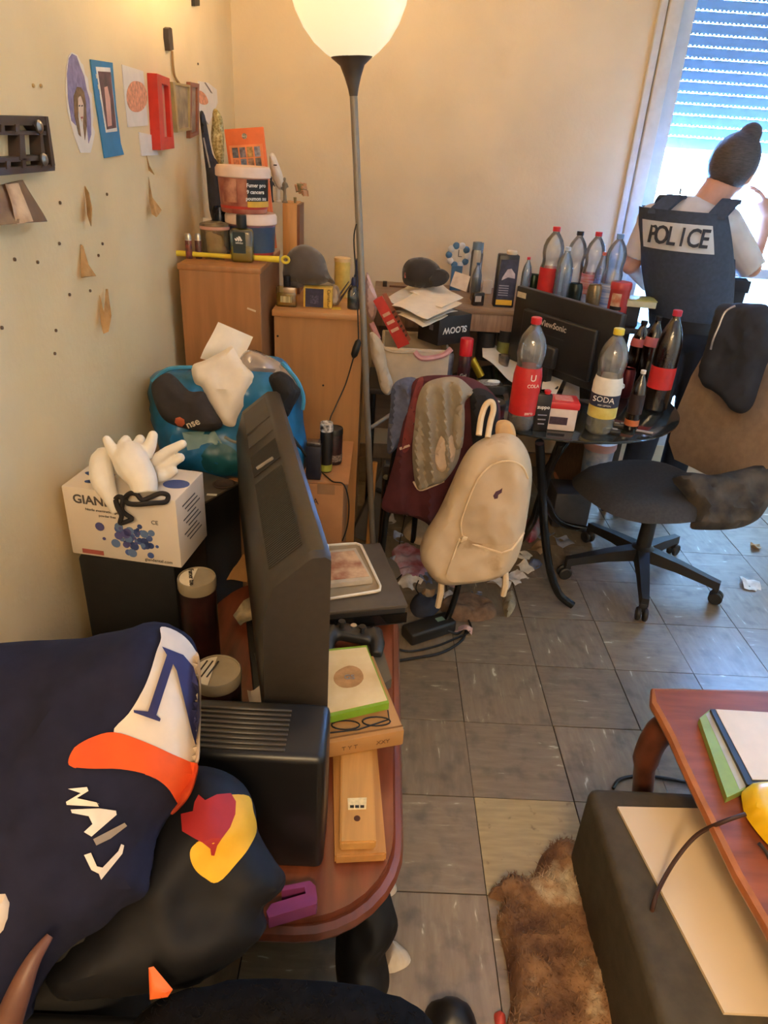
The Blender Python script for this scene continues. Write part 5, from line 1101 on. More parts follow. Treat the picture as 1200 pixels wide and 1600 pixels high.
# black carton with lettering, papers on top, red chocolate boxes, black cap
n0, n1 = at(684, 534, Y=2.70), at(735, 516, Y=2.80)
zb2, zb3 = n0.z, at(684, 502, Y=2.70).z
sl = thing('black_carton', 'black carton lettered in white lying on the crate', 'box', (n0 + n1) / 2)
m_ = MB(); sx_, sy_ = qb(m_, n0, n1, .125, zcr + .012, zb3 + .015, .003); m_.build('carton_body', M('carton_black', (44, 40, 40), .5, var=.1), sl)
fc_ = (n0 + n1) / 2 - sy_ * .0012; fc_.z = (zcr + zb3) / 2 + .015
text('SLOOW', .034, fc_, -sx_, (0, 0, -1), M('print_white'), sl, bold=.025)
lf = n0 - sx_ * .0012 + sy_ * .045; lf.z = fc_.z + .008
m_ = MB(); m_.box(lf, (.0012, .022, .022), basis(sx_, sy_, (0, 0, 1))); m_.build('print', M('print_grey'), sl)
stk = [((612, 478), (668, 497), (722, 474), (660, 452), 0.02), ((618, 486), (664, 503), (715, 486), (668, 468), .0), ((640, 458), (690, 480), (724, 464), (690, 446), .03), ((600, 470), (650, 492), (690, 470), (640, 444), .025), ((622, 494), (660, 512), (700, 494), (668, 478), -.01)]
labs = ['long white envelope on top of the pile by black cap', 'creased white letter in the middle of the paper pile', 'white sheet lying nearest the black cap in the pile', 'wide white sheet on the left of the paper pile', 'lowest white letter of the paper pile on black carton']
zp = zb3 + .02
for i, (q, l_) in enumerate(zip(stk, labs)):
    zz = zp + .012 + (0.030, .012, .036, .024, .004)[i]
    tag(sheet('letter', M('letter_%d' % (i % 2), ((226, 212, 190), (206, 196, 182))[i % 2], .75, var=.04), [at(*c, Z=zz + .004 * k) for k, c in enumerate(q[:4])], .002, None, .012, seed=i * 3.1), l_, 'paper')
tag(sheet('barcode_slip', M('barcode', (206, 200, 196), .6, scale=140, col2=(120, 116, 120), stretch=(1, .02, 1)), [at(688, 482, Y=2.80), at(714, 480, Y=2.80), at(712, 472, Y=2.81), at(692, 473, Y=2.81)], .001), 'slip of paper with barcode on the edge of the pile', 'paper')
for i, (q, l_, c_) in enumerate(((((583, 470), (597, 462), (640, 537), (622, 545)), 'red triangular chocolate box leaning against the crate', (196, 52, 44)), (((597, 460), (604, 458), (642, 530), (634, 540)), 'second chocolate box with brown stripes behind the red one', (150, 84, 60)))):
    t = thing('chocolate_box', l_, 'box', at(*q[2], Y=2.68))
    mm = MB(); F_ = [at(*c, Y=2.64 + .02 * i) for c in q]; B_ = [(F_[0] + F_[1]) / 2 + Vector((0, .03, 0)), (F_[2] + F_[3]) / 2 + Vector((0, .03, 0))]
    mm.poly(F_ + B_, [(0, 1, 2, 3), (0, 4, 1), (3, 2, 5), (1, 4, 5, 2), (0, 3, 5, 4)]); mm.build('prism_box', M('choc_%d' % i, c_, .4, var=.15, scale=20), t)
    for k in range(3 if i == 0 else 6):
        f0, f1 = (.30 + k * .16, .36 + k * .16) if i == 0 else (.35 + k * .10, .39 + k * .10)
        a_, b_ = F_[0].lerp(F_[3], f0), F_[1].lerp(F_[2], f0); c_2, d_2 = F_[1].lerp(F_[2], f1), F_[0].lerp(F_[3], f1); o = Vector((0, -.001, 0))
        mm = MB(); P4 = [a_.lerp(b_, .15) + o, a_.lerp(b_, .85) + o, d_2.lerp(c_2, .85) + o, d_2.lerp(c_2, .15) + o]; mm.poly(P4 + [v + Vector((0, .001, 0)) for v in P4], [(0, 1, 2, 3), (7, 6, 5, 4), (0, 4, 5, 1), (1, 5, 6, 2), (2, 6, 7, 3), (3, 7, 4, 0)]); mm.build('stripe', M('choc_cream', (226, 176, 150), .5) if i == 0 else M('choc_dark', (70, 40, 34), .5), t)
t, d = cap_hat('baseball_cap', 'black baseball cap with curved brim on the paper pile', [(630, 440), (629, 420), (638, 406), (655, 402), (672, 405), (686, 416), (692, 432), (682, 446), (660, 450), (640, 447)], [(676, 422), (690, 420), (700, 426), (702, 434), (694, 444), (678, 448), (670, 440)], 2.95, M('cap_jet', (40, 34, 32), .85, var=.15, sheen=.2), .055)
MB().box(at(634, 430, Y=2.905), (.008, .004, .02)).build('side_tag', M('tag_pink', (200, 110, 110), .6), t)
Drape([(578, 520), (590, 525), (600, 545), (606, 575), (614, 600), (608, 617), (596, 610), (588, 580), (580, 555)], at(596, 570, Y=2.60), (0, -1, 0), .022, .02, .8, folds(.008, 40, 12, 5)).build('pale_garment', M('garment_cream', (206, 190, 168), .85, var=.06, wr=12), None, .010)['label'] = 'cream garment hanging from the left of the crate'
bpy.data.objects['pale_garment']['category'] = 'clothes'
Drape([(573, 425), (580, 440), (590, 470), (584, 500), (574, 490), (571, 450)], at(580, 460, Y=2.72), (0, -1, 0), .012, .012, .8, folds(.004, 40, 20, 3)).build('pink_cloth', M('cloth_pink', (206, 172, 164), .85), None, .010)['label'] = 'pale pink cloth hanging between lamp pole and desk'
bpy.data.objects['pink_cloth']['category'] = 'cloth'
# ------------------------------------------------------------------ clothes chair with backpack
ch = thing('folding_chair', 'black metal folding chair hung with clothes and backpack', 'chair', (.2, 2.2, 0))
ctop = [at(640, 600, Y=2.16), at(770, 628, Y=2.16)]
fR, fL = at(690, 984, Z=.012), at(586, 955, Z=.012)
MB().tube(smooth_path([ctop[1], at(742, 770, Y=2.12), at(718, 905, Y=2.08), at(704, 955, Y=2.06), fR], 6), .0115, 10).build('leg', tubem, ch)
MB().tube(smooth_path([ctop[0], at(612, 740, Y=2.12), at(598, 850, Y=2.10), fL], 6), .0115, 10).build('leg', tubem, ch)
zs_c = .44
for fx, a_ in ((.05, ctop[0]), (.37, ctop[1])):
    MB().tube([Vector((fx, 2.13, .56)), Vector((fx, 2.30, .28)), Vector((fx, 2.46, .012))], .011, 10).build('leg', tubem, ch)
MB().box((.21, 2.30, zs_c), (.34, .32, .03), None, .012, 3).build('seat', M('seat_vinyl', (28, 26, 28), .5), ch)
bz = (ctop[0] + ctop[1]) / 2
MB().box(bz + Vector((0, 0, -.06)), ((ctop[1] - ctop[0]).length, .02, .14), basis((ctop[1] - ctop[0]).normalized(), (0, 1, 0), (0, 0, 1)), .008).build('backrest', M('seat_vinyl'), ch)
MB().tube([ctop[0], ctop[1]], .0115, 10).build('top_rail', tubem, ch)
burg = M('burgundy_cloth', (78, 30, 36), .85, var=.15, scale=20, wr=7)
Db = Drape([(650, 592), (690, 586), (740, 592), (776, 622), (782, 660), (770, 710), (742, 764), (714, 812), (695, 838), (664, 816), (640, 806), (598, 796), (606, 756), (618, 712), (628, 668), (640, 620)], at(690, 700, Y=2.085), (0, -1, .05), .022, .03, .6, pleats(.024, 70, 2))
t = thing('burgundy_jacket', 'dark burgundy jacket draped over the folding chair back', 'jacket', at(690, 830, Y=2.08)); Db.build('jacket_body', burg, t, .016)
Db.patch('white_stitch', M('stitch', (190, 160, 140), .8), [(624, 700), (640, 694), (641, 697), (625, 703)], t)
Db.patch('shoulder_panel', M('burgundy_bright', (116, 42, 40), .85, var=.1, sheen=.3), [(652, 597), (662, 594), (652, 640), (640, 700), (628, 702), (636, 650)], t, smooth=True)
Drape([(612, 606), (626, 592), (648, 590), (655, 604), (648, 640), (634, 676), (620, 700), (606, 708), (606, 670), (610, 636)], at(630, 650, Y=2.12), (0, -1, .05), .03, .02, .5, pleats(.020, 100, 7)).build('blue_jeans', M('denim', (86, 90, 112), .85, var=.15, scale=60, wr=10), None, .012)['label'] = 'faded blue denim hanging at the left of the chair back'
bpy.data.objects['blue_jeans']['category'] = 'clothes'
gsh = thing('grey_shirt', 'grey long-sleeved shirt draped over the burgundy jacket', 'shirt', at(690, 760, Y=2.04)); greyc = M('grey_jersey', (150, 136, 116), .9, var=.06, scale=40, wr=9)
Dg = Drape([(664, 600), (690, 590), (716, 590), (736, 606), (742, 614), (728, 626), (724, 650), (722, 690), (714, 724), (694, 752), (676, 758), (656, 766), (648, 752), (644, 706), (648, 660), (652, 626)], at(690, 680, Y=2.045), (0, -1, .1), .028, .03, .5, pleats(.034, 120, 11))
Dg.build('shirt_body', greyc, gsh, .011)
Drape([(712, 640), (724, 630), (726, 660), (722, 699), (710, 698), (708, 668)], at(717, 665, Y=2.02), (0, -1, .1), .014, .012, .6, folds(.003, 40, 8)).build('sleeve', greyc, gsh, .010)
Drape([(690, 680), (706, 680), (712, 700), (706, 725), (690, 738), (678, 724), (680, 705)], at(695, 705, Y=2.015), (0, -1, .1), .010, .012, .6, folds(.006, 40, 20)).build('pale_lining', M('lining_pale', (188, 164, 140), .9), gsh, .010)
MB().tube(smooth_path([Dg.pos(q, Dg.h(q) * .3) for q in [Dg.uv(atp(x, y, Dg.p0, Dg.n)) for x, y in ((646, 752), (656, 766), (676, 759), (694, 752))]], 4), .003, 6).build('hem', M('hem_pale', (206, 184, 160), .9), gsh)
Drape([(736, 612), (756, 608), (776, 626), (778, 660), (766, 690), (748, 706), (738, 690), (736, 650)], at(756, 655, Y=2.055), (.1, -1, 0), .02, .02, .5, folds(.008, 22, 10, 9)).build('dark_pullover', M('black_cotton'), None, .012)['label'] = 'black garment hanging at the right of the chair back'
bpy.data.objects['dark_pullover']['category'] = 'clothes'
# backpack
bk = thing('backpack', 'cream canvas backpack hanging from the folding chair', 'backpack', at(740, 905, Y=1.97))
cream = M('cream_canvas', (206, 182, 150), .85, var=.06, scale=10, wr=6, dirt=((166, 130, 92), 9, .60))
B0 = [(757, 684), (782, 677), (803, 680), (818, 694), (829, 720), (831, 752), (825, 800), (816, 848), (802, 884), (776, 899), (735, 906), (700, 908), (680, 900), (664, 880), (656, 858), (664, 832), (684, 800), (702, 762), (720, 722), (736, 698)]
Dk = Drape(B0, at(745, 800, Y=1.93), (-.22, -1, .12), .085, .052, .55, folds(.014, 11, 8, 4, .003)); Dk.build('main_bag', cream, bk, .012)
Dk.patch('front_panel', M('cream_panel', (200, 176, 146), .85, var=.05, scale=10, wr=6), [(770, 722), (790, 716), (812, 722), (824, 745), (823, 790), (815, 838), (780, 846), (745, 842), (728, 830), (722, 815), (735, 772), (752, 738)], bk, .003, .012, True)
pk = [(726, 838), (746, 846), (780, 857), (806, 850), (818, 838), (810, 872), (798, 886), (770, 896), (730, 901), (702, 895), (706, 872)]
Dk.patch('pocket', cream, pk, bk, .010, .012, True)
def onbag(x, y, off=.006): q = Dk.uv(atp(x, y, Dk.p0 + Dk.n * .06, Dk.n)); return Dk.pos(q, Dk.h(q) + off)
cr_l = M('cream_piping', (226, 200, 162), .8)
MB().tube([onbag(*q) for q in ((718, 838), (732, 845), (748, 846), (768, 853), (785, 857), (800, 853), (812, 842), (818, 836))], .004, 6).build('pocket_zip', cr_l, bk)
MB().tube(smooth_path([onbag(*q) for q in ((724, 832), (722, 812), (732, 780), (748, 744), (770, 722), (795, 716), (816, 726), (825, 748))], 3), .003, 6).build('piping', cr_l, bk)
MB().tube(smooth_path([onbag(*q) for q in ((700, 890), (708, 868), (720, 836))], 3), .003, 6).build('piping', cr_l, bk)
MB().box(onbag(727, 836, .008), (.016, .008, .022), Matrix.Rotation(.3, 3, 'Y'), .002).build('zip_tab', cr_l, bk)
Dk.patch('emblem', M('emblem_plum', (74, 46, 62), .8), [(772, 768), (776, 762), (782, 760), (786, 757), (785, 764), (780, 767), (779, 772), (774, 773)], bk, .005, .006)
MB().tube(smooth_path([at(748, 680, Y=1.94), at(752, 652, Y=1.97), at(759, 633, Y=1.985), at(768, 628, Y=1.985), at(771, 640, Y=1.98), at(766, 660, Y=1.97), at(762, 684, Y=1.94)], 5), .009, 8).build('top_loop', cr_l, bk)
Drape([(776, 660), (790, 656), (802, 664), (806, 684), (796, 690), (776, 682)], at(790, 672, Y=1.98), (0, -1, .3), .012, .012, .6).build('strap_pad', M('strap_tan', (206, 164, 112), .8), bk, .008)
for a_, b_ in (((690, 902), (684, 948)), ((790, 893), (786, 930))): MB().tube([at(*a_, Y=1.93), at((a_[0] + b_[0]) / 2 + 2, (a_[1] + b_[1]) / 2, Y=1.91), at(*b_, Y=1.92)], [.010, .011, .010], 6).build('shoulder_strap', cr_l, bk)
# charger brick with lead and other floor things near it
pw_ = thing('power_brick', 'black power adapter brick on the floor by chair leg', 'adapter', at(662, 1000, Z=0))
pa, pb = at(634, 1008, Z=0), at(704, 985, Z=0); dv = (pb - pa).normalized()
MB().box((pa + pb) / 2 + Vector((0, .02, .026)), ((pb - pa).length, .075, .05), basis(dv, Vector((-dv.y, dv.x, 0)), (0, 0, 1)), .010, 3).build('case', M('brick_black', (34, 32, 30), .45), pw_)
MB().box((pa + pb) / 2 + dv * .045 + Vector((0, .02, .052)), (.03, .02, .003), basis(dv, Vector((-dv.y, dv.x, 0)), (0, 0, 1))).build('label', M('label_greenish', (110, 130, 110), .5), pw_)
MB().tube(smooth_path([at(700, 985, Z=.02), at(715, 990, Z=.008), at(728, 978, Z=.006), at(722, 1000, Z=.006), at(690, 1020, Z=.006), at(650, 1028, Z=.006), at(614, 1034, Z=.006)], 6), .005, 8).build('lead', wire, pw_)
tag(MB().tube(smooth_path([at(616, 1012, Z=.006), at(640, 1018, Z=.006), at(680, 1010, Z=.006), at(706, 1000, Z=.006), at(735, 985, Z=.006), at(730, 965, Z=.006)], 6), .004, 8).build('black_cable', wire), 'loop of black cable around the power adapter', 'cable')
# ------------------------------------------------------------------ office chair
oc = thing('office_chair', 'black swivel office chair on five castors, beige back', 'chair', (1.13, 2.47, 0))
hub = Vector((1.13, 2.475, 0)); och = M('chair_black', (34, 33, 34), .5, var=.1); fab = M('chair_fabric', (62, 58, 56), .9, var=.12, scale=90, bump=.1)
MB().lathe([(.035, .085), (.045, .10), (.045, .15), (.03, .16), (.026, .36), (.05, .37), (.05, .38)], hub, n=24).build('gas_column', och, oc)
for a_ in (-104, -31, 42, 115, 186):
    a = math.radians(a_); d_ = Vector((math.cos(a), math.sin(a), 0)); s_ = Vector((-d_.y, d_.x, 0))
    e = hub + d_ * .305
    mm = MB(); mm.loft([[hub + d_ * r + s_ * w * sx_ + Vector((0, 0, z + hh * sz_)) for sx_, sz_ in ((-1, -1), (1, -1), (.8, 1), (-.8, 1))] for r, w, z, hh in ((.03, .030, .125, .026), (.15, .024, .112, .020), (.27, .019, .090, .016), (.315, .016, .080, .018))])
    arm = mm.build('star_arm', och, oc)
    mm = MB(); mm.box(e + Vector((0, 0, .055)), (.024, .03, .04), rotz(a), .006); mm.build('castor_fork', och, arm)
    for k in (-1, 1): mm = MB(); mm.lathe([(.024, -.008), (.027, -.004), (.027, .004), (.022, .008)], e + d_ * .008 + s_ * (.013 * k) + Vector((0, 0, .0275)), s_, 18); mm.build('castor_wheel', och, arm)
ff = Vector((-.93, -.36, 0)).normalized(); fs = Vector((-ff.y, ff.x, 0))
sc_ = hub + ff * .04
out = [sc_ + ff * .29 * math.cos(a) * (1.0 if math.cos(a) > 0 else .86) * (abs(math.cos(a)) ** -.25 if abs(math.cos(a)) > .7 else 1 / .7 ** .25 * 1.0) + fs * .25 * math.copysign(abs(math.sin(a)) ** .75, math.sin(a)) + Vector((0, 0, .405)) for a in [i * PI / 12 for i in range(24)]]
Drape(out, sc_ + Vector((0, 0, .405)), (0, 0, 1), .055, .10, .35, None, True, 2, True).build('seat', fab, oc, .03)
MB().box(hub + Vector((0, 0, .372)), (.20, .18, .03), basis(ff, fs, (0, 0, 1)), .008).build('tilt_plate', och, oc)
bb = hub - ff * .27
secs = []
for z, off, w, th in ((.44, .0, .18, .02), (.50, .004, .235, .03), (.62, .02, .25, .034), (.78, .05, .25, .034), (.92, .085, .235, .03), (.985, .10, .19, .02)):
    c = bb - ff * off + Vector((0, 0, z)); secs.append([c + fs * w * x + ff * (y * th - .03 * (x * x) * -1) for x, y in ((-1, -.6), (-.5, -1), (0, -1), (.5, -1), (1, -.6), (1, .6), (.5, 1), (0, 1), (-.5, 1), (-1, .6))])
MB().loft(secs).build('backrest', M('chair_beige', (150, 126, 104), .85, var=.1, scale=30, bump=.05), oc)
MB().tube(smooth_path([hub + Vector((0, 0, .36)) - ff * .10, hub + Vector((0, 0, .37)) - ff * .27, bb - ff * .05 + Vector((0, 0, .46)), bb - ff * .07 + Vector((0, 0, .60))], 5), .02, 8).build('back_support', och, oc)
# black jacket slung over the back
jk = thing('black_jacket', 'black jacket slung over the beige chair back', 'jacket', bb + Vector((0, 0, .70)))
Dj = Drape([(1122, 478), (1145, 474), (1172, 474), (1204, 482), (1212, 540), (1198, 570), (1188, 600), (1176, 634), (1160, 646), (1142, 640), (1128, 622), (1112, 610), (1098, 602), (1092, 580), (1102, 545), (1112, 512)], bb + ff * .045 - Vector((0, 0, -.80)), ff + Vector((0, -.35, .15)), .04, .04, .4, folds(.016, 14, 7, 3, .006))
Dj.build('jacket_body', M('jacket_black', (40, 42, 50), .8, var=.15, wr=9), jk, .014)
MB().tube(smooth_path([Dj.pos(q, Dj.h(q) + .002) for q in [Dj.uv(atp(x, y, Dj.p0 + Dj.n * .03, Dj.n)) for x, y in ((1150, 478), (1136, 488), (1128, 510), (1120, 530), (1114, 546))]], 4), .004, 6).build('zip', M('zip_silver', (170, 170, 176), .3, .6), jk)
# dark crumpled clothes lying at the back of the seat
sc2 = sc_ - ff * .17 + Vector((0, 0, .47))
ca, cb = at(1062, 752, Z=.50), at(1180, 800, Z=.50)
Drape([(1050, 748), (1075, 738), (1110, 742), (1150, 735), (1200, 726), (1216, 760), (1200, 790), (1184, 812), (1150, 826), (1100, 828), (1078, 824), (1085, 800), (1070, 775)], at(1130, 785, Y=2.29), (0, -1, .8), .05, .04, .4, folds(.022, 14, 14, 5, .008)).build('crumpled_coat', M('coat_dark', (44, 42, 42), .85, var=.3, scale=14, col2=(84, 74, 62), wr=8), None, .016)['label'] = 'dark crumpled coat lying on the office chair seat'
bpy.data.objects['crumpled_coat']['category'] = 'coat'
# ------------------------------------------------------------------ police officer at the window
YP = 3.17
skin = M('skin', (198, 146, 122), .6, var=.06); shirt_m = M('shirt_pale', (206, 196, 190), .85, var=.05, scale=20, wr=7)
vest_m = M('vest_navy', (58, 66, 82), .75, var=.12, scale=60, wr=5); trou_m = M('trousers_navy', (34, 38, 50), .85, var=.1); hair_m = M('hair_dark', (72, 62, 58), .5, var=.35, scale=45, stretch=(1, 1, 8), bump=.35, bscale=120)
hip = at(1078, 505, Y=YP); shL, shR = at(1018, 342, Y=YP + .06), at(1132, 350, Y=YP - .01); neck = at(1104, 320, Y=YP); head = at(1143, 262, Y=YP + .03); chest = at(1071, 370, Y=YP)
po = thing('person', 'police officer in navy vest lettered POLICE, hair in bun, hands at face', 'person', (hip.x, YP, 0))
yaw = math.radians(-22); RP = rotz(yaw)                                   # turned to the right of the window
elL = at(986, 415, Y=YP + .10); wrL = at(1010, 445, Y=YP + .26); elR = at(1174, 418, Y=YP - .02); wrR = at(1199, 338, Y=YP + .05)
q = MB()
def ell(c, r): q.ball(c, r, 20, RP)
ell(hip, (.165, .12, .12)); ell(hip.lerp(chest, .45), (.14, .105, .13)); ell(chest, (.165, .115, .15)); ell(neck + Vector((-.04, 0, -.06)), (.15, .09, .07))
q.tube([shL, elL, wrL], [.052, .040, .028], 14); q.ball(shL, .058); q.ball(elL, .040)
q.tube([shR, elR, wrR], [.052, .042, .029], 14); q.ball(shR, .058); q.ball(elR, .042)
q.tube([neck + Vector((-.01, 0, -.05)), neck, head + Vector((-.02, -.01, -.05))], [.072, .064, .066], 16)
hd = (head - neck).normalized(); RH = Matrix.Rotation(math.radians(18), 3, 'Y') @ rotz(math.radians(-38))
q.ball(head, (.088, .106, .118), 24, RH); q.ball(head + RH @ Vector((0, .045, -.062)), (.062, .064, .062), 18, RH)
q.tube([head + RH @ Vector((0, .100, .005)), head + RH @ Vector((0, .124, -.032)), head + RH @ Vector((0, .102, -.044))], [.010, .014, .012], 8)     # nose
q.ball(head + RH @ Vector((0, .100, -.078)), (.022, .010, .010), 10, RH)
for k in (-1, 1): q.ball(head + RH @ Vector((.088 * k, -.008, -.010)), (.010, .022, .033), 12, RH)
lgL, lgR = hip + RP @ Vector((-.085, 0, -.04)), hip + RP @ Vector((.085, 0, -.04))
kL, kR = Vector((lgL.x + .0, YP - .02, .50)), Vector((lgR.x + .02, YP - .02, .50)); aL, aR = Vector((lgL.x - .01, YP + .02, .09)), Vector((lgR.x + .03, YP + .02, .09))
for a_, b_, c_ in ((lgL, kL, aL), (lgR, kR, aR)): q.tube([a_, a_.lerp(b_, .5), b_, b_.lerp(c_, .4), c_], [.088, .078, .058, .056, .040], 14); q.tube([c_ + Vector((0, -.04, -.05)), c_ + Vector((.04, .12, -.06))], [.042, .036], 12)
def hand(w, fwd, upv, curl, side):
    f_ = Vector(fwd).normalized(); u_ = Vector(upv); u_ = (u_ - f_ * u_.dot(f_)).normalized(); s_ = f_.cross(u_) * side
    q.ball(w + f_ * .040, (.034, .034, .034), 12); q.tube([w - f_ * .01, w + f_ * .035, w + f_ * .075], [.027, .033, .032], 12)
    for i, (o, L_) in enumerate(((-.026, .062), (-.009, .074), (.009, .070), (.025, .054))):
        b = w + f_ * .078 + s_ * o; m1_ = b + f_ * L_ * .5 + u_ * curl * .25 * L_; m2_ = m1_ + f_ * L_ * .3 + u_ * curl * .5 * L_; m3_ = m2_ + f_ * L_ * .12 + u_ * curl * .5 * L_
        q.tube([b, m1_, m2_, m3_], [.0098, .0092, .0085, .0072], 8); q.ball(m3_, .0074, 8)
    b = w + f_ * .025 - s_ * .030; q.tube([b, b + f_ * .03 - s_ * .022, b + f_ * .055 - s_ * .02 + u_ * .012], [.013, .0105, .0085], 8)
hand(wrR, Vector((-.55, -.02, .85)), Vector((-.8, .1, -.5)), .35, 1); hand(wrL, Vector((.6, .7, .1)), (0, 0, 1), .5, -1)
body = fuse(q, 'body', skin, po, .0065, 4)
# eyes, hair with bun
for k in (-1, 1):
    MB().ball(head + RH @ Vector((.034 * k, .095, .012)), (.011, .008, .008), 10, RH).build('eye', wtxt, po); MB().ball(head + RH @ Vector((.034 * k, .103, .012)), .0045, 8).build('pupil', dark_m, po)
q = MB(); q.ball(head + RH @ Vector((0, -.012, .016)), (.097, .109, .117), 24, RH)
bun = at(1168, 214, Y=YP + .02); q.tube([head + RH @ Vector((0, -.02, .09)), head.lerp(bun, .7), bun], [.055, .05, .045], 14); q.ball(bun + Vector((.004, 0, .0)), (.046, .044, .056), 16, Matrix.Rotation(.5, 3, 'Y'))
hr = q.build('hair', hair_m, None, world=False)
# the face stays free: the cap of hair is cut off in front and below
bm = bmesh.new(); bm.from_mesh(hr.data); nF = RH @ Vector((0, 1, -.55)).normalized()
bmesh.ops.bisect_plane(bm, geom=bm.verts[:] + bm.edges[:] + bm.faces[:], plane_co=head + RH @ Vector((0, .035, 0)), plane_no=nF, clear_outer=True)
bmesh.ops.holes_fill(bm, edges=[e for e in bm.edges if e.is_boundary]); bm.to_mesh(hr.data); bm.free()
q2 = MB(); q2.bm.from_mesh(hr.data); bpy.data.objects.remove(hr); fuse(q2, 'hair', hair_m, po, .006, 3)
# clothes
q = MB()
q.tube([shL + Vector((.01, 0, .01)), shL.lerp(elL, .45), shL.lerp(elL, .80)], [.062, .055, .052], 16); q.ball(shL, .062); q.tube([shR, shR.lerp(elR, .5), shR.lerp(elR, 1.0), elR.lerp(wrR, .12)], [.070, .066, .058, .055], 16); q.ball(shR, .070)
q.ball(chest + Vector((.0, 0, 0)), (.172, .122, .16), 20, RP); q.ball(neck + Vector((-.04, 0, -.055)), (.158, .098, .068), 20, RP); q.ball(hip.lerp(chest, .4), (.150, .113, .16), 20, RP)
q.tube([neck + Vector((-.015, 0, -.03)), neck + Vector((-.005, 0, -.002))], [.082, .074], 16)
fuse(q, 'shirt', shirt_m, po, .0065, 4)
q = MB()
for a_, b_, c_ in ((lgL, kL, aL), (lgR, kR, aR)): q.tube([a_, a_.lerp(b_, .5), b_, b_.lerp(c_, .5), c_ + Vector((0, 0, -.02))], [.097, .088, .072, .068, .062], 16)
q.ball(hip, (.172, .128, .13), 20, RP); fuse(q, 'trousers', trou_m, po, .008, 4)
for c_ in (aL, aR): q = MB(); q.tube([c_ + Vector((0, -.045, -.045)), c_ + Vector((.03, .08, -.05)), c_ + Vector((.045, .16, -.055))], [.045, .044, .032], 12); q.ball(c_ + Vector((0, -.02, -.02)), .05); fuse(q, 'boot', M('boot_black', (22, 22, 24), .4), po, .006, 2)
# vest: panels front and back, shoulder straps, open at the sides
def vpnt(a, z, k=1.0):
    t_ = max(0, min(1, (z - hip.z) / (chest.z + .12 - hip.z))); c = hip.lerp(chest + (chest - hip).normalized() * .12, t_)
    ra, rb = (.162 + .022 * math.sin(t_ * PI * .8)) * k, (.128 + .012 * math.sin(t_ * PI)) * k
    return Vector((c.x, c.y, z)) + RP @ Vector((math.cos(a) * ra, math.sin(a) * rb, 0))
def vpanel(name, a0, a1, z0, z1, mat, k0=1.0, k1=1.06, taper=None, na=16, nz=10, parent=po):
    m = MB(); G = [[], []]
    for s_, k in ((0, k0), (1, k1)):
        for j in range(nz + 1):
            z = z0 + (z1 - z0) * j / nz; tp_ = taper(j / nz) if taper else 1.0; am = (a0 + a1) / 2
            for i in range(na + 1): a = am + (a0 + (a1 - a0) * i / na - am) * tp_; G[s_].append(m.bm.verts.new(vpnt(math.radians(a), z, k)))
    w = na + 1
    for j in range(nz):
        for i in range(na):
            f_ = (j * w + i, j * w + i + 1, (j + 1) * w + i + 1, (j + 1) * w + i); m.bm.faces.new([G[0][t] for t in f_[::-1]]); m.bm.faces.new([G[1][t] for t in f_])
    rim = list(range(w)) + [j * w + na for j in range(1, nz + 1)] + [nz * w + i for i in range(na - 1, -1, -1)] + [j * w for j in range(nz - 1, 0, -1)]
    for i in range(len(rim)): p, r = rim[i], rim[(i + 1) % len(rim)]; m.bm.faces.new((G[0][p], G[0][r], G[1][r], G[1][p]))
    return m.build(name, mat, parent)
zv0, zv1 = hip.z + .02, chest.z + .105
vpanel('vest_back', -178, -14, zv0, zv1, vest_m, taper=lambda t_: 1 - .16 * max(0, t_ - .55) / .45)
vpanel('vest_front', 4, 176, zv0, zv1, vest_m, taper=lambda t_: 1 - .2 * max(0, t_ - .55) / .45)
vpanel('vest_side', -30, 20, zv0, zv0 + .20, vest_m, 1.0, 1.05)
vpanel('vest_side', 160, 200, zv0, zv0 + .20, vest_m, 1.0, 1.05)
for px0, px1 in (((1030, 322), (1052, 300)), ((1118, 350), (1128, 305))):
    pass
def strap(a_deg, neckoff):
    b = vpnt(math.radians(a_deg), zv1 - .02, 1.04); c = neck + RP @ Vector((neckoff, -.01, -.005)); f = vpnt(math.radians(-a_deg), zv1 - .02, 1.04)
    m = MB(); pts = smooth_path([b, b.lerp(c, .6) + Vector((0, -.03, .035)), c + Vector((0, 0, .015)), f.lerp(c, .5) + Vector((0, .04, .03)), f], 6)
    sx_ = RP @ Vector((1, 0, 0)); m.loft([[p + sx_ * .035 + Vector((0, 0, .0)), p + sx_ * .035 + Vector((0, 0, .014)), p - sx_ * .035 + Vector((0, 0, .014)), p - sx_ * .035] for p in pts]); m.build('shoulder_strap', vest_m, po)
strap(-125, -.115); strap(-50, .09)
zp0, zp1 = at(1046, 392, Y=YP - .12).z, at(1046, 348, Y=YP - .12).z
a0_, a1_ = -150, -56
lbm = M('patch_reflective', (206, 206, 206), .5, var=.04)
pt = vpanel('back_patch', a0_, a1_, zp0, zp1, lbm, 1.05, 1.075, na=14, nz=3)
for i, c in enumerate('POLICE'):
    a = math.radians(a0_ + 14 + (a1_ - a0_ - 20) * (i + .5) / 6); z = (zp0 + zp1) / 2; c0_ = vpnt(a, z, 1.092); tg = (vpnt(a + .05, z, 1.078) - vpnt(a - .05, z, 1.078)).normalized()
    text(c, .100, c0_, tg, (0, 0, 1), M('patch_letter', (56, 58, 68), .7), po, bold=.014, depth=.004, sx=.76)
vpanel('duty_belt', -180, 180, hip.z - .02, hip.z + .03, M('belt_black', (26, 27, 32), .5), 1.02, 1.07, na=36, nz=1)
pp = at(1150, 455, Y=YP - .03); m_ = MB(); m_.box(pp, (.075, .06, .115), rotz(-.3), .016, 3); m_.build('belt_pouch', M('pouch_black', (34, 38, 48), .7, var=.1), po)
m_ = MB(); m_.box(pp + Vector((0, -.032, .025)), (.07, .008, .05), rotz(-.3), .003); m_.build('pouch_flap', M('pouch_black'), po)
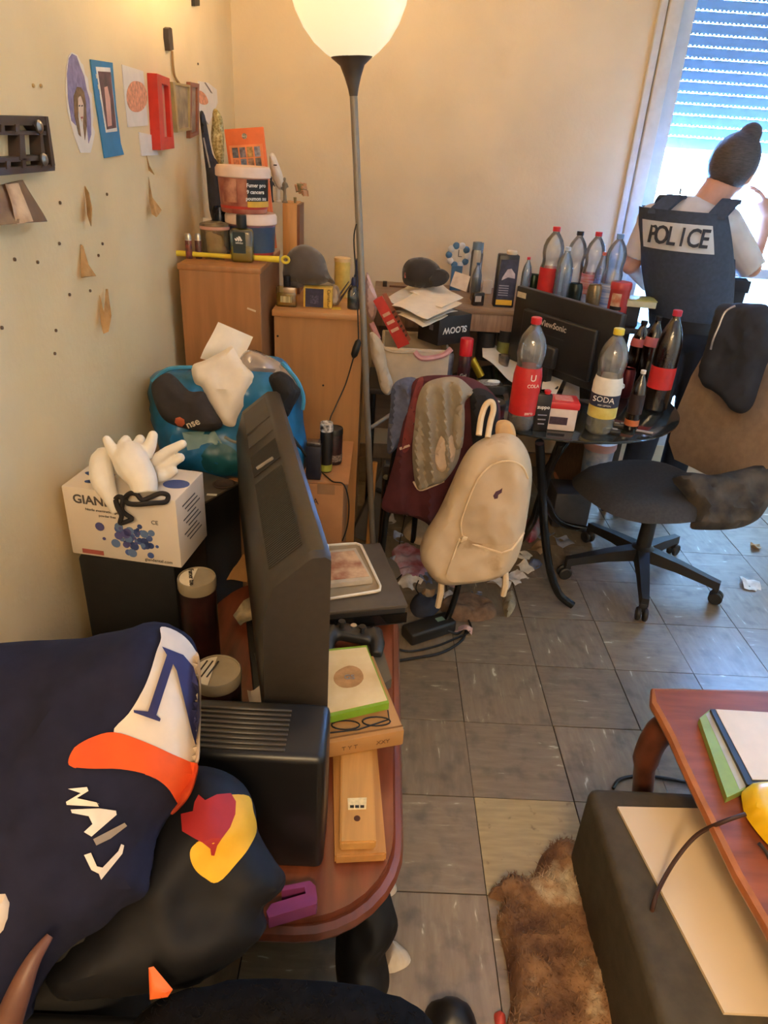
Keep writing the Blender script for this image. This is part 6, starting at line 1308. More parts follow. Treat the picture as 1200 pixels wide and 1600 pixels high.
MB().tube([at(1062, 304, Y=YP - .03), at(1064, 294, Y=YP - .03)], .004, 6).build('radio_aerial', dark_m, po)
# ------------------------------------------------------------------ things on the television table
def plate(name, mat, quad, z, th, parent=None, k=0, bev=0):
    P = [at(x, y, Z=z) for x, y in quad]
    if k: P = crom(P, k)
    n = len(P); B = [p - Vector((0, 0, th)) for p in P]
    return MB().poly(P + B, [tuple(range(n)), tuple(range(2 * n - 1, n - 1, -1))] + [(i, i + n, (i + 1) % n + n, (i + 1) % n) for i in range(n)]).build(name, mat, parent)
zk0, zk1 = ZT + .002, .485
cf, cb_ = at(637, 944, Z=zk1), at(594, 848, Z=zk1); ry = Vector((cb_.x - cf.x, cb_.y - cf.y, 0)); dl = ry.length; ry.normalize(); rx = Vector((ry.y, -ry.x, 0))
co = thing('set_top_box', 'flat black console with glossy front under white tray', 'console', cf)
cc = cf + ry * dl / 2 - rx * .125; cc.z = 0
MB().box(cc + Vector((0, 0, (zk0 + zk1) / 2 + .004)), (.246, dl - .004, zk1 - zk0 - .024), basis(rx, ry, (0, 0, 1)), .008).build('case', M('console_black', (40, 36, 33), .45), co)
MB().box(cc + Vector((0, 0, zk1 - .006)), (.252, dl + .004, .012), basis(rx, ry, (0, 0, 1)), .004).build('top_cover', M('console_top', (84, 74, 64), .5), co)
MB().box(cc - ry * (dl / 2 + .001) + Vector((0, 0, (zk0 + zk1) / 2)), (.25, .004, .03), basis(rx, ry, (0, 0, 1))).build('front_panel', M('gloss_black', (16, 15, 15), .08), co)
for k in (-.1, .1): MB().box(cc + rx * k + Vector((0, 0, zk0 + .006)), (.03, dl * .8, .012), basis(rx, ry, (0, 0, 1))).build('foot', blkp, co)
trq = [(512, 852), (556, 849), (564, 852), (594, 916), (593, 922), (586, 924), (512, 936)]
tr = thing('white_tray', 'white rounded tray lying on the black console', 'tray', at(550, 890, Z=zk1)); plate('tray_floor', M('tray_grey', (150, 132, 106), .5), trq, zk1 + .006, .006, tr)
MB().tube([at(x, y, Z=zk1 + .008) for x, y in trq], .0045, 6, closed=True).build('rim', M('tray_rim', (226, 214, 194), .5), tr)
gm = thing('game_case', 'brown-red picture-covered game case lying in the white tray', 'game case', at(545, 890, Z=zk1 + .008)); gq = [(508, 861), (556, 856), (582, 905), (508, 913)]
plate('case', M('case_clear', (190, 176, 156), .3), gq, zk1 + .022, .014, gm); plate('cover', M('cover_western', (156, 92, 66), .3, scale=22, col2=(216, 182, 146)), [(510, 864), (553, 860), (577, 900), (510, 907)], zk1 + .0232, .001, gm)
# shallow cardboard box on planks
zpl = .447
w1 = M('pine_light', (196, 144, 78), .5, var=.10, scale=6, stretch=(9, .8, 9), bump=.03); w2 = M('pine_tan', (184, 130, 70), .5, var=.12, scale=6, stretch=(9, .8, 9), bump=.03)
pl = thing('pine_plank', 'upper pale pine plank with paper sticker on television table', 'plank', at(560, 1310, Z=ZT))
a_, b_ = at(531, 1317, Z=zpl), at(588, 1315, Z=zpl); dvp = (at(583, 1195, Z=zpl) - b_).normalized(); Lp = .42
def plank(a_, b_, dv, L_, z1_, th, mat, parent): 
    P = [a_, b_, b_ + dv * L_, a_ + dv * L_]; P = [Vector((p.x, p.y, z1_)) for p in P]; B = [p - Vector((0, 0, th)) for p in P]
    mb = MB(); mb.poly(P + B, [(0, 1, 2, 3), (7, 6, 5, 4), (0, 4, 5, 1), (1, 5, 6, 2), (2, 6, 7, 3), (3, 7, 4, 0)]); bmesh.ops.bevel(mb.bm, geom=list(mb.bm.edges), offset=.003, segments=2, affect='EDGES'); return mb.build('board', mat, parent)
plank(a_, b_, dvp, Lp, zpl, .022, w1, pl)
plate('sticker', M('sticker_paper', (228, 208, 160), .6, scale=150, var=.1), [(543, 1247), (573, 1246), (572, 1264), (544, 1265)], zpl + .001, .001, pl)
MB().lathe([(.006, 0), (.006, .0012)], at(558, 1279, Z=zpl), n=12).build('knot_hole', M('knot', (80, 44, 24), .7), pl)
for i in range(3): plate('print_mark', M('ink_dark'), [(547 + 8 * i, 1258), (553 + 8 * i, 1258), (553 + 8 * i, 1262), (547 + 8 * i, 1262)], zpl + .0018, .0006, pl)
pl2 = thing('pine_plank', 'lower tan pine plank jutting out beneath the pale one', 'plank', at(565, 1335, Z=ZT))
a_, b_ = at(523, 1338, Z=.424), at(604, 1334, Z=.424); plank(a_, b_, (at(592, 1200, Z=.424) - b_).normalized(), .42, .424, .022, w2, pl2)
zbx0, zbx1 = zpl + .002, .490
bx_ = thing('flat_carton', 'shallow brown cardboard box resting on the planks', 'box', at(580, 1180, Z=zbx0))
B1, B2, B3 = at(505, 1163, Z=zbx1), at(632, 1141, Z=zbx1), at(598, 1022, Z=zbx1); bxv = (B2 - B1).normalized(); byv = Vector((-bxv.y, bxv.x, 0)); bd = (B3 - B2).dot(byv)
mm = MB(); qb(mm, B1, B2, bd, zbx0, zbx1, .003); mm.build('box_body', M('kraft', (176, 128, 74), .7, var=.08, scale=12), bx_)
mm = MB(); mm.box((B1 + B2) / 2 + byv * .012 + Vector((0, 0, .0008)), ((B2 - B1).length, .003, .0016), basis(bxv, byv, (0, 0, 1))); mm.build('fold_line', M('kraft_dark', (130, 90, 50), .8), bx_)
for i, s_ in enumerate(('T Y T', 'XXY')): text(s_, .014, (B1 + B2) / 2 + bxv * (-.03 + .07 * i) - byv * .0008 + Vector((0, 0, -.022)), bxv, (0, 0, 1), M('kraft_ink', (110, 76, 44), .8), bx_)
xg = thing('game_case', 'green-edged game case with golden cover on the cardboard box', 'game case', at(560, 1080, Z=zbx1)); xq = [(505, 1015), (573, 1008), (608, 1098), (505, 1122)]
plate('case', M('case_green', (120, 160, 44), .3, var=.1), xq, zbx1 + .028, .018, xg)
plate('cover', M('cover_gold', (206, 176, 128), .25, scale=9, col2=(228, 206, 160)), [(505, 1018), (572, 1011), (605, 1094), (505, 1116)], zbx1 + .0288, .001, xg)
plate('cover_emblem', M('cover_tan', (170, 126, 82), .25, scale=40, var=.2), [(525, 1050), (545, 1040), (562, 1045), (568, 1060), (556, 1072), (535, 1074), (522, 1064)], zbx1 + .0294, .0008, xg, 3)
text('GS', .020, at(546, 1058, Z=zbx1 + .0302), Vector((1, .10, 0)), Vector((-.3, 1, 0)), M('cover_dark'), xg)
gls = thing('spectacles', 'thin-rimmed spectacles under the green game case', 'glasses', at(560, 1135, Z=zbx1))
for c in (540, 588): MB().tube([at(c + 22 * math.cos(a), 1133 + 7 * math.sin(a) - (c - 540) * .12, Z=zbx1 + .006) for a in [i * PI / 8 for i in range(16)]], .0016, 6, closed=True).build('rim', wire, gls)
MB().tube([at(508, 1146, Z=zbx1 + .004), at(560, 1140, Z=zbx1 + .008), at(608, 1124, Z=zbx1 + .006), at(606, 1110, Z=zbx1 + .004)], .0016, 6).build('temple', wire, gls)
gp = thing('game_controller', 'black game controller lying behind the green game case', 'controller', at(550, 995, Z=ZT))
q = MB(); gc = at(552, 990, Z=ZT + .05); q.box(gc, (.10, .055, .03), rotz(-.2), .012, 3)
for k in (-1, 1): q.tube([gc + Vector((.05 * k, .01, 0)), gc + Vector((.062 * k, -.03, -.006)), gc + Vector((.06 * k, -.065, -.014))], [.024, .02, .015], 10)
fuse(q, 'shell', M('pad_black', (40, 38, 36), .4), gp, .004, 4)
for dx, dy in ((-.03, .005), (.022, -.012)): MB().lathe([(.006, 0), (.005, .012), (.010, .016), (.009, .020)], gc + Vector((dx, dy, .014)), n=14).build('thumbstick', blkp, gp)
MB().lathe([(.008, 0), (.008, .003)], gc + Vector((0, .012, .015)), n=14).build('button', M('can_alu'), gp)
tag(plate('grey_case', M('case_grey', (92, 84, 72), .35), [(560, 985), (588, 980), (612, 1060), (600, 1068)], ZT + .03, .028), 'dark grey game case under the controller at table edge', 'game case')
# purple holder and bits at the table's front
pz = ZT + .030
pu = thing('purple_holder', 'purple plastic U-shaped holder at the front of table', 'holder', at(455, 1420, Z=ZT))
plate('holder_body', M('plastic_purple', (130, 56, 104), .35), [(416, 1424), (424, 1412), (478, 1396), (476, 1386), (440, 1392), (444, 1384), (484, 1376), (493, 1384), (496, 1404), (494, 1412), (420, 1434)], pz, .028, pu)
# tobacco tins on the left of the television
for px, pyb, pyt, r, l_, s_, rot_ in ((318, 1035, 902, .043, 'maroon tobacco tin with white warning lid beside subwoofer', 'Fumer tue', -1.1), (347, 1175, 1048, .0475, 'maroon tobacco tin with grey lid nearest the ribbed black box', '', -1.1)):
    p = at(px, pyb, Z=ZT + .001); hh = at(px, pyt, Y=p.y).z - ZT
    t = thing('tobacco_tin', l_, 'tin', p)
    MB().lathe([(r * .96, 0), (r * .98, .004), (r * .98, hh * .9)], p, n=36).build('can', M('tin_maroon_big', (62, 32, 30), .3, scale=16, col2=(30, 18, 18)), t)
    MB().lathe([(r * .99, hh * .88), (r * 1.02, hh * .90), (r * 1.02, hh * .98), (r * .98, hh), (r * .94, hh), (r * .92, hh * .985)], p, n=36).build('lid', M('lid_grey', (150, 134, 108), .4), t)
    c = p + Vector((0, 0, hh * .986)); seg = [(math.cos(a) * r * .9, math.sin(a) * r * .9) for a in [math.radians(100 + i * 16) for i in range(11)]]
    MB().prism(seg, .0015, None, c).build('lid_label', M('label_cream', (226, 212, 182), .6), t)
    if s_: text(s_, .016, c + Vector((-.012, 0, .0022)), (.3, -1, 0), (1, .3, 0), M('ink_dark'), t, bold=.02)
    else:
        for i in range(3): MB().box(c + Vector((-.030 + .011 * i, .004, .0018)), (.003, .05, .0008), rotz(-.25)).build('print_line', M('ink_dark'), t)
    curved(p, r * .985, -120, -40, .012, .045, 'warning_panel', M('warn_black'), t)
    ctext('Fumer', .014, p, r * 1.0, -85, .03, M('print_cream'), t)
for i, (q_, z_, m_, l_, cat_) in enumerate((([(386, 1078), (412, 1072), (420, 1112), (394, 1122)], ZT + .03, white_card, 'small white printed card beside the grey-lidded tin', 'card'), ([(384, 1150), (420, 1138), (424, 1160), (386, 1176)], ZT + .02, pap, 'torn white paper behind the ribbed black box', 'paper'),
        ([(364, 958), (392, 930), (398, 962), (376, 976)], ZT + .03, M('foil', (176, 160, 130), .3, .4, scale=30, var=.3), 'crumpled foil wrapper between tin and television', 'wrapper'), ([(354, 905), (380, 866), (390, 880), (386, 910), (360, 920)], ZT + .05, M('kraft'), 'torn brown card standing behind the tins', 'card'),
        ([(392, 1000), (415, 990), (420, 1030), (400, 1035)], ZT + .012, M('wrap_dark', (70, 62, 52), .4, var=.4), 'dark wrapper lying against the television', 'wrapper'), ([(276, 985), (300, 972), (306, 985), (284, 998)], ZT + .05, M('wrap_pink', (190, 150, 130), .4), 'pinkish sweet wrapper by the subwoofer foot', 'wrapper'))):
    c = [at(x, y, Z=z_) for x, y in q_[:4]]
    tag(sheet('scrap', m_, c, .0015, None, .012, 5, 5, i * 2.3), l_, cat_)
# ------------------------------------------------------------------ floor litter under the chair and table
lit_c = [(206, 196, 186), (150, 160, 190), (190, 150, 140), (176, 140, 100), (226, 220, 212), (120, 130, 160)]
spots = [(606, 812, 'left of the folding chair leg'), (622, 842, 'behind the folding chair leg'), (655, 882, 'on the pink magazine edge'), (668, 930, 'beside the dark glove'), (700, 935, 'left of the brown rag'), (745, 928, 'behind the brown rag'), (640, 912, 'between magazine and dark glove'), (762, 962, 'in front of the brown rag'), (690, 862, 'in shadow under the backpack'), (842, 858, 'right of the crushed can'), (812, 868, 'below the crushed can'), (836, 884, 'between crushed can and table leg'), (806, 905, 'right of the hanging backpack'),
    (890, 758, 'beyond the orange card'), (840, 720, 'far back under the glass table'), (1180, 855, 'right of office chair, far one'), (1172, 915, 'right of office chair, near one'), (612, 788, 'under the crate stool'), (596, 832, 'beside the set-top console'), (880, 848, 'between table leg and castor'), (722, 985, 'right of the power adapter'), (908, 770, 'left of the office chair seat'), (633, 800, 'under the hanging burgundy jacket'), (664, 905, 'right of the pink magazine'), (682, 880, 'on the floor below the backpack bottom'), (618, 878, 'left of the pink magazine'), (708, 915, 'behind the right chair leg'), (650, 795, 'behind the jacket hem'), (820, 890, 'left of the table leg bend'), (852, 838, 'touching the table leg'), (780, 912, 'under the backpack strap')]
cn = ['white', 'pale blue', 'dull pink', 'tan', 'bright white', 'slate blue']
for i, (px, py, wh) in enumerate(spots):
    p = at(px, py, Z=0); a = rnd.uniform(0, 6.28); s_ = rnd.uniform(.02, .05); ux = Vector((math.cos(a), math.sin(a), 0)) * s_; uy = Vector((-math.sin(a), math.cos(a), 0)) * s_ * rnd.uniform(.5, .9)
    tag(sheet('paper_scrap', M('litter_%d' % (i % 6), lit_c[i % 6], .7, var=.15, scale=40), [p - ux - uy + Vector((0, 0, .002)), p + ux - uy + Vector((0, 0, .004)), p + ux + uy + Vector((0, 0, .012)), p - ux + uy + Vector((0, 0, .006))], .0015, None, .030, 7, 7, i * 1.3), cn[i % 6] + ' torn scrap on the floor ' + wh, 'litter', 'scraps of litter on the floor')
def lump(name, label, cat, out_, z, th, mat, seed=1, res=.012, fold_=.01):
    o = Drape(out_, at(*out_[0], Z=z), (0, 0, 1), th, th * 1.2, .1, folds(fold_, 25, 25, seed, fold_ * .4)).build(name, mat, None, res); tag(o, label, cat); return o
lump('magazine', 'pink and white magazine lying on floor under the chair', 'magazine', [(612, 862), (640, 850), (672, 880), (660, 900), (630, 905)], .002, .012, M('mag_pink', (190, 176, 196), .5, scale=14, col2=(170, 90, 100), wr=20), 3)
lump('tissue', 'crumpled cream tissue on the floor below backpack', 'tissue', [(640, 818), (660, 812), (672, 830), (664, 852), (640, 845), (630, 832)], .002, .03, M('tissue_cream', (196, 172, 140), .85, var=.1, wr=25), 4)
lump('brown_cloth', 'brown rag on the floor behind the adapter', 'rag', [(690, 940), (730, 930), (770, 945), (772, 965), (730, 972), (695, 962)], .002, .03, M('rag_brown', (110, 84, 62), .9, var=.3, scale=30, wr=18), 5)
lump('clear_wrapper', 'shiny clear wrapper on the floor right of the backpack strap', 'wrapper', [(785, 938), (800, 925), (806, 945), (792, 965)], .002, .025, M('foil'), 6, .008)
lump('crushed_can', 'crushed red and silver can on the floor by table leg', 'can', [(822, 815), (838, 806), (846, 822), (840, 840), (826, 848), (818, 832)], .002, .045, M('can_crush', (190, 60, 70), .3, .5, scale=12, col2=(190, 200, 216)), 7, .008)
lump('glove_dark', 'dark glove lying beside the adapter', 'glove', [(640, 945), (655, 930), (668, 940), (680, 932), (690, 945), (676, 962), (650, 964)], .002, .035, M('glove_navy', (44, 46, 58), .8), 8)
lump('orange_card', 'small orange card on the floor behind the table legs', 'card', [(866, 738), (882, 732), (886, 745), (870, 750)], .002, .003, M('card_orange', (200, 130, 90), .6), 9, .01, .001)
for i, (pts, l_) in enumerate((([(634, 800), (628, 830), (622, 862), (618, 900)], 'thin black wire trailing down beside the chair leg'), ([(620, 905), (640, 890), (655, 900), (650, 920), (662, 935)], 'curly black wire on the floor under the chair'))):
    tag(MB().tube(smooth_path([at(x, y, Z=.006) for x, y in pts], 6), .0026, 6).build('thin_wire', wire), l_, 'wire')
tag(MB().tube([at(580, 668, Y=2.52), at(626, 638, Y=2.58)], .008, 8).build('metal_rod', M('rod_grey', (150, 144, 138), .35, .6)), 'grey metal rod leaning behind the clothes chair', 'rod')
tag(MB().tube([Vector((.0, 2.52, .012)), at(586, 722, Y=2.55), ], .010, 8).build('wooden_stick', M('pine_orange')), 'orange-brown wooden stick leaning under the crate stool', 'stick')
bxp = thing('grey_case_box', 'grey tool case leaning under the crate stool', 'case', at(590, 850, Z=0)); c = at(592, 700, Y=2.58)
MB().box(Vector((c.x + .02, 2.64, .20)), (.12, .05, .38), Matrix.Rotation(.35, 3, 'Y'), .012).build('case_body', M('case_darkgrey', (86, 80, 74), .5), bxp)
MB().box(Vector((c.x + .02, 2.610, .27)), (.05, .012, .02), Matrix.Rotation(.35, 3, 'Y'), .004).build('handle', blkp, bxp)
# white bucket on a carton under the table
tag(MB().box((.94, 2.96, .09), (.17, .17, .178), None, .01).build('storage_box', M('box_slate', (70, 70, 76), .5)), 'dark grey storage box on the floor under white bucket', 'box')
p = Vector((.94, 2.96, .18)); p.x = at(937, 700, Y=2.96).x; hh = at(937, 688, Y=2.96).z - .18
t = thing('white_bucket', 'white tub with pink rim and blue print under the glass table', 'bucket', p)
MB().lathe([(.058, 0), (.068, hh * .9)], p, n=30).build('tub', M('tub_print', (210, 206, 206), .4, scale=14, col2=(110, 136, 176)), t); MB().lathe([(.069, hh * .84), (.073, hh * .88), (.073, hh), (.069, hh)], p, n=30).build('rim', M('rim_pale_pink', (214, 170, 166), .4), t)
# ------------------------------------------------------------------ coffee table, ottoman and what lies on them
ZC_ = .42
ct = thing('coffee_table', 'reddish wooden coffee table with curved legs, lower right', 'table', (1.0, .95, 0))
cwood = M('cherry_wood', (142, 76, 46), .55, var=.22, scale=6, stretch=(1, 6, 6), spec=.3, bump=.03)
edge = [at(x, y, Z=ZC_) for x, y in ((1023, 1078), (1026, 1096), (1040, 1120), (1056, 1150), (1074, 1190), (1098, 1240), (1126, 1296), (1160, 1364), (1205, 1440))]
pts = [Vector((1.34, edge[0].y - .01, ZC_)), Vector((1.0, edge[0].y + .012, ZC_))] + edge + [Vector((edge[-1].x + .01, .34, ZC_)), Vector((1.34, .34, ZC_))]
n = len(pts); B = [p - Vector((0, 0, .024)) for p in pts]
MB().poly(pts + B, [tuple(range(n)), tuple(range(2 * n - 1, n - 1, -1))] + [(i, i + n, (i + 1) % n + n, (i + 1) % n) for i in range(n)]).build('table_top', cwood, ct)
MB().tube([p - Vector((0, 0, .014)) for p in pts], .014, 8, closed=True).build('edge_moulding', M('cherry_edge', (168, 100, 60), .35, var=.15, coat=.2), ct)
c0 = edge[0]
for lx, ly, s_ in ((c0.x + .055, c0.y - .06, -1), (1.29, c0.y - .06, 1), (c0.x + .04, .39, -1), (1.29, .39, 1)):
    MB().tube(smooth_path([(lx, ly, ZC_ - .03), (lx + .040 * s_, ly + .01, ZC_ - .09), (lx + .050 * s_, ly + .012, .24), (lx + .030 * s_, ly + .01, .10), (lx + .045 * s_, ly + .015, .02)], 5), [.034] * 6 + [.032] * 5 + [.026] * 5 + [.02] * 5, 12).build('leg', M('cherry_dark', (96, 52, 36), .4, var=.2), ct)
MB().box(((c0.x + 1.30) / 2, c0.y - .05, ZC_ - .05), (1.24 - c0.x, .02, .05), bev=.004).build('apron', cwood, ct)
ot = thing('ottoman', 'dark grey-brown upholstered ottoman tucked under the coffee table', 'ottoman', (.71, .78, 0)); zo = .285
otm = M('ottoman_fabric', (70, 62, 48), .8, var=.15, scale=30, bump=.08, bscale=200)
MB().box((.755, .79, zo / 2 + .008), (.45, .66, zo - .016), None, .022, 3).build('body', otm, ot)
for x in (.55, .92):
    for y in (.50, 1.07): MB().lathe([(.018, 0), (.022, .02)], (x, y, 0), n=12).build('foot', blkp, ot)
wb_ = thing('white_board', 'plain cream-white panel lying on the ottoman', 'board', at(1040, 1400, Z=zo)); plate('panel', M('panel_cream', (222, 200, 166), .55, var=.03, scale=3), [(965, 1260), (1098, 1263), (1262, 1588), (1132, 1582)], zo + .008, .007, wb_)
xc = thing('game_case', 'lime green game case at the edge of coffee table', 'game case', at(1120, 1190, Z=ZC_)); plate('case', M('case_lime', (140, 166, 80), .3, var=.1), [(1093, 1122), (1110, 1108), (1166, 1232), (1136, 1246)], ZC_ + .018, .016, xc); plate('cover_slip', M('slip_grey', (176, 176, 160), .3), [(1103, 1116), (1111, 1110), (1166, 1228), (1156, 1234)], ZC_ + .0185, .001, xc)
nb = thing('notebook', 'black-edged folder with blank cream page on coffee table', 'notebook', at(1170, 1170, Z=ZC_)); plate('cover', M('folder_black', (34, 34, 40), .4), [(1110, 1108), (1330, 1122), (1380, 1232), (1168, 1226)], ZC_ + .026, .024, nb); plate('page', M('page_cream', (226, 206, 178), .6, var=.03), [(1118, 1108), (1322, 1120), (1366, 1222), (1176, 1218)], ZC_ + .0275, .002, nb)
ye = thing('yellow_case', 'bright yellow plastic case at the right edge of coffee table', 'case', at(1190, 1290, Z=ZC_)); Drape([(1162, 1234), (1200, 1228), (1270, 1232), (1290, 1330), (1240, 1350), (1202, 1322), (1168, 1280), (1160, 1256)], at(1200, 1280, Z=ZC_ + .015), (0, 0, 1), .035, .03, .3).build('shell', M('plastic_yellow', (236, 186, 24), .35, var=.05), ye, .012)
MB().tube(smooth_path([at(1186, 1318, Z=ZC_ + .03), at(1196, 1330, Z=ZC_ + .02), at(1204, 1345, Z=ZC_ + .01)], 4), .004, 6).build('strap', dark_m, ye)
tag(MB().tube(smooth_path([at(1165, 1272, Z=ZC_ + .03), at(1130, 1284, Z=ZC_ + .012), at(1090, 1304, Z=ZC_ - .04), at(1058, 1340, Z=zo + .05), at(1034, 1380, Z=zo + .022), at(1022, 1410, Z=zo + .016), at(1017, 1440, Z=zo - .03), at(1022, 1480, Z=zo - .10)], 6), .0042, 8).build('brown_cable', M('cable_brown', (60, 36, 26), .5)), 'brown cable arching from table over the cream panel', 'cable')
tag(MB().tube(smooth_path([at(958, 1232, Z=.006), at(968, 1218, Z=.006), at(1000, 1212, Z=.006), at(1040, 1216, Z=.006), at(1075, 1222, Z=.006), at(1100, 1220, Z=.006)], 6), .0045, 8).build('floor_cable', wire), 'black cable coiled on the floor behind the ottoman', 'cable')
# shaggy clump of fur on the floor
fur_out = [(768, 1392), (798, 1370), (828, 1376), (848, 1334), (878, 1318), (904, 1326), (914, 1352), (922, 1402), (938, 1452), (962, 1502), (985, 1560), (996, 1640), (800, 1640), (798, 1570), (790, 1500), (776, 1440), (784, 1412), (764, 1402)]
fu = thing('fur_rug', 'matted brown and white fur rug on the floor beside ottoman', 'rug', at(870, 1480, Z=0))
Df = Drape(fur_out, at(870, 1480, Z=.002), (0, 0, 1), .045, .05, .02, folds(.022, 12, 12, 3, .012)); fur_m = M('fur_brown', (92, 60, 40), .9, scale=11, col2=(150, 112, 78), bump=.5, bscale=60, dirt=((206, 190, 160), 9, .58)); Df.build('pelt', fur_m, fu, .014)
def tufts(D, n_, len_, w_, mat, parent, name, seed, lean=.8):
    r = random.Random(seed); xs = [p.x for p in D.out]; ys = [p.y for p in D.out]; m = MB(); k = 0
    while k < n_:
        q = Vector((r.uniform(min(xs), max(xs)), r.uniform(min(ys), max(ys))))
        if not D.inside(q): continue
        k += 1; a = r.uniform(0, 6.28) + 2 * noise.noise(Vector((q.x * 8, q.y * 8, seed))); b = D.pos(q, D.h(q) - .003); t1 = D.u * math.cos(a) + D.v * math.sin(a); s_ = D.n.cross(t1); L_ = len_ * r.uniform(.5, 1.2)
        c_ = b + t1 * L_ * lean * .5 + D.n * L_ * .5; e_ = c_ + t1 * L_ * .5 + D.n * L_ * r.uniform(-.1, .25)
        v = [m.bm.verts.new(x) for x in (b - s_ * w_, b + s_ * w_, c_ + s_ * w_ * .7, c_ - s_ * w_ * .7, e_)]
        m.bm.faces.new((v[0], v[1], v[2], v[3])); m.bm.faces.new((v[3], v[2], v[4]))
    return tag(m.build(name, mat, parent), kind='stuff')
tufts(Df, 3200, .014, .0011, fur_m, fu, 'hair_tufts', 3)
lump('red_plug', 'small red plastic plug on the floor near the rug', 'plug', [(772, 1585), (782, 1580), (790, 1588), (788, 1606), (776, 1606)], .002, .02, M('plug_red', (196, 74, 62), .5), 3, .006, .001)
lump('pink_toy', 'pinkish rubber piece at the ottoman foot', 'toy', [(984, 1568), (1000, 1562), (1012, 1580), (1010, 1610), (982, 1612)], .04, .03, M('toy_pink', (170, 92, 84), .6), 3, .008, .002)
lump('black_shoe', 'rounded black shoe tip with white mark at the bottom edge', 'shoe', [(664, 1580), (690, 1562), (720, 1566), (742, 1590), (744, 1640), (680, 1640)], .002, .06, M('shoe_black', (20, 18, 18), .45), 2, .012, .002)
for i, q_ in enumerate(([(598, 1378), (612, 1370), (620, 1392), (604, 1402)], [(604, 1470), (630, 1480), (642, 1500), (630, 1514), (604, 1518)])):
    lump('tissue', ('torn white tissue beside the black bag', 'larger crumpled white tissue on floor by the black bag')[i], 'tissue', q_, .002, .03, M('tissue_white', (206, 190, 166), .85, wr=22), 5 + i)
# ------------------------------------------------------------------ jackets on the armchair in the foreground
blkb = M('black_nylon', (16, 15, 15), .55, var=.2, wr=9)
bgk = Drape([(560, 1376), (585, 1368), (604, 1382), (614, 1412), (622, 1446), (612, 1474), (602, 1486), (608, 1520), (606, 1548), (588, 1570), (545, 1570), (526, 1530), (526, 1450), (540, 1396)], at(572, 1470, Y=.78), (0, -1, .45), .05, .05, .6, folds(.014, 18, 14, 3))
tag(bgk.build('black_bag', blkb, None, .014), 'slack black bag standing by the television table front', 'bag')
ac = thing('armchair', 'black upholstered armchair under the jackets in the foreground', 'armchair', (-.35, .35, 0))
achm = M('armchair_black', (20, 18, 18), .8, var=.2)
MB().box((-.315, .295, .297), (.73, .39, .535), None, .035, 3).build('seat_block', achm, ac)
MB().box((-.48, .568, .345), (.36, .15, .63), None, .05, 3).build('backrest', achm, ac)
for x, y in ((-.64, .14), (-.0, .14), (-.62, .58), (-.34, .58)): MB().lathe([(.018, 0), (.022, .03)], (x, y, 0), n=12).build('foot', blkp, ac)
navy = M('navy_fleece', (30, 30, 47), .95, var=.15, scale=30, wr=4, spec=.2); whit = M('white_fleece', (206, 190, 172), .9, var=.05, scale=30, wr=5); oran = M('orange_fleece', (206, 76, 22), .9, var=.10, wr=5)
jn = thing('team_jacket', 'navy team jacket with white and orange sleeve panels, foreground', 'jacket', at(150, 1300, Y=.45))
pj = at(245, 985, Y=.80); nj = Vector((0.05, -.55, .83))
Dn = Drape([(-60, 1024), (10, 1012), (70, 1006), (130, 1002), (190, 994), (244, 979), (276, 982), (298, 996), (309, 1022), (311, 1080), (310, 1140), (306, 1196), (300, 1228), (284, 1256), (262, 1272), (246, 1300), (236, 1360), (226, 1400), (190, 1420), (160, 1450), (110, 1480), (60, 1540), (20, 1620), (-70, 1640), (-80, 1300)], pj, nj, .10, .09, 1.4, folds(.040, 7, 4, 5, .008))
Dn.build('jacket_body', navy, jn, .016)
Dn.patch('white_panel', whit, [(254, 982), (280, 984), (297, 998), (307, 1022), (309, 1080), (308, 1140), (304, 1188), (270, 1178), (232, 1164), (188, 1153), (210, 1124), (228, 1096), (240, 1066), (250, 1030), (256, 1004)], jn, .004, .006, True)
Dn.patch('orange_band', oran, [(188, 1153), (232, 1164), (270, 1178), (304, 1188), (302, 1212), (292, 1238), (276, 1258), (262, 1270), (266, 1248), (258, 1228), (236, 1214), (196, 1207), (152, 1209), (128, 1206), (132, 1186), (156, 1164)], jn, .006, .012, True)
def P4_(pts): return [(x / 2.6667, 940 + y / 2.6667) for x, y in pts]
Dn.patch('letter_n', M('letter_navy', (40, 40, 84), .9), P4_([(690, 212), (760, 214), (790, 240), (815, 330), (825, 470), (800, 580), (782, 520), (765, 420), (738, 290), (726, 268), (665, 488), (680, 500), (676, 512), (585, 490), (584, 480), (636, 480), (706, 240)]), jn, .011, .006)
lw = M('letter_white', (210, 198, 184), .85)
Dn.patch('lettering', lw, P4_([(330, 800), (345, 798), (400, 790), (405, 805), (360, 835), (435, 850), (440, 866), (320, 862), (318, 850), (376, 815)]), jn, .006, .009)
Dn.patch('lettering', lw, P4_([(335, 880), (440, 872), (495, 876), (496, 892), (405, 985), (380, 968), (412, 935), (402, 905), (340, 894)]), jn, .006, .009)
Dn.patch('lettering', M('letter_grey', (140, 126, 112), .85), P4_([(410, 995), (520, 922), (528, 934), (470, 990), (420, 1020)]), jn, .006, .009)
Dn.patch('lettering', lw, P4_([(375, 1060), (400, 1050), (420, 1105), (440, 1110), (495, 1040), (505, 1010), (515, 1015), (508, 1050), (430, 1160), (425, 1135), (398, 1120)]), jn, .006, .009)
jb = thing('dark_jacket', 'black jacket with yellow disc and red bull emblem, foreground', 'jacket', at(300, 1450, Y=.5))
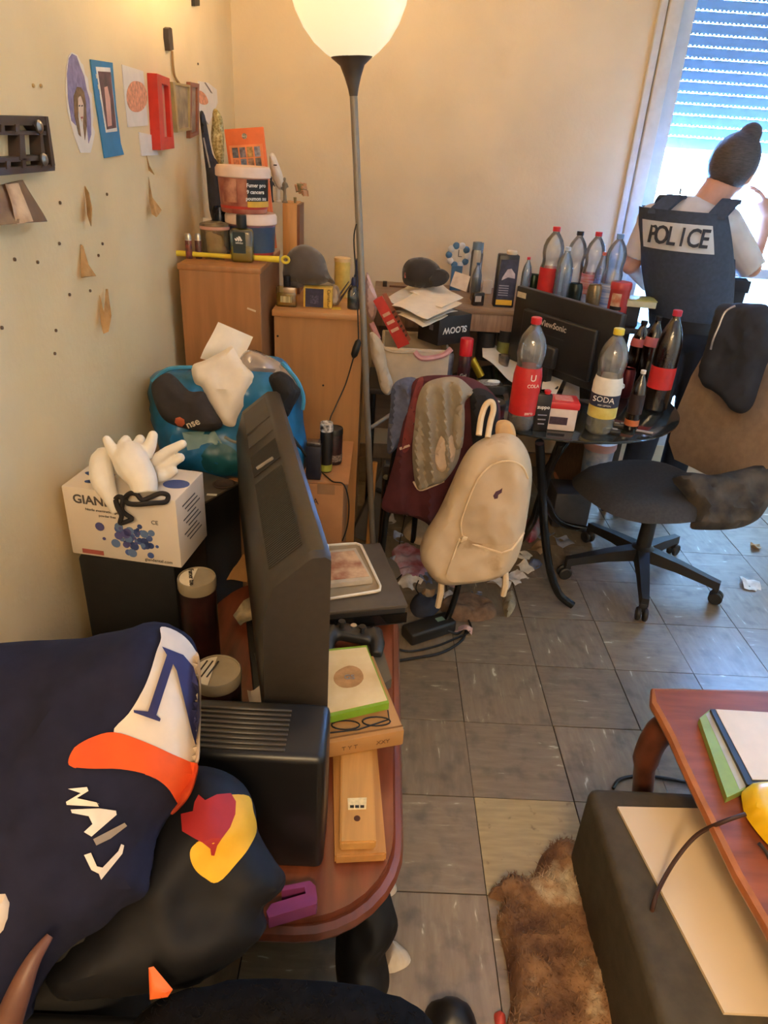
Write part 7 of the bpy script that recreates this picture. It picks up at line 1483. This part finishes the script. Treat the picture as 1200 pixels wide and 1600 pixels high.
Db2 = Drape([(300, 1198), (345, 1203), (380, 1225), (398, 1260), (404, 1300), (430, 1345), (446, 1368), (440, 1392), (412, 1418), (416, 1450), (380, 1490), (320, 1530), (250, 1550), (160, 1560), (90, 1560), (70, 1500), (150, 1420), (200, 1330), (250, 1262), (275, 1230)], at(330, 1300, Y=.66), Vector((.25, -.65, .7)), .075, .07, 1.2, folds(.026, 9, 7, 8, .005))
Db2.build('jacket_body', M('navy_black', (14, 13, 16), .7, var=.2, scale=30, spec=.3, wr=5), jb, .016)
Db2.patch('yellow_disc', M('emblem_yellow', (214, 160, 22), .7, var=.05, wr=5), P4_([(940, 808), (1045, 815), (1062, 880), (1080, 950), (1040, 1010), (985, 1070), (900, 1152), (850, 1135), (810, 1100), (788, 1050), (795, 1005), (850, 960), (930, 880)]), jb, .004, .010, True)
Db2.patch('red_bull', M('emblem_red', (150, 22, 18), .7, var=.1), P4_([(752, 880), (800, 866), (808, 830), (825, 800), (850, 822), (900, 800), (960, 796), (980, 830), (975, 880), (950, 930), (915, 968), (895, 1000), (885, 1042), (872, 1040), (868, 1012), (835, 985), (800, 968), (756, 945)]), jb, .006, .010)
# shaggy black throw across the armchair front
th_ = thing('black_throw', 'fuzzy black throw along the bottom edge of picture', 'blanket', at(430, 1580, Y=.42))
Dt = Drape([(190, 1660), (214, 1590), (260, 1556), (330, 1540), (420, 1530), (500, 1534), (570, 1545), (630, 1562), (670, 1590), (700, 1660), (600, 1720), (250, 1720)], at(430, 1580, Y=.46), Vector((0, -.75, .66)), .06, .05, 1.0, folds(.012, 20, 20, 3, .006)); flz = M('fleece_black', (17, 15, 14), .95, var=.3, scale=60, spec=.1)
Dt.build('throw_body', flz, th_, .014); tufts(Dt, 2200, .014, .0006, flz, th_, 'pile', 5, .5)
tg_ = at(246, 1560, Y=.50)
tag(Drape([(232, 1512), (240, 1510), (270, 1546), (262, 1558), (234, 1562)], at(248, 1535, Y=.47), Vector((0, -.8, .6)), .006, .006, .8, None, False).build('orange_tag', M('tag_orange', (226, 100, 44), .6), None, .008), 'orange triangular tag lying against black throw', 'tag')
tag(MB().tube(smooth_path([at(78, 1462, Y=.44), at(52, 1500, Y=.42), at(30, 1550, Y=.40), at(4, 1620, Y=.38)], 6), [.004 + .0007 * i for i in range(19)], 10).build('wooden_bar', M('arm_wood', (96, 60, 46), .5, var=.15)), 'reddish brown wooden bar at the lower left corner', 'bar')
t = thing('white_cup', 'rounded white cup rim at the left edge of picture', 'cup', at(-10, 1460, Y=.50)); p = at(-14, 1455, Y=.46)
MB().lathe([(.020, 0), (.028, .01), (.031, .03), (.029, .05), (.024, .056)], p, n=24).build('cup', M('cup_white', (220, 200, 178), .4), t)
